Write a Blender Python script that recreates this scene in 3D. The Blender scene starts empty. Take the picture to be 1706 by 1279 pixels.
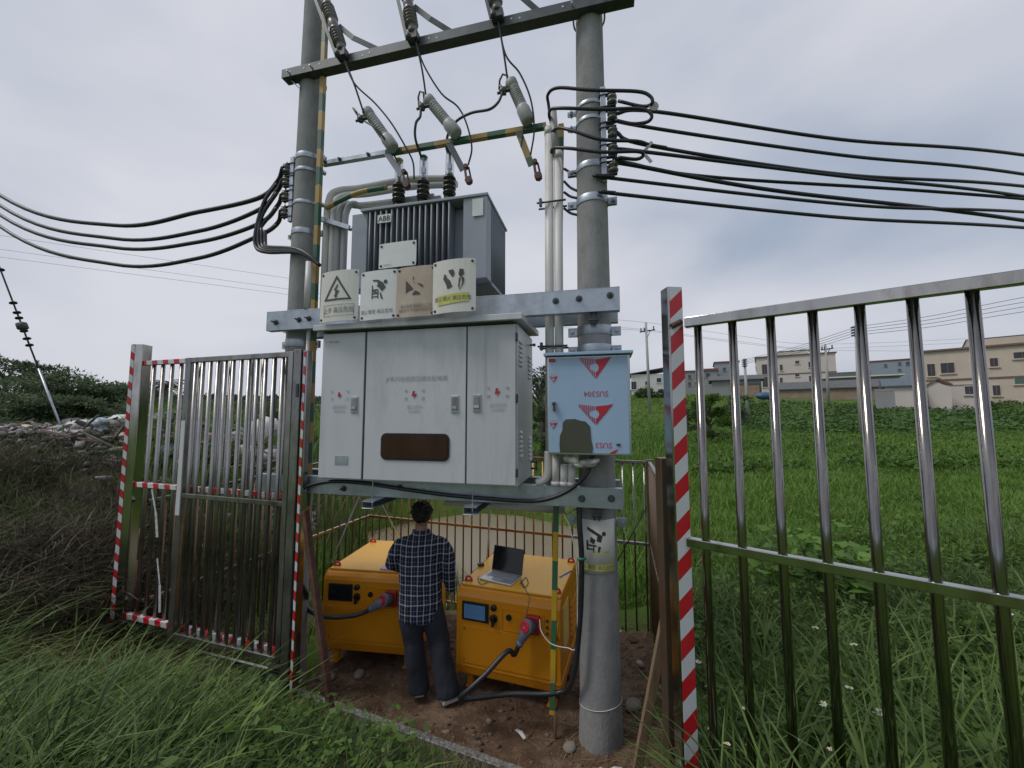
import bpy, bmesh, math, random
import numpy as np
from mathutils import Matrix, Vector, Euler
random.seed(7); rng = np.random.default_rng(7)
sc = bpy.context.scene
COL = sc.collection
rad = math.radians

# ------------------------------------------------------------------ camera
cam_d = bpy.data.cameras.new('camera'); cam = bpy.data.objects.new('camera', cam_d); COL.objects.link(cam)
CAM_H = 2.5
cam.location = (0, 0, CAM_H); cam.rotation_euler = (rad(90 + 4.574), 0, 0)
cam_d.sensor_width = 36; cam_d.lens = 650 / 1706 * 36; cam_d.clip_start = .05; cam_d.clip_end = 2000
sc.camera = cam
# ------------------------------------------------------------------ world: overcast sky
w = bpy.data.worlds.new('World'); sc.world = w; w.use_nodes = True
nt = w.node_tree; N = nt.nodes; L = nt.links; N.clear()
SUN_EL, SUN_AZ = rad(56), rad(-105)          # azimuth measured from +Y towards +X
sky = N.new('ShaderNodeTexSky'); sky.sky_type = 'NISHITA'; sky.sun_disc = False
sky.sun_elevation = SUN_EL; sky.sun_rotation = SUN_AZ; sky.dust_density = 3; sky.air_density = 1.2
geo = N.new('ShaderNodeTexCoord')
mp = N.new('ShaderNodeMapping'); mp.inputs['Scale'].default_value = (1, 1, 2.2); mp.inputs['Location'].default_value = (3.1, 1.7, .4)
L.new(geo.outputs['Generated'], mp.inputs['Vector'])
n1 = N.new('ShaderNodeTexNoise'); n1.inputs['Scale'].default_value = 1.35; n1.inputs['Detail'].default_value = 5; n1.inputs['Roughness'].default_value = .45; n1.inputs['Distortion'].default_value = .35
L.new(mp.outputs['Vector'], n1.inputs['Vector'])
rp = N.new('ShaderNodeValToRGB'); cr = rp.color_ramp
cr.elements[0].position = .34; cr.elements[0].color = (.335, .40, .515, 1)
cr.elements[1].position = .66; cr.elements[1].color = (.665, .675, .735, 1)
e = cr.elements.new(.50); e.color = (.52, .555, .64, 1)
L.new(n1.outputs['Fac'], rp.inputs['Fac'])
mul = N.new('ShaderNodeMix'); mul.data_type = 'RGBA'; mul.blend_type = 'MULTIPLY'; mul.inputs['Factor'].default_value = 1
L.new(sky.outputs['Color'], mul.inputs['A']); mul.inputs['B'].default_value = (.05, .05, .05, 1)
mx = N.new('ShaderNodeMix'); mx.data_type = 'RGBA'; mx.inputs['Factor'].default_value = .9
L.new(mul.outputs['Result'], mx.inputs['A']); L.new(rp.outputs['Color'], mx.inputs['B'])
bg = N.new('ShaderNodeBackground'); bg.inputs['Strength'].default_value = 1.0
L.new(mx.outputs['Result'], bg.inputs['Color'])
wo = N.new('ShaderNodeOutputWorld'); L.new(bg.outputs['Background'], wo.inputs['Surface'])
# ------------------------------------------------------------------ sun behind cloud
sd = bpy.data.lights.new('sun', 'SUN'); sd.energy = 1.5; sd.angle = rad(18); sd.color = (1, .96, .9)
so = bpy.data.objects.new('sun', sd); COL.objects.link(so)
sdir = Vector((math.sin(SUN_AZ) * math.cos(SUN_EL), math.cos(SUN_AZ) * math.cos(SUN_EL), math.sin(SUN_EL)))
so.rotation_euler = sdir.to_track_quat('Z', 'Y').to_euler()
# ------------------------------------------------------------------ picture
sc.view_settings.view_transform = 'Standard'; sc.view_settings.look = 'None'
sc.view_settings.exposure = 0.12; sc.view_settings.gamma = 1
sc.render.engine = 'CYCLES'
sc.cycles.use_denoising = True
sc.cycles.max_bounces = 6; sc.cycles.diffuse_bounces = 3; sc.cycles.glossy_bounces = 3
sc.cycles.transmission_bounces = 4; sc.cycles.transparent_max_bounces = 6

# ================================================================== helpers
MATS = {}
def newmat(name):
    m = bpy.data.materials.new(name); m.use_nodes = True
    MATS[name] = m
    b = m.node_tree.nodes['Principled BSDF']
    return m, m.node_tree.nodes, m.node_tree.links, b
def mat(name, col, rough=.6, metal=0., var=.18, vs=6., bump=0., bs=30., stretch=(1, 1, 1), col2=None, c2lo=.45, c2hi=.7, c2s=3., spec=None, rvar=.1):
    """colour with noise variation, an optional second colour in patches (dirt, rust), rough variation, bump"""
    m, n, l, b = newmat(name)
    tc = n.new('ShaderNodeTexCoord'); mpp = n.new('ShaderNodeMapping'); mpp.inputs['Scale'].default_value = stretch
    l.new(tc.outputs['Object'], mpp.inputs['Vector'])
    nz = n.new('ShaderNodeTexNoise'); nz.inputs['Scale'].default_value = vs; nz.inputs['Detail'].default_value = 6; nz.inputs['Roughness'].default_value = .62
    l.new(mpp.outputs['Vector'], nz.inputs['Vector'])
    r = n.new('ShaderNodeValToRGB')
    r.color_ramp.elements[0].position = .3; r.color_ramp.elements[1].position = .7
    r.color_ramp.elements[0].color = tuple(max(0, c * (1 - var)) for c in col) + (1,)
    r.color_ramp.elements[1].color = tuple(min(1, c * (1 + var)) for c in col) + (1,)
    l.new(nz.outputs['Fac'], r.inputs['Fac'])
    out = r.outputs['Color']
    if col2 is not None:
        n2 = n.new('ShaderNodeTexNoise'); n2.inputs['Scale'].default_value = c2s; n2.inputs['Detail'].default_value = 8; n2.inputs['Roughness'].default_value = .68
        l.new(mpp.outputs['Vector'], n2.inputs['Vector'])
        mr = n.new('ShaderNodeMapRange'); mr.inputs['From Min'].default_value = c2lo; mr.inputs['From Max'].default_value = c2hi
        l.new(n2.outputs['Fac'], mr.inputs['Value'])
        mxx = n.new('ShaderNodeMix'); mxx.data_type = 'RGBA'
        l.new(mr.outputs['Result'], mxx.inputs['Factor']); l.new(out, mxx.inputs['A']); mxx.inputs['B'].default_value = tuple(col2) + (1,)
        out = mxx.outputs['Result']
    l.new(out, b.inputs['Base Color'])
    b.inputs['Metallic'].default_value = metal
    if spec is not None: b.inputs['Specular IOR Level'].default_value = spec
    mr2 = n.new('ShaderNodeMapRange'); mr2.inputs['To Min'].default_value = max(.02, rough - rvar); mr2.inputs['To Max'].default_value = min(1, rough + rvar)
    l.new(nz.outputs['Fac'], mr2.inputs['Value']); l.new(mr2.outputs['Result'], b.inputs['Roughness'])
    if bump:
        nb = n.new('ShaderNodeTexNoise'); nb.inputs['Scale'].default_value = bs; nb.inputs['Detail'].default_value = 5
        l.new(mpp.outputs['Vector'], nb.inputs['Vector'])
        bp = n.new('ShaderNodeBump'); bp.inputs['Strength'].default_value = bump; bp.inputs['Distance'].default_value = .02
        l.new(nb.outputs['Fac'], bp.inputs['Height']); l.new(bp.outputs['Normal'], b.inputs['Normal'])
    return m
def bandmat(name, cols, period, axis=(0, 0, 1), rough=.45, metal=0., dirt=(.12, .1, .08), dirt_amt=.35, jitter=.0):
    """printed / painted bands along a direction of the object's own space: two colours, a fraction of the period each"""
    m, n, l, b = newmat(name)
    tc = n.new('ShaderNodeTexCoord'); dp = n.new('ShaderNodeVectorMath'); dp.operation = 'DOT_PRODUCT'
    l.new(tc.outputs['Object'], dp.inputs[0]); dp.inputs[1].default_value = axis
    nz = n.new('ShaderNodeTexNoise'); nz.inputs['Scale'].default_value = 3.; nz.inputs['Detail'].default_value = 7
    l.new(tc.outputs['Object'], nz.inputs['Vector'])
    val = dp.outputs['Value']
    if jitter:
        j = n.new('ShaderNodeMath'); j.operation = 'MULTIPLY_ADD'; l.new(nz.outputs['Fac'], j.inputs[0]); j.inputs[1].default_value = jitter; l.new(val, j.inputs[2]); val = j.outputs[0]
    a = n.new('ShaderNodeMath'); a.operation = 'DIVIDE'; l.new(val, a.inputs[0]); a.inputs[1].default_value = period
    fr = n.new('ShaderNodeMath'); fr.operation = 'FRACT'; l.new(a.outputs[0], fr.inputs[0])
    r = n.new('ShaderNodeValToRGB'); r.color_ramp.interpolation = 'CONSTANT'
    r.color_ramp.elements[0].position = 0; r.color_ramp.elements[0].color = tuple(cols[0]) + (1,)
    r.color_ramp.elements[1].position = .5; r.color_ramp.elements[1].color = tuple(cols[1]) + (1,)
    l.new(fr.outputs[0], r.inputs['Fac'])
    mr = n.new('ShaderNodeMapRange'); mr.inputs['From Min'].default_value = .5; mr.inputs['From Max'].default_value = .8; mr.inputs['To Max'].default_value = dirt_amt
    l.new(nz.outputs['Fac'], mr.inputs['Value'])
    mxx = n.new('ShaderNodeMix'); mxx.data_type = 'RGBA'; l.new(mr.outputs['Result'], mxx.inputs['Factor'])
    l.new(r.outputs['Color'], mxx.inputs['A']); mxx.inputs['B'].default_value = tuple(dirt) + (1,)
    l.new(mxx.outputs['Result'], b.inputs['Base Color'])
    b.inputs['Roughness'].default_value = rough; b.inputs['Metallic'].default_value = metal
    return m
def leafmat(name, c0, c1, trans=.35, rough=.55):
    """leaf: per-blade colour from vertex attribute 'tint' plus translucency"""
    m, n, l, b = newmat(name)
    at = n.new('ShaderNodeAttribute'); at.attribute_name = 'tint'
    r = n.new('ShaderNodeValToRGB')
    r.color_ramp.elements[0].color = tuple(c0) + (1,); r.color_ramp.elements[1].color = tuple(c1) + (1,)
    l.new(at.outputs['Fac'], r.inputs['Fac'])
    l.new(r.outputs['Color'], b.inputs['Base Color']); b.inputs['Roughness'].default_value = rough
    b.inputs['Specular IOR Level'].default_value = .3
    tr = n.new('ShaderNodeBsdfTranslucent'); l.new(r.outputs['Color'], tr.inputs['Color'])
    ms = n.new('ShaderNodeMixShader'); ms.inputs['Fac'].default_value = trans
    l.new(b.outputs['BSDF'], ms.inputs[1]); l.new(tr.outputs['BSDF'], ms.inputs[2])
    l.new(ms.outputs['Shader'], n['Material Output'].inputs['Surface'])
    return m

WM = {}                                                     # world matrix of each thing / part we made
I4 = Matrix.Identity(4)
class MB:
    """collects shapes in a frame; build() links them as one mesh object"""
    def __init__(s, frame=None): s.v = []; s.f = []; s.M = frame or I4; s.sm = []
    def add(s, vs, fs, smooth=False):
        o = len(s.v); s.v += [tuple(v) for v in vs]; s.f += [tuple(i + o for i in f) for f in fs]; s.sm += [smooth] * len(fs); return s
    def box(s, c, d, R=None):
        x, y, z = d[0] / 2, d[1] / 2, d[2] / 2
        vs = [Vector((i * x, j * y, k * z)) for k in (-1, 1) for j in (-1, 1) for i in (-1, 1)]
        if R is not None: vs = [R @ v for v in vs]
        c = Vector(c)
        return s.add([v + c for v in vs], [(0, 2, 3, 1), (4, 5, 7, 6), (0, 1, 5, 4), (2, 6, 7, 3), (0, 4, 6, 2), (1, 3, 7, 5)])
    def span(s, a, b): return s.box([(a[i] + b[i]) / 2 for i in range(3)], [abs(b[i] - a[i]) for i in range(3)])
    def bar(s, p0, p1, w, h, up=(0, 0, 1)):
        p0, p1 = Vector(p0), Vector(p1); d = p1 - p0; ln = d.length; d.normalize()
        u = Vector(up); x = d.cross(u)
        if x.length < 1e-3: x = d.cross(Vector((0, 1, 0)))
        x.normalize(); z = x.cross(d)
        R = Matrix((x, d, z)).transposed()
        return s.box((p0 + p1) / 2, (w, ln, h), R)
    def angle(s, p0, p1, w, t, up=(0, 0, 1), flip=1):
        """L section: one leg flat, one leg upright"""
        p0, p1 = Vector(p0), Vector(p1); d = (p1 - p0).normalized(); u = Vector(up); x = d.cross(u).normalized(); z = x.cross(d)
        prof = [(0, 0), (w * flip, 0), (w * flip, t), (t * flip, t), (t * flip, w), (0, w)]
        a = [p0 + x * i + z * k for i, k in prof]; b = [p1 + x * i + z * k for i, k in prof]
        n = 6; fs = [(i, (i + 1) % n, n + (i + 1) % n, n + i) for i in range(n)] + [tuple(range(n))[::-1], tuple(range(n, 2 * n))]
        return s.add(a + b, fs)
    def channel(s, p0, p1, h, w, t, up=(0, 0, 1), side=1):
        """C section beam: web faces outwards, flanges go back by w"""
        p0, p1 = Vector(p0), Vector(p1); d = (p1 - p0).normalized(); z = Vector(up); x = d.cross(z).normalized() * -side
        prof = [(0, 0), (w, 0), (w, t), (t, t), (t, h - t), (w, h - t), (w, h), (0, h)]
        a = [p0 + x * i + z * k for i, k in prof]; b = [p1 + x * i + z * k for i, k in prof]
        n = 8; fs = [(i, (i + 1) % n, n + (i + 1) % n, n + i) for i in range(n)] + [(0, 1, 2, 3), (0, 3, 4, 7), (4, 5, 6, 7), (8, 11, 10, 9), (8, 15, 12, 11), (12, 15, 14, 13)]
        return s.add(a + b, fs)
    def tube(s, pts, r, n=8, cap=True):
        pts = [Vector(p) for p in pts]; m = len(pts); rr = r if isinstance(r, (list, tuple)) else [r] * m
        vs = []; prev = None
        for i, p in enumerate(pts):
            t = (pts[min(i + 1, m - 1)] - pts[max(i - 1, 0)])
            if t.length < 1e-9: t = Vector((0, 0, 1))
            t.normalize()
            if prev is None:
                x = t.cross(Vector((0, 0, 1)))
                if x.length < 1e-2: x = t.cross(Vector((1, 0, 0)))
            else: x = prev - t * prev.dot(t)
            x.normalize(); prev = x; y = t.cross(x)
            for k in range(n):
                a = 2 * math.pi * k / n; vs.append(p + (x * math.cos(a) + y * math.sin(a)) * rr[i])
        fs = [(i * n + k, i * n + (k + 1) % n, (i + 1) * n + (k + 1) % n, (i + 1) * n + k) for i in range(m - 1) for k in range(n)]
        s.add(vs, fs, True)
        if cap:
            o = len(s.v) - len(vs); s.f += [tuple(o + k for k in range(n))[::-1], tuple(o + (m - 1) * n + k for k in range(n))]; s.sm += [False, False]
        return s
    def cyl(s, p0, p1, r0, r1=None, n=12): return s.tube([p0, p1], [r0, r0 if r1 is None else r1], n)
    def lathe(s, p0, axis, prof, n=16):
        """profile [(height, radius)] around an axis from p0"""
        a = Vector(axis).normalized(); p0 = Vector(p0)
        x = a.cross(Vector((0, 0, 1)))
        if x.length < 1e-2: x = a.cross(Vector((1, 0, 0)))
        x.normalize(); y = a.cross(x); vs = []; m = len(prof)
        for h, r in prof:
            for k in range(n):
                t = 2 * math.pi * k / n; vs.append(p0 + a * h + (x * math.cos(t) + y * math.sin(t)) * max(r, 1e-4))
        fs = [(i * n + k, i * n + (k + 1) % n, (i + 1) * n + (k + 1) % n, (i + 1) * n + k) for i in range(m - 1) for k in range(n)]
        s.add(vs, fs, True); o = len(s.v) - len(vs)
        s.f += [tuple(o + k for k in range(n))[::-1], tuple(o + (m - 1) * n + k for k in range(n))]; s.sm += [False, False]
        return s
    def prism(s, poly, x_axis, y_axis, org, th):
        """flat outline (2-D points) extruded by th along x_axis × y_axis"""
        X, Y, O = Vector(x_axis), Vector(y_axis), Vector(org); Z = X.cross(Y).normalized() * th; n = len(poly)
        a = [O + X * i + Y * j for i, j in poly]; b = [p + Z for p in a]
        fs = [tuple(range(n))[::-1], tuple(range(n, 2 * n))] + [(i, (i + 1) % n, n + (i + 1) % n, n + i) for i in range(n)]
        return s.add(a + b, fs)
    def ball(s, c, r, n=10, m=7, R=None):
        r = r if isinstance(r, (list, tuple)) else (r, r, r); vs = []; c = Vector(c)
        for i in range(m + 1):
            ph = math.pi * i / m
            for k in range(n):
                t = 2 * math.pi * k / n
                v = Vector((r[0] * math.sin(ph) * math.cos(t), r[1] * math.sin(ph) * math.sin(t), r[2] * math.cos(ph)))
                if R is not None: v = R @ v
                vs.append(c + v)
        fs = [(i * n + k, (i + 1) * n + k, (i + 1) * n + (k + 1) % n, i * n + (k + 1) % n) for i in range(m) for k in range(n)]
        return s.add(vs, fs, True)
    def build(s, name, material, parent=None, bevel=0., label=None, uvbox=False):
        me = bpy.data.meshes.new(name)
        P = WM.get(parent.name) if parent is not None else I4
        T = P.inverted() @ s.M
        me.from_pydata([T @ Vector(v) for v in s.v], [], s.f)
        me.polygons.foreach_set('use_smooth', s.sm)
        me.materials.append(MATS[material] if isinstance(material, str) else material)
        me.validate(); me.update()
        o = bpy.data.objects.new(name, me); COL.objects.link(o)
        if parent is not None: o.parent = parent
        WM[o.name] = P.copy()
        if bevel:
            md = o.modifiers.new('bevel', 'BEVEL'); md.width = bevel; md.segments = 2; md.limit_method = 'ANGLE'; md.angle_limit = rad(40)
            md.harden_normals = False
        if label: o['label'] = label
        return o
def tag(o, label, cat=None, group=None, kind=None):
    if label: o['label'] = label
    if cat: o['category'] = cat; o['kind'] = 'thing'
    if group: o['group'] = group
    if kind: o['kind'] = kind
    return o
def thing(name, label, cat, M=None, group=None):
    o = bpy.data.objects.new(name, None); COL.objects.link(o); o.empty_display_size = .1
    M = M or I4; o.matrix_world = M; WM[o.name] = M.copy()
    return tag(o, label, cat, group)
def copy_tree(o, parent=None):
    c = o.copy(); COL.objects.link(c); c.parent = parent
    for ch in list(o.children): copy_tree(ch, c)
    return c
def T(x, y, z, rz=0.): return Matrix.Translation((x, y, z)) @ Matrix.Rotation(rz, 4, 'Z')
def textmesh(body, size, align='CENTER', offset=0., bold=0.):
    c = bpy.data.curves.new('lettering', 'FONT'); c.body = body; c.size = size; c.align_x = align; c.align_y = 'CENTER'; c.offset = bold; c.resolution_u = 2
    o = bpy.data.objects.new('lettering', c); COL.objects.link(o)
    dg = bpy.context.evaluated_depsgraph_get()
    me = bpy.data.meshes.new_from_object(o.evaluated_get(dg)); bpy.data.objects.remove(o)
    vs = [v.co.copy() for v in me.vertices]; fs = [tuple(p.vertices) for p in me.polygons]; bpy.data.meshes.remove(me)
    return vs, fs
def bez(pts, n=8):
    """Catmull-Rom through points"""
    p = [Vector(q) for q in pts]; p = [p[0] * 2 - p[1]] + p + [p[-1] * 2 - p[-2]]; out = []
    for i in range(1, len(p) - 2):
        for k in range(n):
            t = k / n; a, b, c, d = p[i - 1], p[i], p[i + 1], p[i + 2]
            out.append(.5 * ((2 * b) + (c - a) * t + (2 * a - 5 * b + 4 * c - d) * t * t + (3 * b - a - 3 * c + d) * t ** 3))
    out.append(p[-2]); return out

# ------------------------------------------------------------------ the frame of the platform: origin at the right pole, s along the beams, d away from the camera
A = rad(-13.2)
FR = T(.635, 2.97, 0, A)
def Fp(s, d, z): return FR @ Vector((s, d, z))

# ================================================================== materials
mat('concrete', (.275, .275, .272), .93, var=.16, vs=11, bump=.22, bs=70, stretch=(1, 1, .45), col2=(.165, .165, .16), c2lo=.47, c2hi=.8, c2s=4, spec=.2, rvar=.04)
mat('concrete_far', (.36, .36, .35), .9, var=.1, vs=2)
mat('galvanised', (.42, .46, .51), .42, .75, var=.16, vs=9, bump=.06, bs=60, col2=(.30, .32, .33), c2lo=.5, c2hi=.75, c2s=5)
mat('galvanised_dark', (.095, .105, .11), .5, .55, var=.2, vs=8, col2=(.07, .075, .08), c2s=6)
mat('stainless', (.43, .425, .41), .14, 1., var=.12, vs=5, stretch=(1, 1, .3), rvar=.06, col2=(.2, .18, .16), c2lo=.5, c2hi=.72, c2s=4)
mat('stainless_bar', (.27, .262, .25), .13, 1., var=.2, vs=5, stretch=(1, 1, .3), rvar=.06, col2=(.13, .105, .085), c2lo=.48, c2hi=.7, c2s=4)
mat('pipe_orange', (.30, .13, .05), .7, var=.3, vs=8)
mat('stainless_worn', (.34, .33, .315), .33, .9, var=.22, vs=6, stretch=(1, 1, .4), rvar=.12, col2=(.14, .12, .105), c2lo=.47, c2hi=.68, c2s=5)
mat('stainless_rusty', (.25, .19, .135), .4, .8, var=.3, vs=5, stretch=(1, 1, .3), col2=(.16, .085, .045), c2lo=.42, c2hi=.66, c2s=5)
mat('cabinet_paint', (.555, .562, .59), .42, var=.05, vs=2.2, stretch=(2, 2, .5), col2=(.41, .42, .435), c2lo=.5, c2hi=.78, c2s=2.4)
mat('cabinet_streak', (.53, .537, .562), .45, var=.07, vs=3, stretch=(6, 6, .35), col2=(.36, .37, .385), c2lo=.48, c2hi=.72, c2s=3)
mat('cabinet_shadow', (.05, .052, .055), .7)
mat('trafo_paint', (.275, .30, .345), .45, var=.08, vs=3, col2=(.2, .215, .245), c2lo=.55, c2hi=.8, c2s=4)
mat('fin_paint', (.245, .265, .30), .48, var=.1, vs=3, stretch=(1, 1, .3))
mat('sign_white', (.66, .67, .66), .38, var=.06, vs=5, col2=(.52, .53, .53), c2lo=.55, c2hi=.85, c2s=4)
mat('sign_yellowed', (.64, .63, .58), .4, var=.06, vs=4, col2=(.55, .49, .33), c2lo=.52, c2hi=.78, c2s=4)
mat('sign_tan', (.41, .33, .255), .5, var=.1, vs=4, col2=(.52, .47, .41), c2lo=.5, c2hi=.75, c2s=5)
mat('ink', (.045, .043, .04), .6, var=.2, vs=20)
mat('ink_faded', (.17, .155, .14), .6, var=.25, vs=30)
mat('ink_pale', (.37, .37, .37), .6, var=.2, vs=30)
mat('ink_red', (.42, .02, .035), .5, var=.15)
mat('ink_pink', (.50, .30, .32), .5)
mat('ink_teal', (.40, .48, .49), .5)
mat('ink_yellowgreen', (.50, .50, .13), .5, var=.2, vs=12)
mat('ink_blue', (.02, .22, .55), .5)
mat('film_blue', (.33, .46, .63), .3, var=.06, vs=3, stretch=(1, 1, .3))
mat('film_bare', (.105, .10, .08), .35, .55, var=.12, vs=3)
mat('box_steel', (.52, .54, .54), .28, .85, var=.1)
mat('pipe_white', (.58, .565, .54), .45, var=.06, vs=5, col2=(.42, .4, .36), c2lo=.55, c2hi=.8, c2s=4)
mat('pipe_grey', (.36, .36, .36), .5, var=.1, vs=5, stretch=(1, 1, .3))
mat('plastic_wrap', (.62, .61, .57), .35, var=.12, vs=20, bump=.5, bs=25)
mat('cable', (.018, .02, .024), .42, var=.25, vs=8, spec=.5)
mat('cable_grey', (.045, .05, .052), .5, var=.3, vs=6)
mat('porcelain', (.17, .155, .15), .28, var=.2, vs=10)
mat('porcelain_dark', (.02, .016, .015), .25, var=.2)
mat('arrester', (.40, .40, .385), .5, var=.1, vs=10, col2=(.27, .27, .26), c2s=8)
mat('rust', (.12, .055, .035), .8, var=.35, vs=12, bump=.3, bs=60, col2=(.05, .03, .025), c2s=8)
mat('clamp_red', (.09, .03, .025), .55, var=.3, vs=10)
mat('black_plastic', (.012, .012, .013), .4)
mat('charcoal_plastic', (.045, .047, .05), .45)
mat('plug_grey', (.12, .14, .18), .5, var=.08)
mat('plug_red', (.45, .012, .03), .4, var=.1)
mat('socket_red', (.32, .015, .02), .45)
mat('lug_red', (.5, .03, .02), .5, var=.2)
def _clear():
    m, n, l, b = newmat('clear_cover'); tp = n.new('ShaderNodeBsdfTransparent'); tp.inputs['Color'].default_value = (.86, .88, .88, 1); gl = n.new('ShaderNodeBsdfGlossy'); gl.inputs['Roughness'].default_value = .12; ms = n.new('ShaderNodeMixShader'); ms.inputs['Fac'].default_value = .22
    l.new(tp.outputs[0], ms.inputs[1]); l.new(gl.outputs[0], ms.inputs[2]); l.new(ms.outputs[0], n['Material Output'].inputs['Surface'])
_clear()
mat('orange_paint', (.64, .245, .009), .34, var=.05, vs=3, col2=(.55, .20, .010), c2lo=.55, c2hi=.8, c2s=3, rvar=.06)
mat('yellow_top', (.72, .37, .022), .3, var=.04, vs=3, rvar=.06, col2=(.6, .32, .04), c2lo=.56, c2hi=.85, c2s=5)
mat('label_yellow', (.62, .46, .03), .5)
mat('laptop_silver', (.55, .56, .58), .32, .8, var=.03)
mat('laptop_key', (.30, .31, .33), .5)
mat('screen_dark', (.012, .013, .015), .12, var=.05)
mat('window_dark', (.03, .035, .04), .12, var=.3, vs=1.5)
mat('window_brown', (.045, .02, .016), .12, var=.3, vs=3, stretch=(3, 3, .4))
mat('wood', (.22, .145, .085), .8, var=.3, vs=5, stretch=(5, 5, .6), bump=.3, bs=40)
mat('wood_grey', (.17, .145, .12), .85, var=.35, vs=5, bump=.3, bs=30)
mat('green_strap', (.02, .16, .12), .5)
mat('wire_white', (.6, .6, .57), .5)
mat('wire_dark', (.05, .045, .045), .6)
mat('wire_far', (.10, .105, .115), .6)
mat('skin', (.30, .165, .115), .55, var=.1, vs=12)
mat('hair', (.010, .008, .008), .55, var=.4, vs=60, bump=.6, bs=150)
mat('denim', (.022, .026, .036), .85, var=.35, vs=9, bump=.35, bs=22, stretch=(1, 1, .45))
mat('shoe_white', (.55, .54, .5), .6)
mat('shoe_black', (.02, .02, .022), .6)
mat('purple_paper', (.42, .33, .62), .6)
mat('water_mud', (.20, .165, .11), .32, var=.08, vs=.6, bump=.15, bs=5, rvar=.06, spec=.22)
bandmat('tape_red', ((.50, .012, .022), (.60, .62, .64)), .15, axis=(.62, .62, 1.), rough=.35, dirt=(.25, .2, .19), dirt_amt=.3)
bandmat('tape_red_rail', ((.48, .012, .022), (.60, .62, .64)), .155, axis=(1., 0, .25), rough=.35, dirt=(.22, .18, .17), dirt_amt=.5)
bandmat('tape_post', ((.50, .012, .022), (.60, .62, .64)), .205, axis=(-.95, 0, 1.), rough=.3, dirt=(.25, .2, .19), dirt_amt=.25)
mat('stainless_gold', (.36, .22, .09), .35, .85, var=.3, vs=4, stretch=(1, 1, .4), col2=(.24, .13, .05), c2lo=.45, c2hi=.66, c2s=5)
mat('sill_metal', (.27, .27, .26), .5, .4, var=.5, vs=60, col2=(.10, .095, .085), c2lo=.45, c2hi=.6, c2s=40)
mat('side_paper', (.74, .50, .14), .5, var=.05)
mat('display_lit', (.05, .11, .22), .15)
MATS['display_lit'].node_tree.nodes['Principled BSDF'].inputs['Emission Color'].default_value = (.10, .22, .45, 1); MATS['display_lit'].node_tree.nodes['Principled BSDF'].inputs['Emission Strength'].default_value = .12
mat('display_line', (.12, .2, .3), .3)
bandmat('band_green', ((.03, .11, .065), (.40, .255, .06)), .36, rough=.5, dirt=(.13, .12, .10), dirt_amt=.75, jitter=.16)
bandmat('band_green_low', ((.035, .145, .072), (.55, .35, .02)), .42, rough=.5, dirt=(.13, .12, .10), dirt_amt=.5, jitter=.1)
bandmat('band_green_bar', ((.03, .11, .065), (.40, .25, .08)), .32, axis=(1, 0, 0), rough=.5, dirt=(.13, .12, .10), dirt_amt=.7, jitter=.1)
leafmat('grass_green', (.024, .055, .012), (.21, .31, .085))
leafmat('grass_dark', (.028, .048, .015), (.14, .18, .065))
leafmat('grass_field', (.045, .115, .014), (.20, .33, .06))
leafmat('grass_dry', (.055, .045, .036), (.25, .20, .14), trans=.2)
leafmat('straw', (.10, .065, .035), (.30, .22, .12), trans=.1)
leafmat('leaf_weed', (.04, .095, .014), (.17, .28, .055))
leafmat('leaf_fern', (.09, .19, .03), (.22, .38, .08))
leafmat('leaf_tree', (.045, .075, .038), (.17, .22, .11), trans=.35)
leafmat('leaf_tree_hazed', (.03, .046, .036), (.075, .10, .07), trans=.2)  # haze of distance put into the leaf colour as a bluish tone
leafmat('leaf_crop', (.03, .08, .02), (.12, .22, .06), trans=.3)
leafmat('petal', (.75, .75, .72), (.85, .85, .82), trans=.3)
leafmat('rubble', (.02, .017, .018), (.42, .39, .37), trans=0.02, rough=.85)

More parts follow.
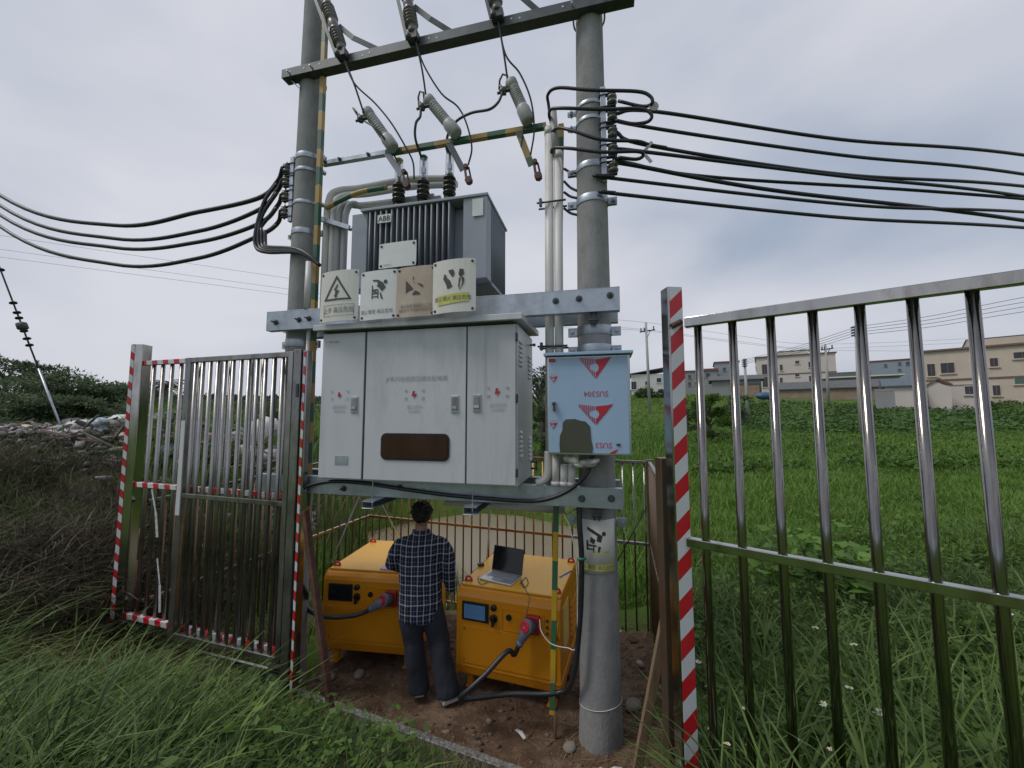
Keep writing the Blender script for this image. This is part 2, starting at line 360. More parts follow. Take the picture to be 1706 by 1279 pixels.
# ================================================================== terrain
CP = np.array([
 (0, -3, 1.0), (-4, -3, 1.1), (4, -3, 1.0), (0, 0, .95), (-2, 0, .95), (2, 0, .92), (0, 1.3, .72), (-1, 1.8, .66), (1, 1.2, .72), (-2.4, 1.8, .72), (-4, 1.5, .9), (-7, 1.5, 1.2),
 (-.3, 2.2, .54), (-1.0, 2.5, .5), (-2.2, 2.8, .48), (-3.2, 3.2, .42), (.7, 1.7, .6),
 (-1.80, 3.32, .22), (-1, 2.98, .21), (-.1, 2.62, .21), (.8, 2.25, .24), (0, 3.2, .22), (0, 4.3, .22), (-1.4, 4.3, .22), (-1.7, 5.0, .2), (-.5, 4.8, .2), (1.2, 4.0, .22), (.9, 3.2, .23), (1.1, 4.5, .2), (-2.7, 3.75, .2), (-3.5, 4.0, .22), (-2.3, 4.6, .22),
 (-1, 6.6, -.55), (.3, 6.2, -.5), (-2.6, 6.8, -.55), (0, 8, -.8), (-2.5, 8.5, -.8), (-1, 10.5, -.8), (1.2, 8.5, -.7), (-4, 9, -.5), (-.5, 13, .35), (-4, 13, .9), (2.2, 12, .3), (2.6, 7, .25), (1.9, 6.0, .05),
 (-3.0, 5.6, .4), (-4.5, 4.4, 1.0), (-4.3, 3.3, .72), (-5.5, 4.2, 1.25), (-8, 4, 1.5), (-5.5, 6, 1.85), (-4.2, 6.6, 1.45), (-3.6, 7.6, 1.2), (-5.2, 7.6, 2.2), (-7.2, 7.2, 2.25), (-9.5, 7.2, 2.1), (-13, 7.5, 2.0),
 (-6, 9, 2.0), (-10, 10, 1.9), (-5, 11, 1.6), (-8, 15, 1.6), (-16, 15, 1.9), (-25, 18, 2.1), (-12, 22, 1.9), (-40, 28, 2.6), (-20, 32, 2.4), (-8, 30, 1.9), (-60, 60, 4.0), (-20, 70, 4.5), (-150, 150, 9), (-40, 180, 10),
 (1.5, 2.0, .42), (2.0, 3.2, .38), (2.2, 4.6, .35), (3, 1.3, .55), (4, 3, .5), (6, 6, .62), (5, 10, .62), (10, 9, .75), (3.5, 14, .6), (12, 18, .85), (4, 22, .9), (22, 22, 1.0), (10, 29, 1.12), (24, 29, 1.15), (40, 30, 1.3), (0, 30, 1.3),
 (14, 40, 2.35), (30, 40, 2.45), (50, 40, 2.6), (0, 45, 2.6), (14, 49, 3.9), (30, 47, 4.1), (60, 47, 4.3), (0, 62, 5.0), (20, 70, 5.9), (60, 70, 5.9), (20, 90, 7.2), (80, 90, 7.4), (30, 150, 9.5), (150, 150, 10), (0, 300, 12), (-300, 300, 14), (300, 300, 14), (-300, 0, 6), (300, 0, 6), (0, -200, 2)], float)
def _rbf():
    p = CP[:, :2]; n = len(p); r = np.hypot(p[:, None, 0] - p[None, :, 0], p[:, None, 1] - p[None, :, 1])
    Am = np.zeros((n + 3, n + 3)); Am[:n, :n] = r; Am[:n, n] = 1; Am[:n, n + 1:] = p; Am[n, :n] = 1; Am[n + 1:, :n] = p.T
    Am[:n, :n] += np.eye(n) * -.02
    return np.linalg.solve(Am, np.r_[CP[:, 2], 0, 0, 0])
RW = _rbf()
def ground(x, y):
    x = np.asarray(x, float); y = np.asarray(y, float); sh = x.shape; x = x.ravel(); y = y.ravel()
    out = np.empty(len(x))
    for i in range(0, len(x), 20000):
        xs, ys = x[i:i + 20000], y[i:i + 20000]
        r = np.hypot(xs[:, None] - CP[None, :, 0], ys[:, None] - CP[None, :, 1])
        out[i:i + 20000] = r @ RW[:-3] + RW[-3] + RW[-2] * xs + RW[-1] * ys
    b = np.sin(x * 2.1 + 1.3 * np.sin(y * 1.7)) * np.sin(y * 2.4 + .7) * .02 + np.sin(x * 5.3 + y * 3.1) * .006 + np.sin(y * 6.1 - x * 4.2) * .006
    out += b * np.clip(np.hypot(x, y) / 3, .6, 2)
    return out.reshape(sh)
def gz(x, y): return float(ground(np.array([x]), np.array([y]))[0])
PIT = [(-1.74, 3.34), (.93, 2.27), (1.46, 4.2), (-1.92, 5.38)]
def in_poly(x, y, poly=PIT):
    ins = np.ones(np.shape(x), bool); n = len(poly)
    for i in range(n):
        (x0, y0), (x1, y1) = poly[i], poly[(i + 1) % n]
        ins &= ((x1 - x0) * (y - y0) - (y1 - y0) * (x - x0)) >= 0
    return ins
def pit_dist(x, y, poly=PIT):
    """signed distance-ish: >0 inside"""
    d = np.full(np.shape(x), 1e9); n = len(poly)
    for i in range(n):
        (x0, y0), (x1, y1) = poly[i], poly[(i + 1) % n]
        d = np.minimum(d, ((x1 - x0) * (y - y0) - (y1 - y0) * (x - x0)) / math.hypot(x1 - x0, y1 - y0))
    return d
def axis(pieces):
    out = []
    for a, b, n in pieces: out += list(np.linspace(a, b, n, endpoint=False))
    return np.array(out + [pieces[-1][1]])
gx = axis([(-400, -60, 14), (-60, -14, 24), (-14, -6, 32), (-6, 4, 110), (4, 14, 40), (14, 60, 30), (60, 400, 14)])
gy = axis([(-150, -6, 8), (-6, 0, 14), (0, 7, 84), (7, 14, 46), (14, 60, 60), (60, 500, 24)])
GX, GY = np.meshgrid(gx, gy); GZ = ground(GX, GY)
nx, ny = len(gx), len(gy)
me = bpy.data.meshes.new('ground')
vv = np.stack([GX, GY, GZ], -1).reshape(-1, 3)
idx = np.arange(nx * ny).reshape(ny, nx)
ff = np.stack([idx[:-1, :-1], idx[:-1, 1:], idx[1:, 1:], idx[1:, :-1]], -1).reshape(-1, 4)
def fill(me, verts, quads=None, tris=None):
    verts = np.asarray(verts, np.float32); me.vertices.add(len(verts)); me.vertices.foreach_set('co', verts.ravel())
    loops = []; starts = []; totals = []; o = 0
    if quads is not None and len(quads): loops.append(np.asarray(quads).ravel()); starts.append(np.arange(len(quads)) * 4); totals.append(np.full(len(quads), 4)); o = len(quads) * 4
    if tris is not None and len(tris): loops.append(np.asarray(tris).ravel()); starts.append(o + np.arange(len(tris)) * 3); totals.append(np.full(len(tris), 3))
    lp = np.concatenate(loops).astype(np.int32); st = np.concatenate(starts).astype(np.int32); tt = np.concatenate(totals).astype(np.int32)
    me.loops.add(len(lp)); me.loops.foreach_set('vertex_index', lp)
    me.polygons.add(len(st)); me.polygons.foreach_set('loop_start', st); me.polygons.foreach_set('loop_total', tt)
    me.update(calc_edges=True)
fill(me, vv, ff)
me.polygons.foreach_set('use_smooth', np.ones(len(ff), bool))
soil = np.clip(pit_dist(vv[:, 0], vv[:, 1]) / .25 + .5, 0, 1)
soil = np.maximum(soil, np.clip(1 - (np.hypot(vv[:, 0] - 1.1, (vv[:, 1] - 2.6)) / .55), 0, 1))
heap = np.clip(1.3 - np.hypot((vv[:, 0] + 7) / 4.5, (vv[:, 1] - 7.4) / 1.9), 0, 1)
a = me.attributes.new('soil', 'FLOAT', 'POINT'); a.data.foreach_set('value', soil.astype(np.float32))
a = me.attributes.new('heap', 'FLOAT', 'POINT'); a.data.foreach_set('value', heap.astype(np.float32))
def ground_mat():
    m, n, l, b = newmat('ground')
    tc = n.new('ShaderNodeTexCoord')
    def noise(s, d=8, ro=.65):
        q = n.new('ShaderNodeTexNoise'); q.inputs['Scale'].default_value = s; q.inputs['Detail'].default_value = d; q.inputs['Roughness'].default_value = ro; l.new(tc.outputs['Object'], q.inputs['Vector']); return q.outputs['Fac']
    def ramp(f, *st):
        r = n.new('ShaderNodeValToRGB'); r.color_ramp.elements[0].position = st[0][0]; r.color_ramp.elements[0].color = st[0][1] + (1,)
        r.color_ramp.elements[1].position = st[-1][0]; r.color_ramp.elements[1].color = st[-1][1] + (1,)
        for p, c in st[1:-1]: r.color_ramp.elements.new(p).color = c + (1,)
        l.new(f, r.inputs['Fac']); return r.outputs['Color']
    def mix(f, A_, B_):
        q = n.new('ShaderNodeMix'); q.data_type = 'RGBA'; l.new(f, q.inputs['Factor']); l.new(A_, q.inputs['A']); l.new(B_, q.inputs['B']); return q.outputs['Result']
    green = ramp(noise(.5), (.3, (.045, .075, .016)), (.5, (.075, .125, .02)), (.72, (.13, .14, .05)))
    dirt = ramp(noise(4.5, 12, .75), (.32, (.05, .030, .020)), (.5, (.125, .078, .05)), (.68, (.25, .18, .13)))
    rub = ramp(noise(5), (.35, (.03, .026, .024)), (.65, (.13, .11, .10)))
    a1 = n.new('ShaderNodeAttribute'); a1.attribute_name = 'soil'; a2 = n.new('ShaderNodeAttribute'); a2.attribute_name = 'heap'
    e1 = n.new('ShaderNodeMath'); e1.operation = 'MULTIPLY_ADD'; nn = noise(6); l.new(nn, e1.inputs[0]); e1.inputs[1].default_value = .8; l.new(a1.outputs['Fac'], e1.inputs[2])
    e2 = n.new('ShaderNodeMapRange'); e2.inputs['From Min'].default_value = .75; e2.inputs['From Max'].default_value = 1.1; l.new(e1.outputs[0], e2.inputs['Value'])
    c = mix(e2.outputs['Result'], green, dirt); c = mix(a2.outputs['Fac'], c, rub)
    l.new(c, b.inputs['Base Color']); b.inputs['Roughness'].default_value = .95; b.inputs['Specular IOR Level'].default_value = .15
    bp = n.new('ShaderNodeBump'); bp.inputs['Strength'].default_value = .7; bp.inputs['Distance'].default_value = .05
    l.new(noise(14, 10, .7), bp.inputs['Height']); l.new(bp.outputs['Normal'], b.inputs['Normal'])
    return m
me.materials.append(ground_mat())
g = bpy.data.objects.new('ground', me); COL.objects.link(g); tag(g, 'bare brown soil under the platform and grassy field all around', kind='structure')
# muddy pond behind the enclosure
wb = MB(); wb.add([(-9, 6.0, -.32), (4.2, 6.0, -.32), (4.2, 13.5, -.32), (-9, 13.5, -.32)], [(0, 1, 2, 3)])
pond = wb.build('pond_water', 'water_mud'); tag(pond, 'muddy brown pond water behind the back fence', kind='structure')

# ================================================================== grass, straw
def strips(me_name, base, h, wd, az, bend, tint, material, ts=(0, .4, .75, 1.), kind='stuff', label=None, upk=1.):
    """many curved blades in one mesh: base N×3, height, width, azimuth, bend, tint"""
    n = len(h); ts = np.array(ts); m = len(ts)
    dx, dy = np.cos(az), np.sin(az); tw = az + np.pi / 2 + rng.normal(0, .5, n); wx, wy = np.cos(tw), np.sin(tw)
    P = np.zeros((n, (m - 1) * 2 + 1, 3)); 
    for j, t in enumerate(ts):
        out = h * bend * t ** 2; up = upk * h * (t - .42 * np.clip(bend, 0, 1.5) * t ** 2.2)
        c = base + np.stack([dx * out, dy * out, up], -1)
        if j < m - 1:
            ww = wd * (1 - .55 * t ** 1.5) * (.75 if j == 0 else 1.) / 2; o = np.stack([wx * ww, wy * ww, np.zeros(n)], -1)
            P[:, 2 * j] = c - o; P[:, 2 * j + 1] = c + o
        else: P[:, 2 * j] = c
    k = P.shape[1]; off = (np.arange(n) * k)[:, None]
    quads = np.concatenate([off + np.array([2 * j, 2 * j + 1, 2 * j + 3, 2 * j + 2]) for j in range(m - 2)], 0) if m > 2 else None
    tris = off + np.array([2 * (m - 2), 2 * (m - 2) + 1, 2 * (m - 1)])
    me = bpy.data.meshes.new(me_name); fill(me, P.reshape(-1, 3), quads, tris)
    at = me.attributes.new('tint', 'FLOAT', 'POINT'); at.data.foreach_set('value', np.repeat(tint, k).astype(np.float32))
    me.polygons.foreach_set('use_smooth', np.ones(len(me.polygons), bool))
    me.materials.append(MATS[material]); o = bpy.data.objects.new(me_name, me); COL.objects.link(o)
    if kind: o['kind'] = kind
    if label: o['label'] = label
    return o
def scatter(n, u0, u1, y0, y1, power=1.):
    """points spread evenly over the view: x/y ratio uniform, distance log-uniform (power>1 pushes them nearer)"""
    u = rng.uniform(u0, u1, n); t = rng.random(n) ** power; y = y0 * (y1 / y0) ** t
    return u * y, y
def patch(x, y, s, seed):
    return .5 + .5 * np.sin(x * s + seed + 1.7 * np.sin(y * s * .8 + seed * 2)) * np.cos(y * s * 1.13 - seed + 1.2 * np.sin(x * s * .7))
def sill_side(x, y):        # >0 on the camera side of the line through the gate posts
    (x0, y0), (x1, y1) = PIT[0], PIT[1]
    return -((x1 - x0) * (y - y0) - (y1 - y0) * (x - x0)) / math.hypot(x1 - x0, y1 - y0)
def clumped(x, y, amt=.12, n=None):
    return x + rng.normal(0, amt, len(x)), y + rng.normal(0, amt, len(y))
def mk_grass():
    # long green grass on the near left bank
    cx, cy = scatter(1150, -1.75, -.25, 1.5, 5.2, 1.1); ok = patch(cx, cy, 2.6, 9.) + .25 * rng.random(len(cx)) > .42; cx, cy = cx[ok], cy[ok]
    rep = 26; x = np.repeat(cx, rep); y = np.repeat(cy, rep); caz = np.repeat(rng.uniform(0, 2 * np.pi, len(cx)), rep); ch = np.repeat(rng.uniform(.4, 1.4, len(cx)), rep); ct = np.repeat(rng.normal(0, .24, len(cx)), rep)
    x0_, y0_ = x, y; x, y = clumped(x, y, .042); caz = np.arctan2(y - y0_, x - x0_)
    far = np.clip((y - 3.6) / 1.2, 0, 1) * np.clip((-x - 3.5) / 1, 0, 1)
    dry = rng.random(len(x)) < far * .75
    d = -pit_dist(x, y); nearsill = np.clip((sill_side(x, y) - .1) / .9, .12, 1) * np.where(x > -1.8, np.clip((-.6 - x) / 1.2, .22, 1), 1)
    ok = (d > .13) & ~dry & ((sill_side(x, y) > .16) | (x < -2.0))
    h = rng.uniform(.12, .5, len(x)) * ch * (.3 + .7 * nearsill)
    az = caz + rng.normal(0, .6, len(x)); bend = rng.uniform(.2, 1.7, len(x))
    t = np.clip(.36 + ct + .22 * (patch(x, y, 2.2, 3.) - .5) + rng.normal(0, .17, len(x)), 0, 1)
    z = ground(x, y); B = np.stack([x, y, z - .02], -1)
    strips('long_grass', B[ok], h[ok], rng.uniform(.006, .018, ok.sum()), az[ok], bend[ok], t[ok], 'grass_green', label='long green grass on the near bank in front of the gate')
    x, y = scatter(1300, -1.7, -.5, 1.6, 4.4, 1.1); ok = (-pit_dist(x, y) > .15) & (sill_side(x, y) > .55) & (x < -1.5); x, y = x[ok], y[ok]; n = len(x)
    strips('arching_grass', np.stack([x, y, ground(x, y) - .02], -1), rng.uniform(.35, .65, n), rng.uniform(.008, .016, n), rng.uniform(0, 6.28, n), rng.uniform(.6, 1.4, n), np.clip(rng.normal(.62, .2, n), 0, 1), 'grass_green', ts=(0, .25, .5, .75, 1.), label='long arching broad grass blades on the near left bank')
    x, y = scatter(9000, -1.75, -.45, 1.5, 4.6, 1.); ok = (-pit_dist(x, y) > .3) & (x < -1.15) & (patch(x, y, 2.6, 9.) < .5); x, y = x[ok], y[ok]; n = len(x)
    strips('dead_grass', np.stack([x, y, ground(x, y) + .02], -1), rng.uniform(.12, .34, n), rng.uniform(.004, .008, n), rng.uniform(0, 6.28, n), rng.uniform(.9, 2.0, n), np.clip(rng.normal(.45, .25, n), 0, 1), 'straw', label='dead brown stalks mixed into the near left grass', upk=.7)
    x, y = scatter(9000, -1.75, -.25, 1.5, 4.4, 1.); ok = (-pit_dist(x, y) > .15) & (sill_side(x, y) > .12); x, y = x[ok], y[ok]; n = len(x)
    strips('bank_undergrowth', np.stack([x, y, ground(x, y) - .01], -1), rng.uniform(.06, .18, n), rng.uniform(.006, .014, n), rng.uniform(0, 6.28, n), rng.uniform(.4, 1.6, n), np.clip(rng.normal(.3, .2, n), 0, 1), 'grass_dark', label='short dark undergrowth between the grass tufts on the near bank')
    # dry dark grass on the bank at the left
    x, y = scatter(30000, -1.8, -.62, 3.4, 6.2, 1.); ok = (rng.random(len(x)) < np.clip((6.1 - y) / 1.2, .05, 1)) & (-pit_dist(x, y) > .25) & (x < -3.2) & ((y > 3.8) | (x < -4))
    x, y = x[ok], y[ok]; n = len(x); pp = patch(x, y, 1.6, 2.)
    strips('dry_grass', np.stack([x, y, ground(x, y) - .02], -1), rng.uniform(.18, .5, n) * (.5 + .8 * pp), rng.uniform(.005, .012, n), rng.uniform(0, 6.28, n) , rng.uniform(.3, 1.5, n), np.clip(rng.normal(.35, .25, n), 0, 1), 'grass_dry', label='dry brown grass and stalks on the left bank')
    x, y = scatter(22000, -1.8, -.55, 3.8, 9.5, 1.); ok = (-pit_dist(x, y) > .3) & (x < -2.6); x, y = x[ok], y[ok]; n = len(x)
    ok = patch(x, y, 1.1, 5.) > .45; x, y = x[ok], y[ok]; n = len(x)
    strips('dark_grass', np.stack([x, y, ground(x, y) - .02], -1), rng.uniform(.15, .45, n), rng.uniform(.007, .014, n), rng.uniform(0, 6.28, n), rng.uniform(.3, 1.2, n), np.clip(rng.normal(.4, .22, n), 0, 1), 'grass_dark', label='dark green grass on the slope behind the left gate')
    # short trodden grass in front of the sill
    x, y = scatter(26000, -.95, .42, 1.4, 3.4, 1.); s = sill_side(x, y); ok = (s > .10); x, y, s = x[ok], y[ok], s[ok]
    ok = patch(x, y, 3.3, 1.) + s * .5 > .42; x, y, s = x[ok], y[ok], s[ok]; n = len(x)
    strips('short_grass', np.stack([x, y, ground(x, y) - .01], -1), rng.uniform(.03, .10, n) * (1 + 1.2 * np.clip(s, 0, .6)), rng.uniform(.004, .008, n), rng.uniform(0, 6.28, n), rng.uniform(.4, 1.6, n), np.clip(rng.normal(.38, .2, n), 0, 1), 'grass_dark', label='short trodden grass in front of the ground sill')
    x, y = scatter(6000, -1.2, .5, 1.4, 3.6, 1.); s = sill_side(x, y); ok = (s > .12) & (patch(x, y, 2.5, 4.) > .5); x, y = x[ok], y[ok]; n = len(x)
    strips('dead_straw', np.stack([x, y, ground(x, y) + .03], -1), rng.uniform(.08, .25, n), rng.uniform(.003, .006, n), rng.uniform(0, 6.28, n), rng.uniform(.8, 1.2, n), np.clip(rng.normal(.5, .25, n), 0, 1), 'straw', label='dead straw lying in the grass by the sill', upk=.25)
    # straw and dead stalks on the bare soil
    x, y = scatter(9000, -.6, .55, 2.3, 5.2, 1.); d = pit_dist(x, y); ok = (d > -.25) & (rng.random(len(x)) < np.clip(.18 + (x - .2) * .9, .07, 1)); x, y = x[ok], y[ok]; n = len(x)
    strips('straw_litter', np.stack([x, y, ground(x, y) + .006], -1), rng.uniform(.05, .2, n), rng.uniform(.003, .006, n), rng.uniform(0, 6.28, n), rng.uniform(.8, 1.1, n), np.clip(rng.normal(.45, .25, n), 0, 1), 'straw', label='straw litter on the bare soil beside the right pole', upk=.08)
    # lush weeds right outside the right fence
    x, y = scatter(46000, .4, 1.75, 1.25, 6.2, 1.); d = -pit_dist(x, y); ok = (d > .06) & (x > .75); x, y = x[ok], y[ok]; n = len(x); pp = patch(x, y, 1.9, 3.)
    strips('tall_grass', np.stack([x, y, ground(x, y) - .02], -1), rng.uniform(.12, .42, n) * (.55 + .7 * pp), rng.uniform(.006, .013, n), rng.uniform(0, 6.28, n), rng.uniform(.3, 1.3, n), np.clip(rng.normal(.4, .22, n), 0, 1), 'grass_green', label='lush tangled grass outside the right fence')
    x, y = scatter(1400, .42, 1.6, 1.5, 3.6, 1.); ok = (-pit_dist(x, y) > .1) & (x > .85); x, y = x[ok], y[ok]; n = len(x)
    strips('reed_blades', np.stack([x, y, ground(x, y) - .02], -1), rng.uniform(.45, .9, n), rng.uniform(.01, .02, n), rng.uniform(0, 6.28, n), rng.uniform(.2, .9, n), np.clip(rng.normal(.55, .2, n), 0, 1), 'grass_green', ts=(0, .3, .6, .85, 1.), label='tall broad grass blades outside the right fence')
    # field grass
    x, y = scatter(110000, .1, 1.7, 5., 33., 1.); d = -pit_dist(x, y); ok = (d > .1) & ~((x < 2.0) & (y < 12) & (y > 6)); x, y = x[ok], y[ok]; n = len(x); pp = patch(x, y, .55, 3.) * .6 + patch(x, y, 1.7, 8.) * .4
    tt = np.clip(.30 + .5 * pp + rng.normal(0, .16, n), 0, 1)
    strips('field_grass', np.stack([x, y, ground(x, y) - .02], -1), rng.uniform(.12, .3, n) * (.5 + pp), .006 + .0018 * y * rng.uniform(.6, 1.2, n), rng.uniform(0, 6.28, n), rng.uniform(.2, 1., n), tt, 'grass_field', ts=(0, .55, 1.), label='bright green grass of the field to the right')
    x, y = scatter(30000, .02, .62, 14., 75., 1.); n = len(x); pp = patch(x, y, .4, 3.)
    strips('far_grass', np.stack([x, y, ground(x, y) - .02], -1), rng.uniform(.15, .45, n), .006 + .0019 * y * rng.uniform(.6, 1.2, n), rng.uniform(0, 6.28, n), rng.uniform(.2, .8, n), np.clip(.25 + .4 * pp + rng.normal(0, .18, n), 0, 1), 'grass_field', ts=(0, .5, 1.), label='meadow grass behind the platform up to the village')
    # around the pond, behind the platform
    x, y = scatter(26000, -.95, .45, 5.2, 26., 1.); z = ground(x, y); ok = (-pit_dist(x, y) > .12) & (z > -.42) & (rng.random(len(x)) < np.where(z < -.1, .5, 1)); x, y, z = x[ok], y[ok], z[ok]; n = len(x)
    strips('pond_grass', np.stack([x, y, z - .02], -1), rng.uniform(.25, .8, n), .008 + .0016 * y * rng.uniform(.6, 1.2, n), rng.uniform(0, 6.28, n), rng.uniform(.1, .8, n), np.clip(rng.normal(.45, .22, n), 0, 1), 'grass_field', ts=(0, .5, 1.), label='green reeds and grass around the pond behind the fence')
    # slope between heap and trees
    x, y = scatter(34000, -1.9, -.2, 7.5, 60., 1.); n = len(x)
    ok = ~((np.hypot((x + 7) / 4.2, (y - 7.4) / 1.6) < 1)); x, y = x[ok], y[ok]; n = len(x)
    strips('rough_grass', np.stack([x, y, ground(x, y) - .02], -1), rng.uniform(.2, .55, n), .006 + .0017 * y * rng.uniform(.6, 1.2, n), rng.uniform(0, 6.28, n), rng.uniform(.1, .9, n), np.clip(rng.normal(.42, .22, n), 0, 1), 'grass_dark', ts=(0, .5, 1.), label='rough grass between the rubbish heap and the trees')
mk_grass()
def clods():
    n = 1500; x, y = scatter(n, -.6, .6, 2.3, 5.2, 1.); ok = pit_dist(x, y) > -.1; x, y = x[ok], y[ok]; n = len(x); s = rng.gamma(2., .006, n)[:, None, None] * np.array([1.3, 1., .7])
    C = np.array([(1, 0, 0), (-1, 0, 0), (0, 1, 0), (0, -1, 0), (0, 0, 1), (0, 0, -1)], float)[None] * s * rng.uniform(.6, 1.4, (n, 6, 3)); C += rng.normal(0, .2, C.shape) * s; P = C + np.stack([x, y, ground(x, y)], -1)[:, None]
    Fc = np.array([(0, 2, 4), (2, 1, 4), (1, 3, 4), (3, 0, 4), (2, 0, 5), (1, 2, 5), (3, 1, 5), (0, 3, 5)]); me = bpy.data.meshes.new('soil_clods'); fill(me, P.reshape(-1, 3), None, ((np.arange(n) * 6)[:, None, None] + Fc[None]).reshape(-1, 3))
    at_ = me.attributes.new('tint', 'FLOAT', 'POINT'); at_.data.foreach_set('value', np.repeat(np.clip(rng.normal(.4, .2, n), 0, 1), 6).astype(np.float32)); me.materials.append(MATS['clod']); o = bpy.data.objects.new('soil_clods', me); COL.objects.link(o); tag(o, 'small clods of earth and grit on the bare soil', kind='stuff')
leafmat('clod', (.05, .03, .02), (.27, .2, .15), trans=.02, rough=.9)
clods()

# ------------------------------------------------------------------ survey helpers: a photo point on a vertical plane of known distance
_th = math.atan(52 / 650.)
def _ray(px, py):
    r = (px - 853) / 650.; u = -(py - 639.5) / 650.
    return Vector((r, math.cos(_th) - u * math.sin(_th), math.sin(_th) + u * math.cos(_th)))
def at(px, py, Y): d = _ray(px, py); return Vector((0, 0, CAM_H)) + d * (Y / d.y)
def atf(px, py, d):
    """point of the platform frame (s, d, z) on the plane d"""
    Fi = FR.inverted(); c = Fi @ Vector((0, 0, CAM_H)); r = Fi.to_3x3() @ _ray(px, py); t = (d - c.y) / r.y
    return c + r * t

# ================================================================== the two concrete poles
SL, SR = -2.66, 0.0
def pole_r(z): return .150 - .0073 * z
def make_pole(s, label, bands, zt=9.5):
    M = FR @ T(s, 0, 0); t = thing('concrete_pole', label, 'utility pole', M, 'concrete poles carrying the transformer')
    b = MB(M); zs = [-.35, .1, .5] + [1 + .5 * i for i in range(18)]
    prof = [(z + .35, pole_r(z) + (.012 if z < .3 else 0)) for z in zs if z <= zt]
    b.lathe((0, 0, -.35), (0, 0, 1), prof, 40).build('shaft', 'concrete', t)
    for z, h, gap in bands:
        q = MB(M); r = pole_r(z) + .006
        q.lathe((0, 0, z - h / 2), (0, 0, 1), [(0, r), (h, r - .0005)], 36)
        for sg in (-1, 1):
            q.box((sg * (r + .028), -.012, z), (.075, .006, h * .95)); q.box((sg * (r + .028), .012, z), (.075, .006, h * .95))
            q.cyl((sg * (r + .035), -.035, z), (sg * (r + .035), .035, z), .009, n=8)
            q.cyl((sg * (r + .035), -.026, z), (sg * (r + .035), -.016, z), .017, n=6)
        q.build('clamp_band', 'galvanised', t, bevel=.0015)
    return t
poleL = make_pole(SL, 'left concrete utility pole behind the left gate and cabinet', [(4.94, .05, 0), (4.80, .03, 0), (4.48, .03, 0), (4.20, .05, 0), (3.30, .06, 0), (3.15, .07, 0)])
poleR = make_pole(SR, 'right concrete utility pole with the blue film covered box on it', [(4.95, .03, 0), (4.82, .03, 0), (4.44, .05, 0), (4.17, .06, 0), (3.14, .07, 0), (3.00, .06, 0), (1.72, .06, 0)])
# raised lettering-like casting marks on the pole foot and a thin wire round it
b = MB(FR); pts = [(math.cos(a) * (pole_r(.45) + .004), math.sin(a) * (pole_r(.45) + .004), .47 + .035 * math.cos(a + .6)) for a in np.linspace(0, 2 * math.pi, 30)]
tag(b.tube(pts, .0022, 5).build('tie_wire', 'wire_white'), 'thin pale wire tied round the foot of the right pole', 'wire')

# ================================================================== beams of the platform
def bolt(b, p, d=(0, -1, 0), r=.016, l=.05):
    p = Vector(p); d = Vector(d); b.cyl(p, p + d * l, r * .45, n=8); b.cyl(p + d * .002, p + d * .016, r, n=6); b.cyl(p, p + d * .003, r * 1.6, n=12)
def beam(name, label, s0, s1, d, z0, z1, side, bolts, group):
    M = FR @ T(0, d, z0); t = thing(name, label, 'steel beam', M, group); b = MB(M); h = z1 - z0
    b.channel((s0, 0, 0), (s1, 0, 0), h, .065, .008, side=side); b.build('channel', 'galvanised', t, bevel=.0015)
    for x, z in bolts:
        q = MB(M); bolt(q, (x, 0 if side > 0 else 0, z), (0, -1 if side > 0 else 1, 0)); q.build('bolt', 'galvanised_dark', t)
    return t
g_ = 'steel beams bolted to the concrete poles'
beam('channel_beam', 'front upper galvanised channel beam under the transformer', -2.84, .185, -.215, 3.245, 3.415, 1, [(-2.74, .07), (-2.50, .08), (-2.40, .085), (-.10, .10), (-.27, .095), (.12, .11)], g_)
beam('channel_beam', 'rear upper galvanised channel beam behind the transformer', -2.84, .185, .215, 3.245, 3.415, -1, [(-2.5, .08), (.1, .08)], g_)
beam('channel_beam', 'front lower galvanised channel beam under the grey cabinet', -2.86, .175, -.215, 1.858, 1.995, 1, [(-2.0, .05), (-.1, .06), (.10, .07), (-1.5, .08)], g_)
beam('channel_beam', 'rear lower galvanised channel beam under the grey cabinet', -2.86, .175, .215, 1.858, 1.995, -1, [(-2., .06)], g_)
for s, lab in ((-1.735, 'short steel cross member under the left of the lower beam'), (-.925, 'short steel cross member under the middle of the lower beam')):
    M = FR @ T(s, 0, 1.80); b = MB(M); b.channel((0, -.36, 0), (0, .34, 0), .055, .1, .006, side=-1); b.cyl((.05, -.3, .055), (.05, -.3, .2), .004, n=6); b.cyl((.05, -.3, -.02), (.05, -.3, .06), .007, n=6)
    tag(b.build('cross_member', 'galvanised', bevel=.0015), lab, 'steel beam')
# bracket with twin bolts right under each beam at the right pole
for z, lab in ((3.20, 'small twin bolt bracket under the upper beam end'), (1.815, 'small twin bolt bracket under the lower beam end')):
    M = FR @ T(0, -.18, z); b = MB(M); b.box((0, 0, 0), (.075, .02, .06)); b.cyl((-.018, -.012, -.045), (-.018, -.012, .05), .006, n=6); b.cyl((.018, -.012, -.045), (.018, -.012, .05), .006, n=6); b.box((0, -.012, -.01), (.07, .02, .008))
    tag(b.build('bolt_bracket', 'galvanised_dark'), lab, 'bracket')

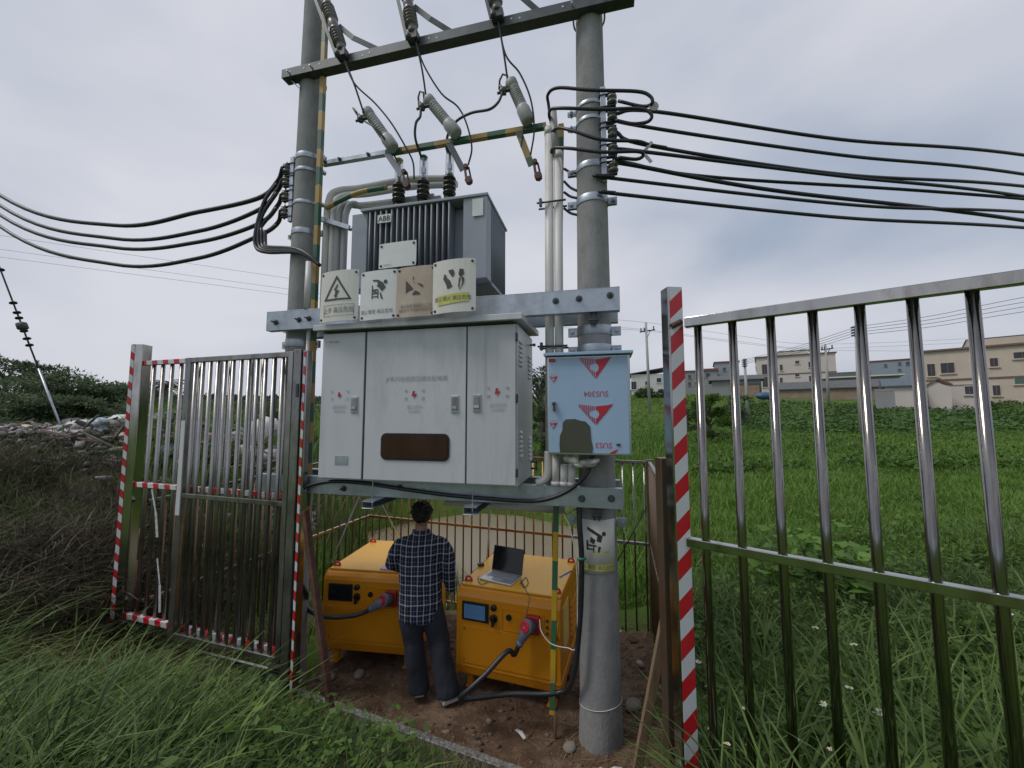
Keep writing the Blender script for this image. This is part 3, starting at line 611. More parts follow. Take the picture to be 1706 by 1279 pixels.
# ================================================================== the grey cabinet
CS0, CS1, CD0, CD1, CZ0, CZ1 = -2.14, -.535, -.35, .27, 2.0, 3.16
M = FR @ T((CS0 + CS1) / 2, (CD0 + CD1) / 2, CZ0)
cab = thing('distribution_cabinet', 'large light grey steel distribution cabinet with three doors on the lower beams', 'cabinet', M)
MB(FR).span((CS0, CD0 + .022, CZ0), (CS1, CD1, CZ1)).build('body', 'cabinet_paint', cab, bevel=.004)
b = MB(FR)   # roof: tray, slightly sloped
o_ = .05; zf, zb = CZ1 + .012, CZ1 + .035
b.add([(CS0 - o_, CD0 - .06, zf), (CS1 + o_, CD0 - .06, zf), (CS1 + o_, CD1 + .05, zb), (CS0 - o_, CD1 + .05, zb), (CS0 - o_, CD0 - .06, zf + .045), (CS1 + o_, CD0 - .06, zf + .045), (CS1 + o_, CD1 + .05, zb + .045), (CS0 - o_, CD1 + .05, zb + .045)],
      [(0, 3, 2, 1), (4, 5, 6, 7), (0, 1, 5, 4), (1, 2, 6, 5), (2, 3, 7, 6), (3, 0, 4, 7)])
roof = b.build('roof', 'cabinet_paint', cab, bevel=.004)
MB(FR).span((CS0 + .02, CD0 - .02, CZ1), (CS1 - .02, CD1, CZ1 + .02)).build('roof_shade_strip', 'cabinet_shadow', roof)  # near-black strip, paints the shade under the roof overhang
def rounded(w, h, r, n=5):
    pts = []
    for cx, cy, a0 in ((w / 2 - r, h / 2 - r, 0), (-w / 2 + r, h / 2 - r, 90), (-w / 2 + r, -h / 2 + r, 180), (w / 2 - r, -h / 2 + r, 270)):
        for k in range(n + 1):
            a = rad(a0 + 90 * k / n); pts.append((cx + r * math.cos(a), cy + r * math.sin(a)))
    return pts
X3, Z3 = (1, 0, 0), (0, 0, 1)
def flat(mb, vs, fs, x, d, z, fx=1, fz=1, rot=0):
    """lay planar glyphs on a front face (facing -d)"""
    c, s_ = math.cos(rot), math.sin(rot)
    return mb.add([(x + fx * (v[0] * c - v[1] * s_), d, z + fz * (v[0] * s_ + v[1] * c)) for v in vs], fs)
def lettering(parent, body, size, x, d, z, material, name='lettering', rot=0, bold=0., th=0, frame=FR):
    vs, fs = textmesh(body, size, bold=bold); b = MB(frame); flat(b, vs, fs, x, d, z, rot=rot); return b.build(name, material, parent)
doors = [(-2.138, -1.757, 'cabinet_paint'), (-1.738, -.917, 'cabinet_paint'), (-.905, -.545, 'cabinet_streak')]
dob = []
for x0, x1, mt in doors:
    dob.append(MB(FR).span((x0, CD0, CZ0 + .012), (x1, CD0 + .02, CZ1 - .006)).build('door', mt, cab, bevel=.003))
MB(FR).span((-1.757, CD0 + .006, CZ0 + .012), (-1.738, CD0 + .02, CZ1 - .006)).build('door_seal', 'charcoal_plastic', cab)
MB(FR).span((-.917, CD0 + .008, CZ0 + .012), (-.905, CD0 + .02, CZ1 - .006)).build('door_seal', 'charcoal_plastic', cab)
def handle(x, z, door):
    h = MB(FR).span((x - .030, CD0 - .008, z - .064), (x + .030, CD0 - .001, z + .064)).build('handle', 'galvanised', door, bevel=.003)
    b = MB(FR); b.span((x - .022, CD0 - .0115, z - .05), (x + .022, CD0 - .0085, z + .05)); b.build('handle_plate', 'stainless_worn', door, bevel=.001)
    b = MB(FR); b.span((x - .021, CD0 - .02, z - .038), (x + .021, CD0 - .012, z - .016)); b.build('handle_lever', 'stainless', door, bevel=.003)
handle(-1.832, 2.582, dob[0]); handle(-.999, 2.581, dob[1]); handle(-.829, 2.587, dob[2])
# viewing window in the middle door
b = MB(FR); b.prism(rounded(.555, .20, .045), X3, Z3, (-1.314, CD0 - .004, 2.265), .003); b.build('window_gasket', 'black_plastic', dob[1])
b = MB(FR); b.prism(rounded(.525, .17, .035), X3, Z3, (-1.314, CD0 - .0075, 2.265), .003); b.build('window_pane', 'window_brown', dob[1])
MB(FR).span((-1.989, CD0 - .004, 2.119), (-1.875, CD0 - .0005, 2.185)).build('rating_plate', 'galvanised', dob[0])
lettering(dob[1], 'JP系列智能低压综合配电箱', .043, -1.31, CD0 - .003, 2.772, 'ink_pale', 'title_lettering')
lettering(dob[0], '广东电力设备', .018, -2.045, CD0 - .003, 3.085, 'ink_faded', 'maker_lettering')
for dr, x, z in ((dob[0], -1.965, 2.655), (dob[1], -1.321, 2.652), (dob[2], -.672, 2.662)):
    b = MB(FR); k = .9 if dr is dob[0] else 1.1
    bp = [(-.012, .028), (.002, .028), (-.004, .006), (.014, .010), (-.006, -.03), (-.001, -.006), (-.018, -.01)]
    b.prism([(p[0] * k * 1.2, p[1] * k) for p in bp], X3, Z3, (x, CD0 - .003, z), .001); b.build('lightning_mark', 'ink_red', dr)
    for ch, ox, oz in (('有', -.07, .028), ('电', .07, .028), ('危', -.07, -.03), ('险', .07, -.03)):
        lettering(dr, ch, .030, x + ox, CD0 - .003, z + oz, 'ink_pale' if dr is not dob[0] else 'ink_teal', 'mark_lettering')
    lettering(dr, '高压危险', .032, x, CD0 - .003, z - .092, 'ink_teal', 'mark_lettering'); lettering(dr, '请勿靠近', .026, x, CD0 - .003, z - .125, 'ink_teal', 'mark_lettering')
# right flank: louvres, hinges, latch
for d0, z0, n_, mt in ((-.235, 2.86, 6, 0), (.12, 2.80, 6, 0), (-.22, 2.20, 6, 0), (.13, 2.14, 6, 0)):
    for k in range(n_):
        b = MB(FR); z = z0 + k * .034
        b.add([(CS1, d0 - .045, z + .018), (CS1, d0 + .045, z + .018), (CS1 + .012, d0 + .045, z), (CS1 + .012, d0 - .045, z), (CS1, d0 - .045, z - .003), (CS1, d0 + .045, z - .003)], [(0, 1, 2, 3), (3, 2, 5, 4), (0, 3, 4), (1, 5, 2)])
        b.build('louvre', 'cabinet_streak', cab)
for z in (3.06, 2.62, 2.10):
    b = MB(FR); b.cyl((CS1 - .002, CD0 + .01, z - .03), (CS1 - .002, CD0 + .01, z + .03), .008, n=8); b.span((CS1 - .008, CD0 - .004, z - .025), (CS1 + .004, CD0 + .012, z + .025)); b.build('hinge', 'charcoal_plastic', cab)
b = MB(FR); b.cyl((CS1, .17, 3.09), (CS1 + .04, .17, 3.09), .008); b.box((CS1 + .035, .17, 3.09), (.02, .03, .02)); b.build('lifting_lug', 'galvanised_dark', cab)
b = MB(FR)
for z in (2.06, 2.115): b.cyl((CS1, .2, z), (CS1 + .055, .2, z), .008); b.box((CS1 + .045, .2, z), (.014, .026, .026))
b.span((CS1 + .04, .19, 2.05), (CS1 + .05, .21, 2.13)); b.build('side_latch', 'galvanised_dark', cab)

# ================================================================== transformer
TS0, TS1, TD0, TD1, TZ0, TZ1 = -2.02, -.80, -.22, .40, 3.56, 4.245
M = FR @ T((TS0 + TS1) / 2, (TD0 + TD1) / 2, 3.415)
tr = thing('transformer', 'grey finned oil transformer standing on the upper beams', 'transformer', M)
MB(FR).span((TS0 + .12, TD0 + .13, TZ0), (TS1 - .10, TD1 - .13, TZ1 - .03)).build('tank', 'trafo_paint', tr, bevel=.006)
b = MB(FR); b.span((TS0 + .1, TD0 - .01, TZ1 - .022), (TS1 + .006, TD1 + .01, TZ1)); b.build('cover_plate', 'trafo_paint', tr, bevel=.003)
b = MB(FR); b.span((TS0, TD0 + .02, TZ0 + .0), (TS0 + .15, TD0 + .2, TZ1 - .02)); b.build('radiator_end', 'trafo_paint', tr, bevel=.006)
b = MB(FR); b.add([(TS1 - .20, TD0 + .004, TZ0), (TS1, TD0 - .004, TZ0), (TS1, TD0 - .004, TZ1 - .023), (TS1 - .20, TD0 + .004, TZ1 - .023), (TS1 - .20, TD0 + .14, TZ0), (TS1 - .005, TD0 + .14, TZ0), (TS1 - .005, TD0 + .14, TZ1 - .023), (TS1 - .20, TD0 + .14, TZ1 - .023)], [(0, 1, 2, 3), (1, 5, 6, 2), (4, 7, 6, 5), (0, 3, 7, 4), (0, 4, 5, 1), (3, 2, 6, 7)])
b.build('corner_panel', 'trafo_paint', tr, bevel=.004)
MB(FR).span((TS1 - .12, TD0 - .0105, 4.06), (TS1 - .03, TD0 - .006, 4.20)).build('paper_label', 'sign_white', tr)
proto = None
for k in range(15):
    s = TS0 + .185 + k * .051
    if proto is None:
        b = MB(FR @ T(s, 0, 0)); b.span((-.0045, TD0, TZ0 + .01), (.0045, TD0 + .13, TZ1 - .03)); M0 = FR @ T(s, 0, 0)
        b.cyl((0, TD0 + .004, TZ0 + .02), (0, TD0 + .004, TZ1 - .035), .0075, n=8)
        proto = b.build('fin', 'fin_paint', tr)
    else:
        c = proto.copy(); COL.objects.link(c); c.location = WM[tr.name].inverted().to_3x3() @ (FR.to_3x3() @ Vector((k * .051, 0, 0)))
proto = None
for k in range(13):
    d = TD0 + .155 + k * .0345
    if proto is None:
        b = MB(FR); b.span((TS1 - .10, d - .004, TZ0 + .01), (TS1, d + .004, TZ1 - .024)); b.cyl((TS1 - .004, d, TZ0 + .02), (TS1 - .004, d, TZ1 - .03), .0065, n=8)
        proto = b.build('fin', 'fin_paint', tr)
    else:
        c = proto.copy(); COL.objects.link(c); c.location = WM[tr.name].inverted().to_3x3() @ (FR.to_3x3() @ Vector((0, k * .0345, 0)))
b = MB(FR); b.span((TS1 - .19, TD0 + .14, TZ0 - .012), (TS1, TD1, TZ0 + .012)); b.build('bottom_plate', 'trafo_paint', tr)
for s in (TS0 + .25, TS1 - .3):
    b = MB(FR); b.channel((s, -.25, 3.418), (s, .3, 3.418), .14, .07, .008); b.build('skid', 'galvanised_dark', tr)
# badge
b = MB(FR); b.span((-1.748, TD0 - .02, 4.095), (-1.624, TD0 - .012, 4.165)); bd = b.build('badge', 'sign_white', tr)
lettering(bd, 'ABB', .062, -1.686, TD0 - .0215, 4.127, 'ink', 'badge_lettering', bold=.0012)
# bushings on the cover
for s, top, cap in ((-1.727, 4.86, 'label_yellow'), (-1.484, 4.85, 'green_strap'), (-1.232, 4.87, 'cable_grey')):
    b = MB(FR); prof = [(0, .05)]
    for k in range(4): prof += [(.02 + k * .043, .035), (.028 + k * .043, .058), (.042 + k * .043, .055), (.05 + k * .043, .036)]
    prof += [(.2, .036), (.215, .03)]
    b.lathe((s, .05, 4.40), (0, 0, 1), [(h + .02, r) for h, r in prof], 20)
    b.cyl((s, .05, 4.22), (s, .05, 4.43), .045, n=14)
    bu = b.build('bushing', 'porcelain_dark', tr)
    b = MB(FR); b.cyl((s, .05, 4.62), (s, .05, top - .05), .011, n=8); b.box((s, .05, 4.70), (.035, .03, .05)); b.build('terminal', 'galvanised', bu)
    b = MB(FR); b.lathe((s, .05, 4.60), (0, 0, 1), [(0, .038), (.02, .041), (.2, .037), (top - 4.60 - .03, .032)], 16); b.build('clear_cover', 'clear_cover', bu) if 'clear_cover' in MATS else None
    b = MB(FR); b.lathe((s, .05, top - .035), (0, 0, 1), [(0, .034), (.015, .036), (.03, .018)], 12); b.build('cover_cap', cap, bu)
b = MB(FR); b.lathe((TS1 - .09, .1, TZ1), (0, 0, 1), [(0, .03), (.03, .03), (.04, .022)], 12); b.build('filler_cap', 'galvanised', tr)

# ================================================================== warning signs on the upper beam
def fine_poly(pts, size=.06):
    """triangulated and subdivided flat outline, so that it can follow a bowed board"""
    bm = bmesh.new(); f = bm.faces.new([bm.verts.new((x, z, 0)) for x, z in pts]); bmesh.ops.triangulate(bm, faces=[f])
    for _ in range(4):
        ed = [e for e in bm.edges if e.calc_length() > size]
        if not ed: break
        bmesh.ops.subdivide_edges(bm, edges=ed, cuts=1); bmesh.ops.triangulate(bm, faces=bm.faces[:])
    bm.verts.index_update(); v = [(q.co.x, q.co.y) for q in bm.verts]; f = [tuple(q.index for q in p.verts) for p in bm.faces]; bm.free(); return v, f
def sign(label, s0, s1, z0, z1, d, board, bow, draw, tilt=0., name='warning_sign', cat='sign', top_lean=.02):
    w_, h_ = s1 - s0, z1 - z0; cx, cz = (s0 + s1) / 2, (z0 + z1) / 2
    M = FR @ T(cx, d, cz) @ Matrix.Rotation(tilt, 4, 'Y'); t = thing(name, label, cat, M)
    def wp(x, z, off): return (x, -bow * (1 - (2 * x / w_) ** 2) + top_lean * (z / h_) - off, z)
    n, m = 8, 6; vs = []; fs = []
    for off in (0, -.003):
        for j in range(m + 1):
            for i in range(n + 1):
                x = -w_ / 2 + w_ * i / n; z = -h_ / 2 + h_ * j / m
                if j in (0, m) and i in (0, n): x *= .985; z *= .985
                vs.append(wp(x, z, off))
    K = (n + 1) * (m + 1)
    for j in range(m):
        for i in range(n):
            a = j * (n + 1) + i; q = (a, a + 1, a + n + 2, a + n + 1); fs.append(q); fs.append(tuple(K + k for k in q[::-1]))
    ring = [i for i in range(n + 1)] + [j * (n + 1) + n for j in range(1, m + 1)] + [m * (n + 1) + i for i in range(n - 1, -1, -1)] + [j * (n + 1) for j in range(m - 1, 0, -1)]
    for a, b_ in zip(ring, ring[1:] + ring[:1]): fs.append((a, K + a, K + b_, b_))
    b = MB(M); b.add(vs, fs, False); b.build('board', board, t)
    for sx in (-1, 1):
        for sz in (-1, 1):
            b = MB(M); p = wp(sx * (w_ / 2 - .022), sz * (h_ / 2 - .022), 0); b.lathe((p[0], p[1], p[2]), (0, -1, 0), [(0, .010), (.004, .010), (.007, .005)], 10); b.build('screw', 'charcoal_plastic', t)
    def poly(pts, material, name='pictogram'):
        return polys([pts], material, name)
    def polys(lst, material, name='pictogram'):
        b = MB(M)
        for pts in lst: v2, f2 = fine_poly(pts); b.add([wp(x * w_, z * h_, .0035) for x, z in v2], f2)
        return b.build(name, material, t)
    def text(body, size, x, z, material, sx=1.):
        vs, fs = textmesh(body, size); b = MB(M); b.add([wp(x * w_ + v[0] * sx, z * h_ + v[1], .004) for v in vs], fs); return b.build('lettering', material, t)
    draw(poly, polys, text); return t
def ring(outer, inner):
    n = len(outer); return [[outer[i], outer[(i + 1) % n], inner[(i + 1) % n], inner[i]] for i in range(n)]
def dot(x, z, r, asp=1.2, n=10): return [(x + r * math.cos(2 * math.pi * k / n), z + r / asp * math.sin(2 * math.pi * k / n)) for k in range(n)]
def d1(poly, polys, text):
    polys(ring([(-.02, .40), (.36, -.09), (-.36, -.09)], [(-.02, .33), (.29, -.06), (-.29, -.06)]), 'ink', 'triangle')
    polys([[(.0, .22), (-.09, .10), (-.02, .11), (.03, .22)], [(-.04, .10), (.06, .10), (-.02, -.02), (-.05, -.005)], [(-.08, .015), (.02, .0), (-.04, -.05)]], 'ink', 'bolt_symbol')
    polys(ring([(-.36, -.18), (.42, -.18), (.42, -.40), (-.36, -.40)], [(-.35, -.187), (.41, -.187), (.41, -.393), (-.35, -.393)]), 'ink_faded', 'text_frame')
    text('止步 高压危险', .052, .03, -.295, 'ink_faded', .82)
def d_climb(asc=1., col='ink'):
    def d(poly, polys, text):
        polys([[(-.15, .31), (.02, .30), (.10, .25), (.02, .26), (-.13, .28)], [(.0, .30), (.14, .24), (.22, .14), (.12, .06), (.0, .17)], dot(.21, .25, .05), [(.02, .22), (-.03, .17), (.0, .16), (.06, .19)],
               [(.06, .05), (.10, .03), (.15, -.10), (.10, -.09)], [(-.16, .20), (-.135, .20), (-.135, -.08), (-.16, -.08)], [(.0, .09), (.025, .09), (.025, -.08), (.0, -.08)], [(-.16, .11), (.02, .11), (.02, .08), (-.16, .08)], [(-.16, .04), (.02, .04), (.02, .015), (-.16, .015)], [(-.16, -.03), (.02, -.03), (.02, -.05), (-.16, -.05)], [(-.13, .07), (-.02, .03), (-.02, .055), (-.13, .09)]], col)
        text('禁止攀登 高压危险', .036, -.02, -.345, 'ink_faded', .92)
    return d
def d3(poly, polys, text):
    polys([[(-.24, .22), (-.20, .20), (-.06, .07), (-.04, .01), (-.09, .04), (-.20, .0), (-.23, -.04)], [(-.13, -.07), (-.08, -.07), (.02, .015), (.14, -.045), (.13, -.07)], [(.05, .16), (.14, .14), (.21, .10), (.19, .07), (.12, .11)], [(-.06, .29), (-.035, .29), (-.03, .23), (-.05, .22)], [(-.05, .19), (.0, .17), (-.02, .16)]], 'ink')
    text('禁止合闸 线路有人工作', .030, .03, -.29, 'ink_faded', .82); text('未经许可 不得操作高压设备', .028, .03, -.37, 'ink_faded', .82)
def d4(poly, polys, text):
    polys([[(-.20, .22), (-.16, .22), (-.12, .14), (-.06, .10), (.0, -.02), (-.06, -.04), (-.12, -.06), (-.14, .0), (-.18, .08), (-.22, .13)], [(-.10, .29), (.02, .30), (.05, .22), (.0, .15), (-.06, .22)], [(.16, .30), (.25, .29), (.26, .20), (.18, .14), (.14, .20)], [(.15, .13), (.19, .14), (.16, .0), (.17, -.11), (.13, -.02)], [(.20, .16), (.27, .12), (.25, .02), (.17, -.10), (.22, .04)]], 'ink')
    b = poly([(-.36, -.18), (.36, -.14), (.36, -.31), (-.35, -.36)], 'ink_yellowgreen', 'text_band')
    text('禁止烟火 高压危险', .037, -.01, -.245, 'ink', .92)
sign('white high voltage sign with black triangle and lightning bolt, left end of the sign row', -2.115, -1.775, 3.225, 3.635, -.425, 'sign_yellowed', .03, d1, rad(-1.5))
sign('white sign with a figure climbing a ladder, beside the triangle sign', -1.758, -1.448, 3.222, 3.612, -.425, 'sign_white', .012, d_climb(), rad(-1.5))
sign('sun faded tan sign between the two white warning signs', -1.445, -1.128, 3.222, 3.612, -.435, 'sign_tan', .014, d3, rad(-1))
sign('curled white sign with yellow green text band at the right of the sign row', -1.142, -.812, 3.228, 3.625, -.45, 'sign_yellowed', .03, d4, rad(-1.5))
sign('blank white plate fixed to the transformer fins', -1.658, -1.335, 3.655, 3.862, -.345, 'sign_white', .006, lambda p, ps, t: t('变压器台区', .014, -.25, -.38, 'ink_faded'), rad(-1.2), 'name_plate', 'plate', top_lean=.01)
# no-climbing sign wrapped round the right pole
def polesign():
    r = pole_r(1.57) + .008; z0, z1 = 1.385, 1.755; M = FR @ T(0, 0, z0); h_ = z1 - z0; W = .30
    t = thing('warning_sign', 'no climbing sign wrapped round the right pole below the beam', 'sign', M)
    def wp(x, z, off=0): a = x / r; return (math.sin(a) * (r + off) - .006, -math.cos(a) * (r + off), z)
    n = 14; vs = []; fs = []
    for off in (.002, 0):
        for j in range(3):
            for i in range(n + 1): vs.append(wp(-W / 2 + W * i / n, h_ * j / 2 + .01 * (i / n), off))
    K = (n + 1) * 3
    for j in range(2):
        for i in range(n): a = j * (n + 1) + i; fs += [(a, a + 1, a + n + 2, a + n + 1), (K + a + n + 1, K + a + n + 2, K + a + 1, K + a)]
    rg = list(range(n + 1)) + [2 * n + 1, 3 * n + 2] + list(range(3 * n + 1, 2 * n + 1, -1)) + [n + 1]
    for a, b_ in zip(rg, rg[1:] + rg[:1]): fs.append((a, K + a, K + b_, b_))
    MB(M).add(vs, fs, True).build('board', 'sign_yellowed', t)
    def poly(lst, mtl, nm):
        b = MB(M)
        for pts in lst:
            v2, f2 = fine_poly(pts); b.add([wp(x * W, .5 * h_ + z * h_, .004) for x, z in v2], f2)
        b.build(nm, mtl, t)
    poly([[(-.22, .38), (-.08, .33), (.02, .28), (.14, .22), (.10, .10), (.0, .12), (.02, .22), (-.10, .27), (-.22, .33)], dot(.17, .26, .05), [(-.13, .20), (-.02, .14), (-.06, .06), (-.15, .10)], [(.04, .03), (.10, .02), (.06, -.10), (.02, -.09)], [(-.24, .05), (.0, .05), (.0, .02), (-.24, .02)], [(-.24, .12), (-.19, .12), (-.2, -.06), (-.24, -.06)], [(-.08, .04), (-.05, .04), (-.05, -.09), (-.08, -.09)], [(-.24, -.02), (-.06, -.02), (-.06, -.045), (-.24, -.045)]], 'ink', 'pictogram')
    poly([[(-.1, -.09), (.3, -.06), (.28, -.1), (-.1, -.13)], [(-.42, -.32), (.42, -.30), (.42, -.42), (-.42, -.44)]], 'ink_yellowgreen', 'text_band')
    vs, fs = textmesh('禁止攀登 高压危险', .034); MB(M).add([wp(v[0] * .9, .13 * h_ + v[1], .005) for v in vs], fs).build('lettering', 'ink_faded', t)
polesign()

# ================================================================== stainless box with blue film on the right pole
def susbox():
    s0, s1, z0, z1, d0, d1 = -.318, .235, 2.235, 2.905, -.365, -.165
    M = FR @ T((s0 + s1) / 2, (d0 + d1) / 2, z0); t = thing('junction_box', 'stainless junction box with peeling blue protective film on the right pole', 'electrical box', M)
    MB(FR).span((s0, d0 + .012, z0), (s1, d1, z1)).build('body', 'box_steel', t, bevel=.004)
    b = MB(FR); b.add([(s0 - .02, d0 - .03, z1 + .002), (s1 + .02, d0 - .03, z1 + .002), (s1 + .02, d1 + .02, z1 + .002), (s0 - .02, d1 + .02, z1 + .002), (s0 - .02, d0 - .03, z1 + .022), (s1 + .02, d0 - .03, z1 + .022), (s1 + .02, d1 + .02, z1 + .05), (s0 - .02, d1 + .02, z1 + .05)], [(0, 3, 2, 1), (4, 5, 6, 7), (0, 1, 5, 4), (1, 2, 6, 5), (2, 3, 7, 6), (3, 0, 4, 7)])
    b.build('rain_lid', 'film_blue', t, bevel=.003)
    dr = MB(FR).span((s0 + .012, d0, z0 + .012), (s1 - .014, d0 + .0115, z1 - .012)).build('door', 'film_blue', t, bevel=.002)
    e = d0 - .0025
    # bare patch where the film is torn off
    pp = [(-.232, 2.249), (-.236, 2.30), (-.232, 2.36), (-.215, 2.40), (-.212, 2.45), (-.19, 2.472), (-.13, 2.475), (-.09, 2.462), (-.06, 2.458), (-.03, 2.425), (-.025, 2.34), (-.015, 2.29), (-.018, 2.249)]
    b = MB(FR); b.prism(pp, X3, Z3, (0, e, 0), .002); b.build('bare_patch', 'film_bare', dr)
    def tri(cx, ztop, w, h, cut=1., stripes=True, nm='film_logo'):
        b = MB(FR)      # solid right wing with a round bite, striped left wing
        pts = [(0, 0), (.5, .13), (.0 + .06, -.02)]
        right = [(0.01, -.02), (.10, -.005), (.30, .03), (.50, .10), (.40, -.12), (.30, -.36), (.10, -.78), (0.01, -1.0), (.01, -.66), (.06, -.62), (.10, -.50), (.10, -.36), (.06, -.25), (.01, -.2)]
        b.add([(cx + x * w, e, ztop + z * h) for x, z in right], [tuple(range(len(right)))])
        for k in range(9):
            x = -.02 - k * .052; top = .0 + .10 * (k / 9.); bot = -1. + (-x) * 2.05
            if k < 3: 
                b.add([(cx + q * w, e, ztop + zz * h) for q, zz in ((x - .028, top), (x, top), (x, -.2 - .04 * k), (x - .028, -.22 - .04 * k))], [(0, 3, 2, 1)])
                b.add([(cx + q * w, e, ztop + zz * h) for q, zz in ((x - .028, -.62 + .05 * k), (x, -.62 + .05 * k), (x, bot), (x - .028, bot + .05))], [(0, 3, 2, 1)])
            else: b.add([(cx + q * w, e, ztop + zz * h) for q, zz in ((x - .028, top), (x, top), (x, bot), (x - .028, bot + .06))], [(0, 3, 2, 1)])
        return b.build(nm, 'ink_red', dr)
    tri(.010, 2.878, .215, .135); tri(.006, 2.562, .235, .128)
    tri(-.272, 2.765, .06, .045); tri(-.276, 2.447, .06, .045)
    lettering(dr, 'SUS304', .052, .012, e, 2.644, 'ink_red', 'film_lettering', rot=math.pi)
    lettering(dr, 'SUS3', .052, .055, e, 2.303, 'ink_red', 'film_lettering', rot=math.pi)
    lettering(dr, 'SUS304', .014, -.27, e, 2.782, 'ink_pink', 'film_lettering', rot=math.pi); lettering(dr, 'SUS304', .014, -.27, e, 2.464, 'ink_pink', 'film_lettering', rot=math.pi)
    b = MB(FR); b.prism([(.09, 2.249), (.125, 2.249), (.15, 2.282), (.11, 2.262)], X3, Z3, (0, e, 0), .001); b.build('film_logo', 'ink_red', dr); b = MB(FR); b.prism([(-.305, 2.868), (-.26, 2.865), (-.255, 2.88), (-.265, 2.888), (-.305, 2.888)], X3, Z3, (0, e, 0), .001); b.build('film_logo', 'ink_red', dr)
    b = MB(FR); b.span((-.283, d0 - .010, 2.535), (-.258, d0 - .001, 2.595)); h = b.build('handle', 'stainless', dr, bevel=.003)
    b = MB(FR); b.lathe((-.270, d0 - .010, 2.578), (0, -1, 0), [(0, .012), (.015, .013), (.02, .008)], 12); b.bar((-.270, d0 - .02, 2.575), (-.268, d0 - .02, 2.528), .012, .012, up=(0, 1, 0)); b.build('handle_lever', 'charcoal_plastic', dr)
    b = MB(FR); b.box((.15, d0 - .004, 2.308), (.026, .006, .014)); b.build('keyhole', 'charcoal_plastic', dr, bevel=.002)
    for z in (2.36, 2.78):
        b = MB(FR); b.span((s0 + .05, d1, z - .02), (s1 - .05, d1 + .02, z + .02)); b.build('pole_bracket', 'galvanised', t)
susbox()
# plastic bag round the cable entry, conduit stubs beneath
b = MB(FR); R_ = np.random.default_rng(3)
for k in range(9):
    b.ball((-.13 + .018 * k * math.cos(k) * .8 + R_.uniform(-.04, .05), -.27 + R_.uniform(-.03, .03), 2.185 + R_.uniform(-.025, .02)), (R_.uniform(.035, .06), R_.uniform(.03, .05), R_.uniform(.016, .032)), 9, 6, Euler((R_.uniform(-.5, .5), R_.uniform(-.5, .5), R_.uniform(0, 3))).to_matrix())
tag(b.build('plastic_bag', 'plastic_wrap'), 'crumpled translucent plastic bag wrapped under the blue film box', 'plastic bag')
for s, zt_, ln, lab in ((-.345, 2.30, .02, 'first white conduit stub from the cabinet, under the blue film box'), (-.285, 2.30, 0, 'second white conduit stub from the cabinet, under the blue film box'), (-.225, 2.15, 0, 'short white conduit stub below the plastic bag, third from the cabinet'), (-.172, 2.15, 0, 'short white conduit stub below the plastic bag, nearest the right pole')):
    b = MB(FR)
    if ln: b.tube(bez([(s - .075, -.20, 2.012), (s - .04, -.205, 2.025), (s, -.21, 2.07), (s + .01, -.21, 2.2), (s + .012, -.21, zt_ - .06)], 5), .029, 14)
    else: b.cyl((s, -.21, 2.0), (s + .004, -.21, zt_ if zt_ < 2.2 else 2.234), .027, n=14); b.cyl((s, -.21, 2.0), (s, -.21, 2.03), .032, n=14)
    tag(b.build('conduit_stub', 'pipe_white'), lab, 'conduit')

# ================================================================== painted angle irons, crossarm, fuse bar
def holes_bar(name, label, p0, p1, w_, t_, material, up, flip=1, frame=FR, group=None, cat='steel angle'):
    M = frame @ Matrix.Translation(p0); b = MB(frame); b.angle(p0, p1, w_, t_, up, flip); b.M = frame
    o = b.build(name, material, bevel=.0012); return tag(o, label, cat, group)
g_ = 'painted angle irons on the platform'
holes_bar('angle_iron', 'tall green and yellow banded angle iron beside the left pole', (-2.425, -.12, 1.35), (-2.455, -.1, 6.9), .042, .005, 'band_green', (0, 1, 0), 1, group=g_)
holes_bar('angle_iron', 'green and yellow banded angle iron between left gate post and orange unit', (-2.36, -.24, .05), (-2.40, -.235, 1.855), .048, .006, 'band_green_low', (0, 1, 0), 1, group=g_)
holes_bar('angle_iron', 'upright green and yellow banded angle iron behind the two white conduits', (-.255, .05, 3.42), (-.222, .05, 4.93), .045, .005, 'band_green', (0, 1, 0), 1, group=g_)
holes_bar('angle_iron', 'green and yellow banded angle iron in front of the right orange unit', (-.325, -.05, .34), (-.278, -.05, 1.99), .038, .005, 'band_green_low', (0, 1, 0), 1, group=g_)
holes_bar('angle_iron', 'green and yellow banded angle iron between cabinet and blue film box', (-.278, .03, 2.0), (-.255, .05, 3.41), .045, .005, 'band_green', (0, 1, 0), 1, group=g_)
b = MB(FR); b.cyl((-.33, -.06, -.02), (-.318, -.05, .36), .012, n=8); tag(b.build('rusty_stake', 'rust'), 'thin rusty stake below the banded angle iron at the right orange unit', 'stake')
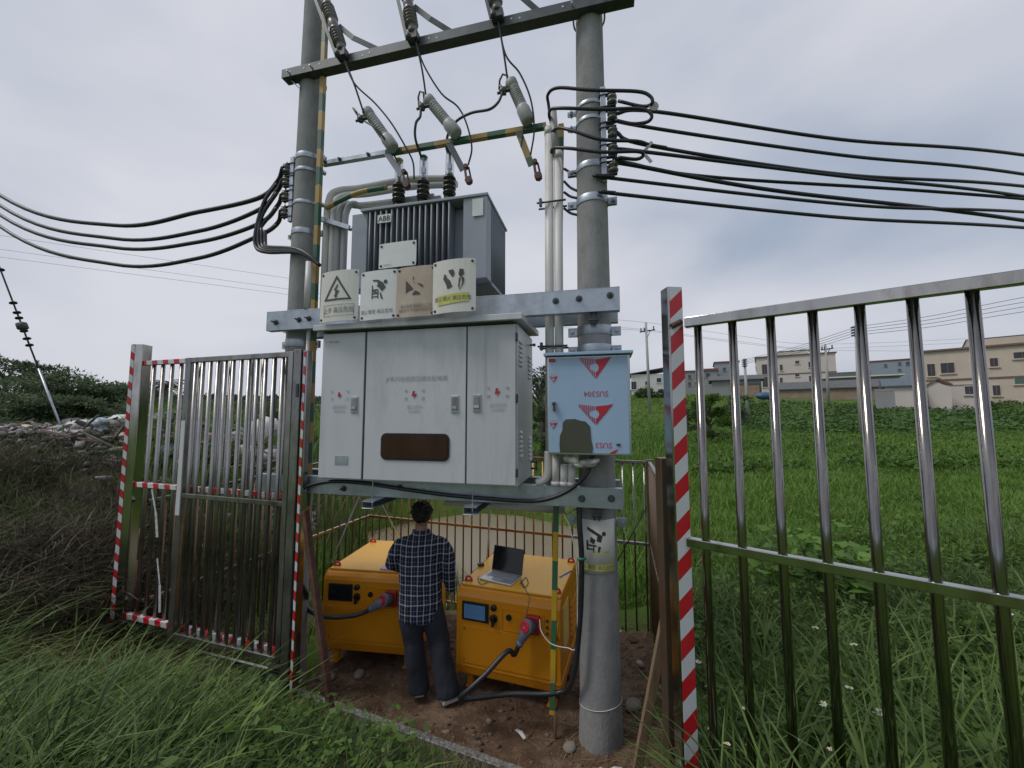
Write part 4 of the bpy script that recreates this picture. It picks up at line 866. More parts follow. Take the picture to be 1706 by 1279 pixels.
def crossarm():
    M = FR @ T(-2.87, -.15, 5.70); t = thing('crossarm', 'dark galvanised crossarm spanning both poles at the top', 'crossarm', M)
    b = MB(FR); p0, p1 = (-2.87, -.155, 5.70), (.35, -.155, 5.70)
    b.span((-2.87, -.16, 5.70), (.35, -.151, 5.785)); b.span((-2.87, -.151, 5.70), (.35, -.07, 5.708)); b.build('angle_bar', 'galvanised_dark', t, bevel=.001)
    for s in (-2.78, -2.62, -2.45, -2.0, -1.93, -1.35, -1.28, -.62, -.55, -.2, .1):
        b = MB(FR); b.lathe((s, -.1595, 5.735 + .02 * ((s * 7) % 1)), (0, -1, 0), [(0, .008), (.002, .008)], 10); b.build('bolt_hole', 'sign_white', t)
    for s in (-2.66, 0):
        b = MB(FR); pts = [(s + .125 * math.cos(a), .115 * math.sin(a) * 1.0, 5.735) for a in np.linspace(0, math.pi, 12)]; b.tube([(s + .125, -.19, 5.735)] + pts + [(s - .125, -.19, 5.735)], .008, 8); b.build('pole_hoop', 'galvanised', t)
    b = MB(FR); b.bar((-2.80, -.11, 5.70), (-2.70, -.10, 5.60), .03, .006); b.build('brace', 'galvanised', t)
    return t
crossarm()
def fusebar():
    M = FR @ T(-2.42, 0, 4.86); t = thing('fuse_bar', 'horizontal steel bar with green and yellow bands between the poles', 'steel bar', M)
    MB(FR).span((-2.50, -.025, 4.865), (-1.83, .02, 4.905)).build('bare_bar', 'galvanised', t, bevel=.001)
    MB(FR).span((-1.83, -.026, 4.864), (-.36, .021, 4.906)).build('banded_bar', 'band_green_bar', t, bevel=.001)
    for s in (-2.46, -2.3, -2.0): 
        b = MB(FR); bolt(b, (s, -.026, 4.885), r=.012, l=.03); b.build('bolt', 'galvanised_dark', t)
fusebar()
# three post insulators with brackets above the crossarm
for i, (p, q, lab) in enumerate((((-2.415, -.19, 6.42), (-2.19, -.19, 5.79), 'leftmost ribbed insulator with brackets above the crossarm'), ((-1.60, -.19, 6.42), (-1.487, -.19, 5.79), 'middle ribbed insulator with brackets above the crossarm'), ((-.86, -.19, 6.55), (-.73, -.19, 5.80), 'rightmost dark insulator at the top edge above the crossarm'))):
    P_, Q_ = Vector(p), Vector(q); M = FR @ Matrix.Translation(Q_); t = thing('fuse_cutout', lab, 'insulator', M, 'fuse cutouts above the crossarm')
    ax = P_ - Q_; ln = ax.length; prof = [(0, .04), (.03, .04)]
    for c0 in (.08, .36):
        for k in range(5): prof += [(c0 + k * .032, .033), (c0 + .006 + k * .032, .058), (c0 + .014 + k * .032, .056), (c0 + .02 + k * .032, .034)]
        prof += [(c0 + .18, .045), (c0 + .26, .045)]
    b = MB(FR); b.lathe(Q_, ax, prof, 18); b.build('insulator', 'porcelain', t)
    b = MB(FR); off = Vector((-.09, 0, 0)); b.bar(P_ + Vector((-.12, 0, .05)), Q_ + Vector((-.055, 0, -.04)), .028, .012, up=(0, 1, 0)); b.build('fuse_tube', 'galvanised_dark', t)
    b = MB(FR); mid = P_ * .45 + Q_ * .55
    b.bar(mid + Vector((.04, .02, 0)), mid + Vector((.20, .02, -.16)), .045, .008, up=(0, 1, 0)); b.bar(mid + Vector((.195, .02, -.155)), (Q_.x + .33, -.14, 5.78), .045, .008, up=(0, 1, 0)); b.build('support_bracket', 'galvanised_dark', t)
    b = MB(FR); b.box(Q_ + Vector((0, 0, -.03)), (.10, .06, .07)); b.ball(Q_ + Vector((-.03, -.02, -.04)), .03, 8, 6); b.build('lower_clamp', 'charcoal_plastic', t, bevel=.004)
# surge arresters on the fuse bar: ribbed grey column, loop clamp, bracket below
ARR = [((-1.995, -.08, 5.27), (-1.72, -.06, 4.87), 'leftmost grey surge arrester on the banded bar'), ((-1.395, -.08, 5.27), (-1.12, -.06, 4.90), 'middle grey surge arrester on the banded bar'), ((-.648, -.08, 5.28), (-.497, -.06, 4.90), 'rightmost grey surge arrester on the banded bar')]
for i, (p, q, lab) in enumerate(ARR):
    P_, Q_ = Vector(p), Vector(q); ax = P_ - Q_; ln = ax.length; t = thing('surge_arrester', lab, 'surge arrester', FR @ Matrix.Translation(Q_), 'surge arresters on the banded bar')
    prof = [(0, .045), (.02, .056), (.12, .056), (.15, .047)]
    nr = 11 if i == 2 else 9
    for k in range(nr):
        h = .155 + k * (ln - .235) / nr; prof += [(h, .041), (h + .006, .0475), (h + .013, .046), (h + .018, .041)]
    prof += [(ln - .07, .043), (ln - .06, .050), (ln - .012, .050), (ln, .040)]
    b = MB(FR); b.lathe(Q_, ax, prof, 20); b.build('column', 'arrester', t)
    axn = ax.normalized(); c = P_ - axn * .07 + Vector((-.085, -.02, -.03))
    b = MB(FR); b.ball(c, (.036, .03, .036), 8, 6); b.box(c + Vector((.045, 0, .01)), (.07, .03, .035)); 
    for a in range(4): b.cyl(c, c + Vector((math.cos(a * 1.6 + .4) * .05, -.01, math.sin(a * 1.6 + .4) * .05)), .011, n=6)
    b.build('clamp', 'charcoal_plastic', t)
    b = MB(FR); tilt = (-.6, -.1, .05)[i]; u = Vector((math.sin(tilt), 0, math.cos(tilt))); v = Vector((u.z, 0, -u.x)); hw = (.004, .026, .033)[i]
    pl = [c - v * hw + u * .02, c - v * hw + u * .10, c - v * hw * .3 + u * .15, c + v * hw + u * .13, c + v * hw + u * .02]
    b.tube(pl, .0085, 6); b.build('loop', 'cable_grey', t)
    # base bracket and hanging ground lead clamp
    b = MB(FR); g0 = Vector((Q_.x - .10, -.02, 4.88)); g1 = g0 + Vector(((.16, .0, -.24), (.14, 0, -.28), (.115, 0, -.33))[i]); b.bar(g0, g1, .055, .008, up=(0, 1, 0)); b.build('base_bracket', ('trafo_paint', 'galvanised_dark', 'band_green')[i], t)
    b = MB(FR); h0 = g1 + Vector((.03, -.01, .02)); b.lathe(h0 + Vector((0, .02, 0)), (0, -1, 0), [(0, .022), (.04, .022)], 7); b.lathe(h0 + Vector((.028, .02, -.13)), (0, -1, 0), [(0, .033), (.045, .033)], 7); b.bar(h0 + Vector((-.012, -.01, .02)), h0 + Vector((.012, -.01, -.14)), .022, .008, up=(0, 1, 0)); b.bar(h0 + Vector((.02, .01, .0)), h0 + Vector((.05, .01, -.14)), .016, .008, up=(0, 1, 0)); b.build('lower_terminal', 'clamp_red', t, bevel=.012)

# ================================================================== conduits
def cable(name, label, pts, r, material='cable', frame=FR, n=8, cat='cable', group=None, seg=8):
    b = MB(frame); b.tube(bez(pts, seg), r, n); return tag(b.build(name, material), label, cat, group)
g_ = 'conduits left of the transformer'
words = ('leftmost', 'second', 'third', 'rightmost')
for k in range(4):
    s = -2.455 + k * .063; d = .02 + .012 * (k % 2)
    lab = words[k] + ' grey upright conduit left of the transformer'
    if k in (0, 1):
        b = MB(FR); b.tube(bez([(s, d, 3.42), (s, d, 4.2), (s, d + .02, 4.50 + .04 * (k == 0)), (s + .06, d + .06, 4.60 + .05 * (k == 0)), (s + .25, d + .16, 4.655 + .06 * (k == 0)), (s + .7, d + .22, 4.70 + .07 * (k == 0)), (s + 1.15, d + .22, 4.66 + .06 * (k == 0))], 6), .0305, 14)
        tag(b.build('conduit', 'pipe_white'), words[k] + ' upright conduit bending over behind the transformer bushings', 'conduit', g_)
    else:
        b = MB(FR); b.tube(bez([(s, d, 3.42), (s, d, 4.2), (s, d + .02, 4.42), (s + .05, d + .05, 4.50), (s + .2, d + .1, 4.535 - .02 * k), (s + .9, d + .14, 4.55 - .02 * k)], 6), .0295, 14)
        tag(b.build('conduit', 'pipe_grey'), lab, 'conduit', g_)
b = MB(FR); b.tube(bez([(-2.42, -.03, 4.42), (-2.3, -.04, 4.46), (-2.1, 0, 4.55), (-1.85, .06, 4.60)], 5), .022, 8); tag(b.build('banded_strap', 'band_green_bar'), 'green and yellow banded strap over the bent conduits', 'strap')
b = MB(FR); b.bar((-2.49, -.03, 4.33), (-2.16, -.03, 4.20), .045, .04); b.cyl((-2.16, -.03, 4.20), (-2.12, -.03, 4.185), .02); tag(b.build('conduit_clamp', 'galvanised'), 'slanted steel clamp across the grey conduits left of the transformer', 'clamp')
for s, zt_, lab in ((-.335, 4.84, 'taller left of the two white conduits beside the right pole'), (-.262, 4.62, 'right of the two white conduits beside the right pole')):
    b = MB(FR); b.tube([(s - .012, -.03, 2.0), (s, -.03, zt_)], .0345, 18); b.cyl((s, -.03, zt_ - .06), (s, -.03, zt_ + .002), .037, n=18)
    tag(b.build('tall_conduit', 'pipe_white'), lab, 'conduit', 'white conduits beside the right pole')
b = MB(FR); b.cyl((-.28, -.03, 4.60), (-.30, -.03, 4.98), .034, .03, 14); tag(b.build('cable_sleeve', 'pipe_grey'), 'grey sleeve on top of the right white conduit', 'sleeve')
for z, lab in ((4.19, 'upper rod clamp round the two white conduits'), (3.03, 'lower rod clamp round the two white conduits')):
    b = MB(FR); b.cyl((-.43, -.075, z), (-.2, -.075, z), .008); b.box((-.40, -.075, z), (.02, .03, .06)); b.cyl((-.43, .02, z), (-.2, .02, z), .008); tag(b.build('rod_clamp', 'galvanised_dark'), lab, 'clamp')
b = MB(FR); b.cyl((-2.44, -.2, 3.42), (-2.455, -.18, 3.85), .026, n=12); tag(b.build('conduit', 'pipe_white'), 'white conduit beside the left pole taking the black cable bundle', 'conduit')
b = MB(FR); b.cyl((-2.47, -.15, 2.0), (-2.455, -.15, 3.25), .016, n=10); tag(b.build('thin_conduit', 'pipe_white'), 'thin white conduit beside the cabinet left edge', 'conduit')

# ================================================================== insulator racks and cables
def spool(b, p, r=.038): b.lathe(p, (0, 0, 1), [(0, r * .6), (.008, r), (.02, r), (.028, r * .6), (.042, r * .6), (.05, r), (.062, r), (.07, r * .6)], 14)
def rack(name, label, s, d, zs, bar):
    M = FR @ T(s, d, zs[-1]); t = thing(name, label, 'insulator rack', M)
    b = MB(FR); b.span((bar - .02, d - .02, zs[-1] - .1), (bar + .02, d + .012, zs[0] + .12)); b.build('rack_bar', 'galvanised', t, bevel=.002)
    for z in zs:
        b = MB(FR); spool(b, (s, d - .01, z - .035)); b.build('spool_insulator', 'porcelain', t)
        b = MB(FR); b.box(((s + bar) / 2, d - .01, z + .05), (abs(s - bar) + .06, .035, .006)); b.box(((s + bar) / 2, d - .01, z - .05), (abs(s - bar) + .06, .035, .006)); b.cyl((s, d - .01, z - .07), (s, d - .01, z + .075), .007, n=8); b.build('bolt_bracket', 'galvanised_dark', t)
    return t
rack('insulator_rack', 'insulator rack with four spools on the left pole', -2.885, -.02, [4.87, 4.745, 4.60, 4.44], -2.82)
rack('insulator_rack', 'insulator rack with five spools on the right pole', .165, -.09, [4.93, 4.80, 4.66, 4.52, 4.38], .098)
LE = [(325, 375, 285), (342, 397, 303), (358, 412, 327), (377, 440, 357)]
for k, (y0, y1, y2) in enumerate(LE):
    z = (4.87, 4.745, 4.60, 4.44)[k]
    e0 = at(0, y0, 4.3); m0 = at(190, y1, 4.0); m1 = at(330, (353, 385, 403, 430)[k], 3.85); e1 = at(430, (330, 350, 373, 393)[k], 3.72); st = FR @ Vector((-2.90, -.06, z))
    e1b = at(462, (303, 318, 343, 372)[k], 3.68)
    far = e0 + (e0 - m0) * 1.5 + Vector((0, 0, 1.1))
    cable('overhead_cable', ('uppermost', 'second from top', 'third from top', 'lowest')[k] + ' thick black cable sagging left of the left pole', [far, e0, m0, m1, e1, e1b, st], .0195 if k else .0215, frame=I4, group='black cables sagging from the left pole', seg=10)
    b_ = at(427 + 4 * k, 395 + 3 * k, 3.66)
    cable('cable_tail', ('first', 'second', 'third', 'fourth')[k] + ' black cable tail bent down beside the left pole, counted from the top', [at(462, (303, 318, 343, 372)[k] + 2, 3.68), at(440 - 2 * k, (330, 350, 370, 388)[k] + 6, 3.68), at(426 + 5 * k, 385, 3.65), at(427 + 5 * k, 412 - 2 * k, 3.62), at(445, 420 - 3 * k, 3.56), at(490, 420 - 2 * k, 3.42), at(514, 428 - k, 3.36), at(533, 442, 3.34)], .0165, frame=I4, group='black cable tails at the left pole')
for k, m_ in enumerate((4.87, 4.745, 4.60, 4.44)):
    pass
RC = [((1095, 186), (1400, 232), (1706, 258)), ((1058, 208), (1400, 258), (1706, 290)), ((1085, 243), (1400, 290), (1706, 310)), ((1085, 254), (1400, 293), (1706, 327)), ((1050, 272), (1200, 296), (1706, 331)), ((1050, 274), (1290, 317), (1706, 367)), ((1022, 297), (1430, 342), (1706, 353)), ((1030, 323), (1400, 362), (1706, 379))]
for k, pts in enumerate(RC):
    a_ = at(*pts[0], 2.85); m_ = at(*pts[1], 3.1); e_ = at(*pts[2], 3.4)
    z = (4.80, 4.80, 4.66, 4.52, 4.45, 4.40, 4.30, 4.17)[k]; st = FR @ Vector((.175, -.12, z))
    far = e_ + (e_ - m_) * 2.2 + Vector((0, .6, .25))
    cable('overhead_cable', ('topmost', 'second', 'third', 'fourth', 'fifth', 'sixth', 'seventh', 'lowest')[k] + ' black overhead cable running right from the right pole, counted from the top', [st, a_, m_, e_, far], .0135 if k not in (5,) else .0165, frame=I4, group='black overhead cables on the right', seg=12)
# loops between conduits and the rack
LP = [('upper cable loop from the conduit sleeve round the pole to the round tag', [(918, 205, -.02), (914, 175, -.05), (913, 157, -.10), (930, 146, -.15), (985, 150, -.2), (1060, 152, -.2), (1083, 160, -.2), (1086, 172, -.19), (1070, 177, -.15), (1030, 168, -.12)]),
      ('second cable loop from the conduit sleeve to the rack', [(920, 205, -.03), (915, 193, -.06), (918, 182, -.12), (940, 180, -.18), (1000, 182, -.2), (1065, 181, -.2), (1085, 190, -.2), (1080, 202, -.18), (1055, 206, -.14), (1025, 200, -.12)]),
      ('third dark green cable from the conduits to the rack', [(918, 222, -.03), (930, 213, -.1), (955, 218, -.17), (1000, 232, -.2), (1060, 235, -.2), (1082, 241, -.16), (1110, 246, -.1)]),
      ('fourth dark blue cable from the conduits to the rack', [(918, 258, -.03), (922, 247, -.1), (950, 247, -.17), (1000, 253, -.2), (1060, 252, -.2), (1072, 258, -.16), (1060, 265, -.13), (1030, 262, -.12)])]
for lab, pts in LP: cable('cable_loop', lab, [atf(x, y, d) for x, y, d in pts], .0125, group='cable loops at the right pole', seg=6)
for k, (y0, y1) in enumerate(((281, 288), (302, 318), (320, 330), (347, 358))):
    cable('short_cable', ('topmost', 'second', 'third', 'lowest')[k] + ' short black cable between banded iron and right pole', [atf(940, y0, .03), atf(950, (y0 + y1) / 2 + 2, .0), atf(962, y1, -.02)], .010, seg=5)
b = MB(FR); c = atf(1089, 177, -.17); b.lathe(c, (.25, -1, 0), [(0, .036), (.006, .036)], 16); tag(b.build('round_tag', 'arrester'), 'pale round tag hanging on the upper cable loop', 'tag')
for k, (p, q) in enumerate((((1075, 250), (1086, 236)), ((1075, 258), (1085, 270)))):
    b = MB(FR); p, q = atf(*p, -.17), atf(*q, -.17); b.bar(p, q, .022, .006, up=(0, 1, 0)); tag(b.build('cable_tag', 'arrester'), ('upper', 'lower')[k] + ' pale strip tag on the cables right of the pole', 'tag')
# jumper leads from the cutouts to arresters, bushings and the lower terminals
JL = [('left lead from the crossarm to the left arrester', [(573, 98, -.19), (590, 140, -.17), (606, 188, -.12)], .0085),
      ('long lead from the crossarm past the left arrester', [(573, 98, -.19), (590, 138, -.17), (625, 172, -.12), (652, 205, -.1), (676, 245, -.06), (688, 270, -.03), (690, 298, .0)], .0075),
      ('lead from the left arrester down to the left bushing', [(608, 202, -.12), (625, 213, -.14), (645, 237, -.1), (660, 265, .02)], .0085),
      ('lead from the crossarm to the middle arrester', [(692, 66, -.19), (703, 115, -.15), (710, 162, -.1)], .0085),
      ('long lead from the crossarm past the middle arrester', [(692, 66, -.19), (706, 108, -.16), (735, 155, -.12), (762, 177, -.1), (777, 205, -.08), (786, 245, -.05), (780, 275, .0)], .0075),
      ('lead from the middle arrester clamp to the middle bushing', [(701, 180, -.12), (700, 194, -.12), (693, 205, -.12), (692, 230, -.08), (702, 262, .03)], .011),
      ('lead from the right arrester clamp to the right bushing', [(837, 154, -.12), (830, 170, -.12), (815, 182, -.12), (785, 188, -.1), (760, 202, -.07), (746, 225, -.03), (744, 250, .03)], .011),
      ('lead from the crossarm to the right arrester', [(828, 25, -.19), (838, 80, -.15), (846, 135, -.1)], .0085),
      ('long lead from the crossarm past the right arrester', [(828, 25, -.19), (842, 90, -.15), (866, 122, -.12), (884, 165, -.1), (890, 215, -.06), (884, 258, -.02)], .0075),
      ('short lead under the right end of the banded bar', [(872, 215, -.03), (868, 245, -.02)], .006)]
for lab, pts, r in JL: cable('jumper_lead', lab, [atf(x, y, d) for x, y, d in pts], r, 'cable_grey' if r > .01 else 'cable', group='jumper leads above the transformer', seg=7)
# black cable draped along the lower beam, down the right pole and over to the orange unit
cable('draped_cable', 'thick black cable draped along the lower beam up to the box', [(-2.36, -.27, 1.87), (-2.30, -.26, 1.925), (-2.1, -.245, 1.965), (-1.85, -.245, 1.966), (-1.6, -.245, 1.945), (-1.377, -.245, 1.925), (-1.1, -.25, 1.905), (-.843, -.25, 1.895), (-.5, -.255, 1.89), (-.33, -.26, 1.915), (-.18, -.26, 1.985), (-.06, -.25, 2.10), (-.02, -.24, 2.24)], .0145)
cable('thin_drop_wire', 'thin black wire loop hanging at the right end of the lower beam', [(-.25, -.28, 1.88), (-.20, -.3, 1.83), (-.15, -.29, 1.86), (-.12, -.25, 1.84)], .004)
b = MB(FR); b.tube([(-2.42, .1, 1.80), (-1.6, .1, 1.80)], .022, 12); tag(b.build('white_tube', 'pipe_white'), 'white tube slung under the left half of the lower beam', 'tube')
b = MB(FR); b.tube([(-1.25, .1, 1.77), (-.25, .1, 1.76)], .03, 12); tag(b.build('white_tube', 'pipe_white'), 'white tube slung under the right half of the lower beam', 'tube')

# ================================================================== fences and gates
ZG = .22
def tube_rail(M, name, p0, p1, w_, h_, material, parent, label=None):
    return MB(M).bar(p0, p1, w_, h_).build(name, material, parent, bevel=.004, label=label)
def bars(M, parent, xs, y, z0, z1, r, material, name='bar', square=False, slope=None):
    proto = None
    for i, x in enumerate(xs):
        if proto is None:
            b = MB(M)
            if square: b.span((x - r, y - r, z0), (x + r, y + r, z1))
            else: b.cyl((x, y, z0), (x, y, z1), r, n=14)
            proto = b.build(name, material, parent); x0 = x
        else:
            c = proto.copy(); COL.objects.link(c); c.location = WM[parent.name].inverted().to_3x3() @ (M.to_3x3() @ Vector((x - x0, 0, 0)))
# left gate line: from the tall far post to the hinge post
GA = math.atan2(-.299, .954); GM = T(-3.73, 3.91, 0, GA)
lf = thing('fence_panel', 'fixed stainless fence panel with red and white tape beside the tall left post', 'fence', GM)
tube_rail(GM, 'top_rail', (.04, 0, 3.02), (.74, 0, 3.02), .04, .045, 'tape_red_rail', lf, 'red and white taped top rail')
tube_rail(GM, 'middle_rail', (.04, 0, 1.825), (1.98, 0, 1.825), .04, .045, 'tape_red_rail', lf, 'red and white taped middle rail')
tube_rail(GM, 'lower_rail', (.04, 0, .595), (1.98, 0, .595), .04, .05, 'tape_red_rail', lf, 'red and white taped lower rail')
tube_rail(GM, 'base_rail', (.1, .01, .42), (1.98, .01, .42), .03, .022, 'stainless', lf); tube_rail(GM, 'base_rail', (-.1, .02, .25), (2.02, .02, .25), .03, .022, 'stainless', lf)
bars(GM, lf, [.16 + .13 * k for k in range(15)], .012, .62, 3.0, .017, 'stainless_worn')
lg = thing('gate_leaf', 'worn stainless gate leaf folded back against the left fence panel', 'gate', GM @ T(.74, -.05, 0))
for x, w_ in ((.765, .065), (1.985, .05)): MB(GM).span((x - w_ / 2, -.075, .545), (x + w_ / 2, -.03, 3.035)).build('stile', 'stainless_worn', lg, bevel=.004)
tube_rail(GM, 'top_rail', (.80, -.052, 3.012), (1.958, -.052, 3.012), .042, .045, 'stainless_worn', lg); tube_rail(GM, 'middle_rail', (.80, -.052, 1.775), (1.958, -.052, 1.775), .042, .04, 'stainless_worn', lg); tube_rail(GM, 'bottom_rail', (.80, -.052, .565), (1.958, -.052, .565), .042, .04, 'stainless_worn', lg)
bars(GM, lg, [.842 + .0945 * k for k in range(12)], -.052, .58, 3.0, .0165, 'stainless_worn')
MB(GM).span((.738, -.081, 1.6), (.79, -.0755, 2.45)).build('paint_patch', 'cabinet_paint', lg)
tp = thing('gate_post', 'tall square steel post at far left with red and white tape along its edge', 'post', GM @ T(-.02, 0, 0))
PM = GM @ T(-.02, 0, 0, rad(20))
MB(PM).span((-.055, -.055, .0), (.055, .055, 3.21)).build('post_tube', 'stainless', tp, bevel=.006)
MB(PM).span((-.0575, -.058, .5), (-.022, -.0555, 3.205)).build('warning_tape', 'tape_red', tp)
MB(PM).span((-.058, -.058, .5), (-.0555, -.01, 3.205)).build('warning_tape', 'tape_red', tp)
hp = thing('gate_post', 'steel hinge post with red tape between left gate and cabinet', 'post', GM @ T(2.055, -.02, 0))
MB(GM).span((2.012, -.07, .05), (2.088, .02, 3.05)).build('post_tube', 'stainless_worn', hp, bevel=.005)
MB(GM).span((2.094, -.055, .15), (2.145, .0, 3.04)).build('post_tube', 'stainless', hp, bevel=.005)
MB(GM).span((2.108, -.058, .3), (2.13, -.0555, 3.03)).build('warning_tape', 'tape_red', hp)
b = MB(GM); b.span((2.06, -.082, 2.65), (2.085, -.0705, 2.76)); b.build('latch', 'charcoal_plastic', hp, bevel=.003)
# right gate leaf
RM = T(.955, 2.19, 0, math.atan2(-.609, .793))
rg = thing('gate_leaf', 'bright stainless gate leaf swung open towards the camera on the right', 'gate', RM)
tube_rail(RM, 'top_rail', (.03, 0, 3.02), (1.95, 0, 3.02), .045, .055, 'stainless', rg); tube_rail(RM, 'middle_rail', (.0, 0, 1.815), (1.95, 0, 1.815), .042, .045, 'stainless', rg); tube_rail(RM, 'bottom_rail', (.0, 0, .60), (1.95, 0, .60), .042, .045, 'stainless', rg)
bars(RM, rg, [.095 + .168 * k for k in range(11)], 0, .61, 3.0, .0205, 'stainless_bar')
MB(RM).span((1.92, -.03, .55), (1.975, .03, 3.04)).build('stile', 'stainless', rg, bevel=.004)
rp_ = thing('gate_post', 'square steel post with diagonal red and white tape at the right gate', 'post', T(.925, 2.225, 0, rad(6)))
PM = T(.925, 2.225, 0, rad(6))
MB(PM).span((-.042, -.042, .1), (.042, .042, 3.235)).build('post_tube', 'stainless', rp_, bevel=.005)
MB(PM).span((-.030, -.0455, .3), (.0435, -.0425, 3.232)).build('warning_tape', 'tape_post', rp_)
MB(T(.90, 2.34, 0, rad(6))).span((-.04, -.04, .1), (.035, .035, 2.25)).build('rear_post', 'stainless_rusty', rp_, bevel=.004)
b = MB(PM); b.cyl((-.03, -.05, 3.0), (.03, -.05, 3.03), .016); b.build('hinge', 'rust', rp_)
# enclosure sides
def fence(label, a, b_, z0a, z0b, z1a, z1b, zma, zmb, n, r=.012, material='stainless_rusty', rail='stainless_worn', post=True):
    a, b_ = Vector((a[0], a[1], 0)), Vector((b_[0], b_[1], 0)); d = b_ - a; M = T(a.x, a.y, 0, math.atan2(d.y, d.x)); ln = d.length
    t = thing('fence_panel', label, 'fence', M)
    tube_rail(M, 'top_rail', (0, 0, z1a), (ln, 0, z1b), .035, .03, rail, t); tube_rail(M, 'middle_rail', (0, 0, zma), (ln, 0, zmb), .035, .03, rail, t); tube_rail(M, 'bottom_rail', (0, 0, z0a), (ln, 0, z0b), .035, .03, rail, t)
    if abs(z0a - z0b) < .01: bars(M, t, [ln * (k + .5) / n for k in range(n)], 0, z0a, z1a, r, material)
    else:
        for k in range(n):
            u = (k + .5) / n; MB(M).cyl((ln * u, 0, z0a + (z0b - z0a) * u), (ln * u, 0, z1a + (z1b - z1a) * u), r, n=10).build('bar', material, t)
    return t, M, ln
BL, BR, RP, LF = (-1.92, 5.38), (1.46, 4.2), (.955, 2.40), (-3.62, 3.97)
BM = (.62, 4.493)
fence('dark back fence panel of the enclosure right of the right pole', BM, BR, .22, .22, 2.0, 2.0, 1.15, 1.15, 8, r=.0095, material='stainless_bar', rail='stainless_worn')
fence('rusty back fence panel of the enclosure in front of the pond', BL, BM, .22, .22, 2.0, 2.0, 1.15, 1.15, 24, r=.0095, material='stainless_gold', rail='stainless_gold')
t, M, ln = fence('right side fence panel of the enclosure, seen edge on beside the taped post', BR, RP, .22, .22, 2.0, 2.0, 1.15, 1.15, 18, r=.016, material='stainless_rusty')
MB(T(BR[0], BR[1], 0)).span((-.03, -.03, .1), (.03, .03, 2.03)).build('corner_post', 'stainless_rusty', t, bevel=.003)
fence('left side fence panel of the enclosure behind the left gate', LF, BL, .12, .22, 1.65, 2.0, .695, 1.15, 26, material='stainless_rusty', rail='stainless')
# diagonal brace seen right of the pole
b = MB(); b.bar(at(1023, 945, 4.3), at(1081, 838, 4.15), .014, .014); tag(b.build('diagonal_brace', 'stainless'), 'thin diagonal brace on the back fence right of the pole', 'brace')
# sill on the ground between the gate posts
b = MB(); b.bar((-1.80, 3.365, .262), (1.0, 2.245, .262), .055, .05); tag(b.build('ground_sill', 'sill_metal', bevel=.004), 'weathered metal sill lying across the entrance in front of the orange units', 'sill')
# leaning things
b = MB(); b.bar(at(508, 850, 3.2), at(556, 1205, 3.12) + Vector((0, 0, -.05)), .05, .035); tag(b.build('leaning_iron', 'rust'), 'dark rusty iron leaning in front of the left orange unit', 'iron bar')
b = MB(); b.bar(at(1116, 990, 2.45), at(1052, 1300, 2.58) + Vector((0, 0, -.1)), .055, .035, up=(0, 1, 0)); tag(b.build('wooden_prop', 'wood', bevel=.004), 'mossy wooden prop leaning beside the right side fence', 'wooden prop')
b = MB(); b.bar(at(1102, 850, 2.5), at(1128, 1290, 2.34), .03, .03, up=(0, 1, 0)); tag(b.build('wooden_batten', 'wood'), 'upright brown batten against the taped right post', 'batten')
for k, (p, q, lab) in enumerate((((598, 828), (551, 938), 'left white cord hanging to the left orange unit'), ((634, 836), (669, 903), 'right white cord hanging to the left orange unit'), ((818, 846), (811, 932), 'white cord hanging behind the laptop'))):
    Y0, Y1 = (3.6, 3.75) if k < 2 else (3.5, 4.1)
    if k == 1: Y1 = 4.45
    b = MB(); b.tube([at(*p, Y0), at(*q, Y1)], .006, 6); tag(b.build('lifting_cord', 'wire_white'), lab, 'cord')

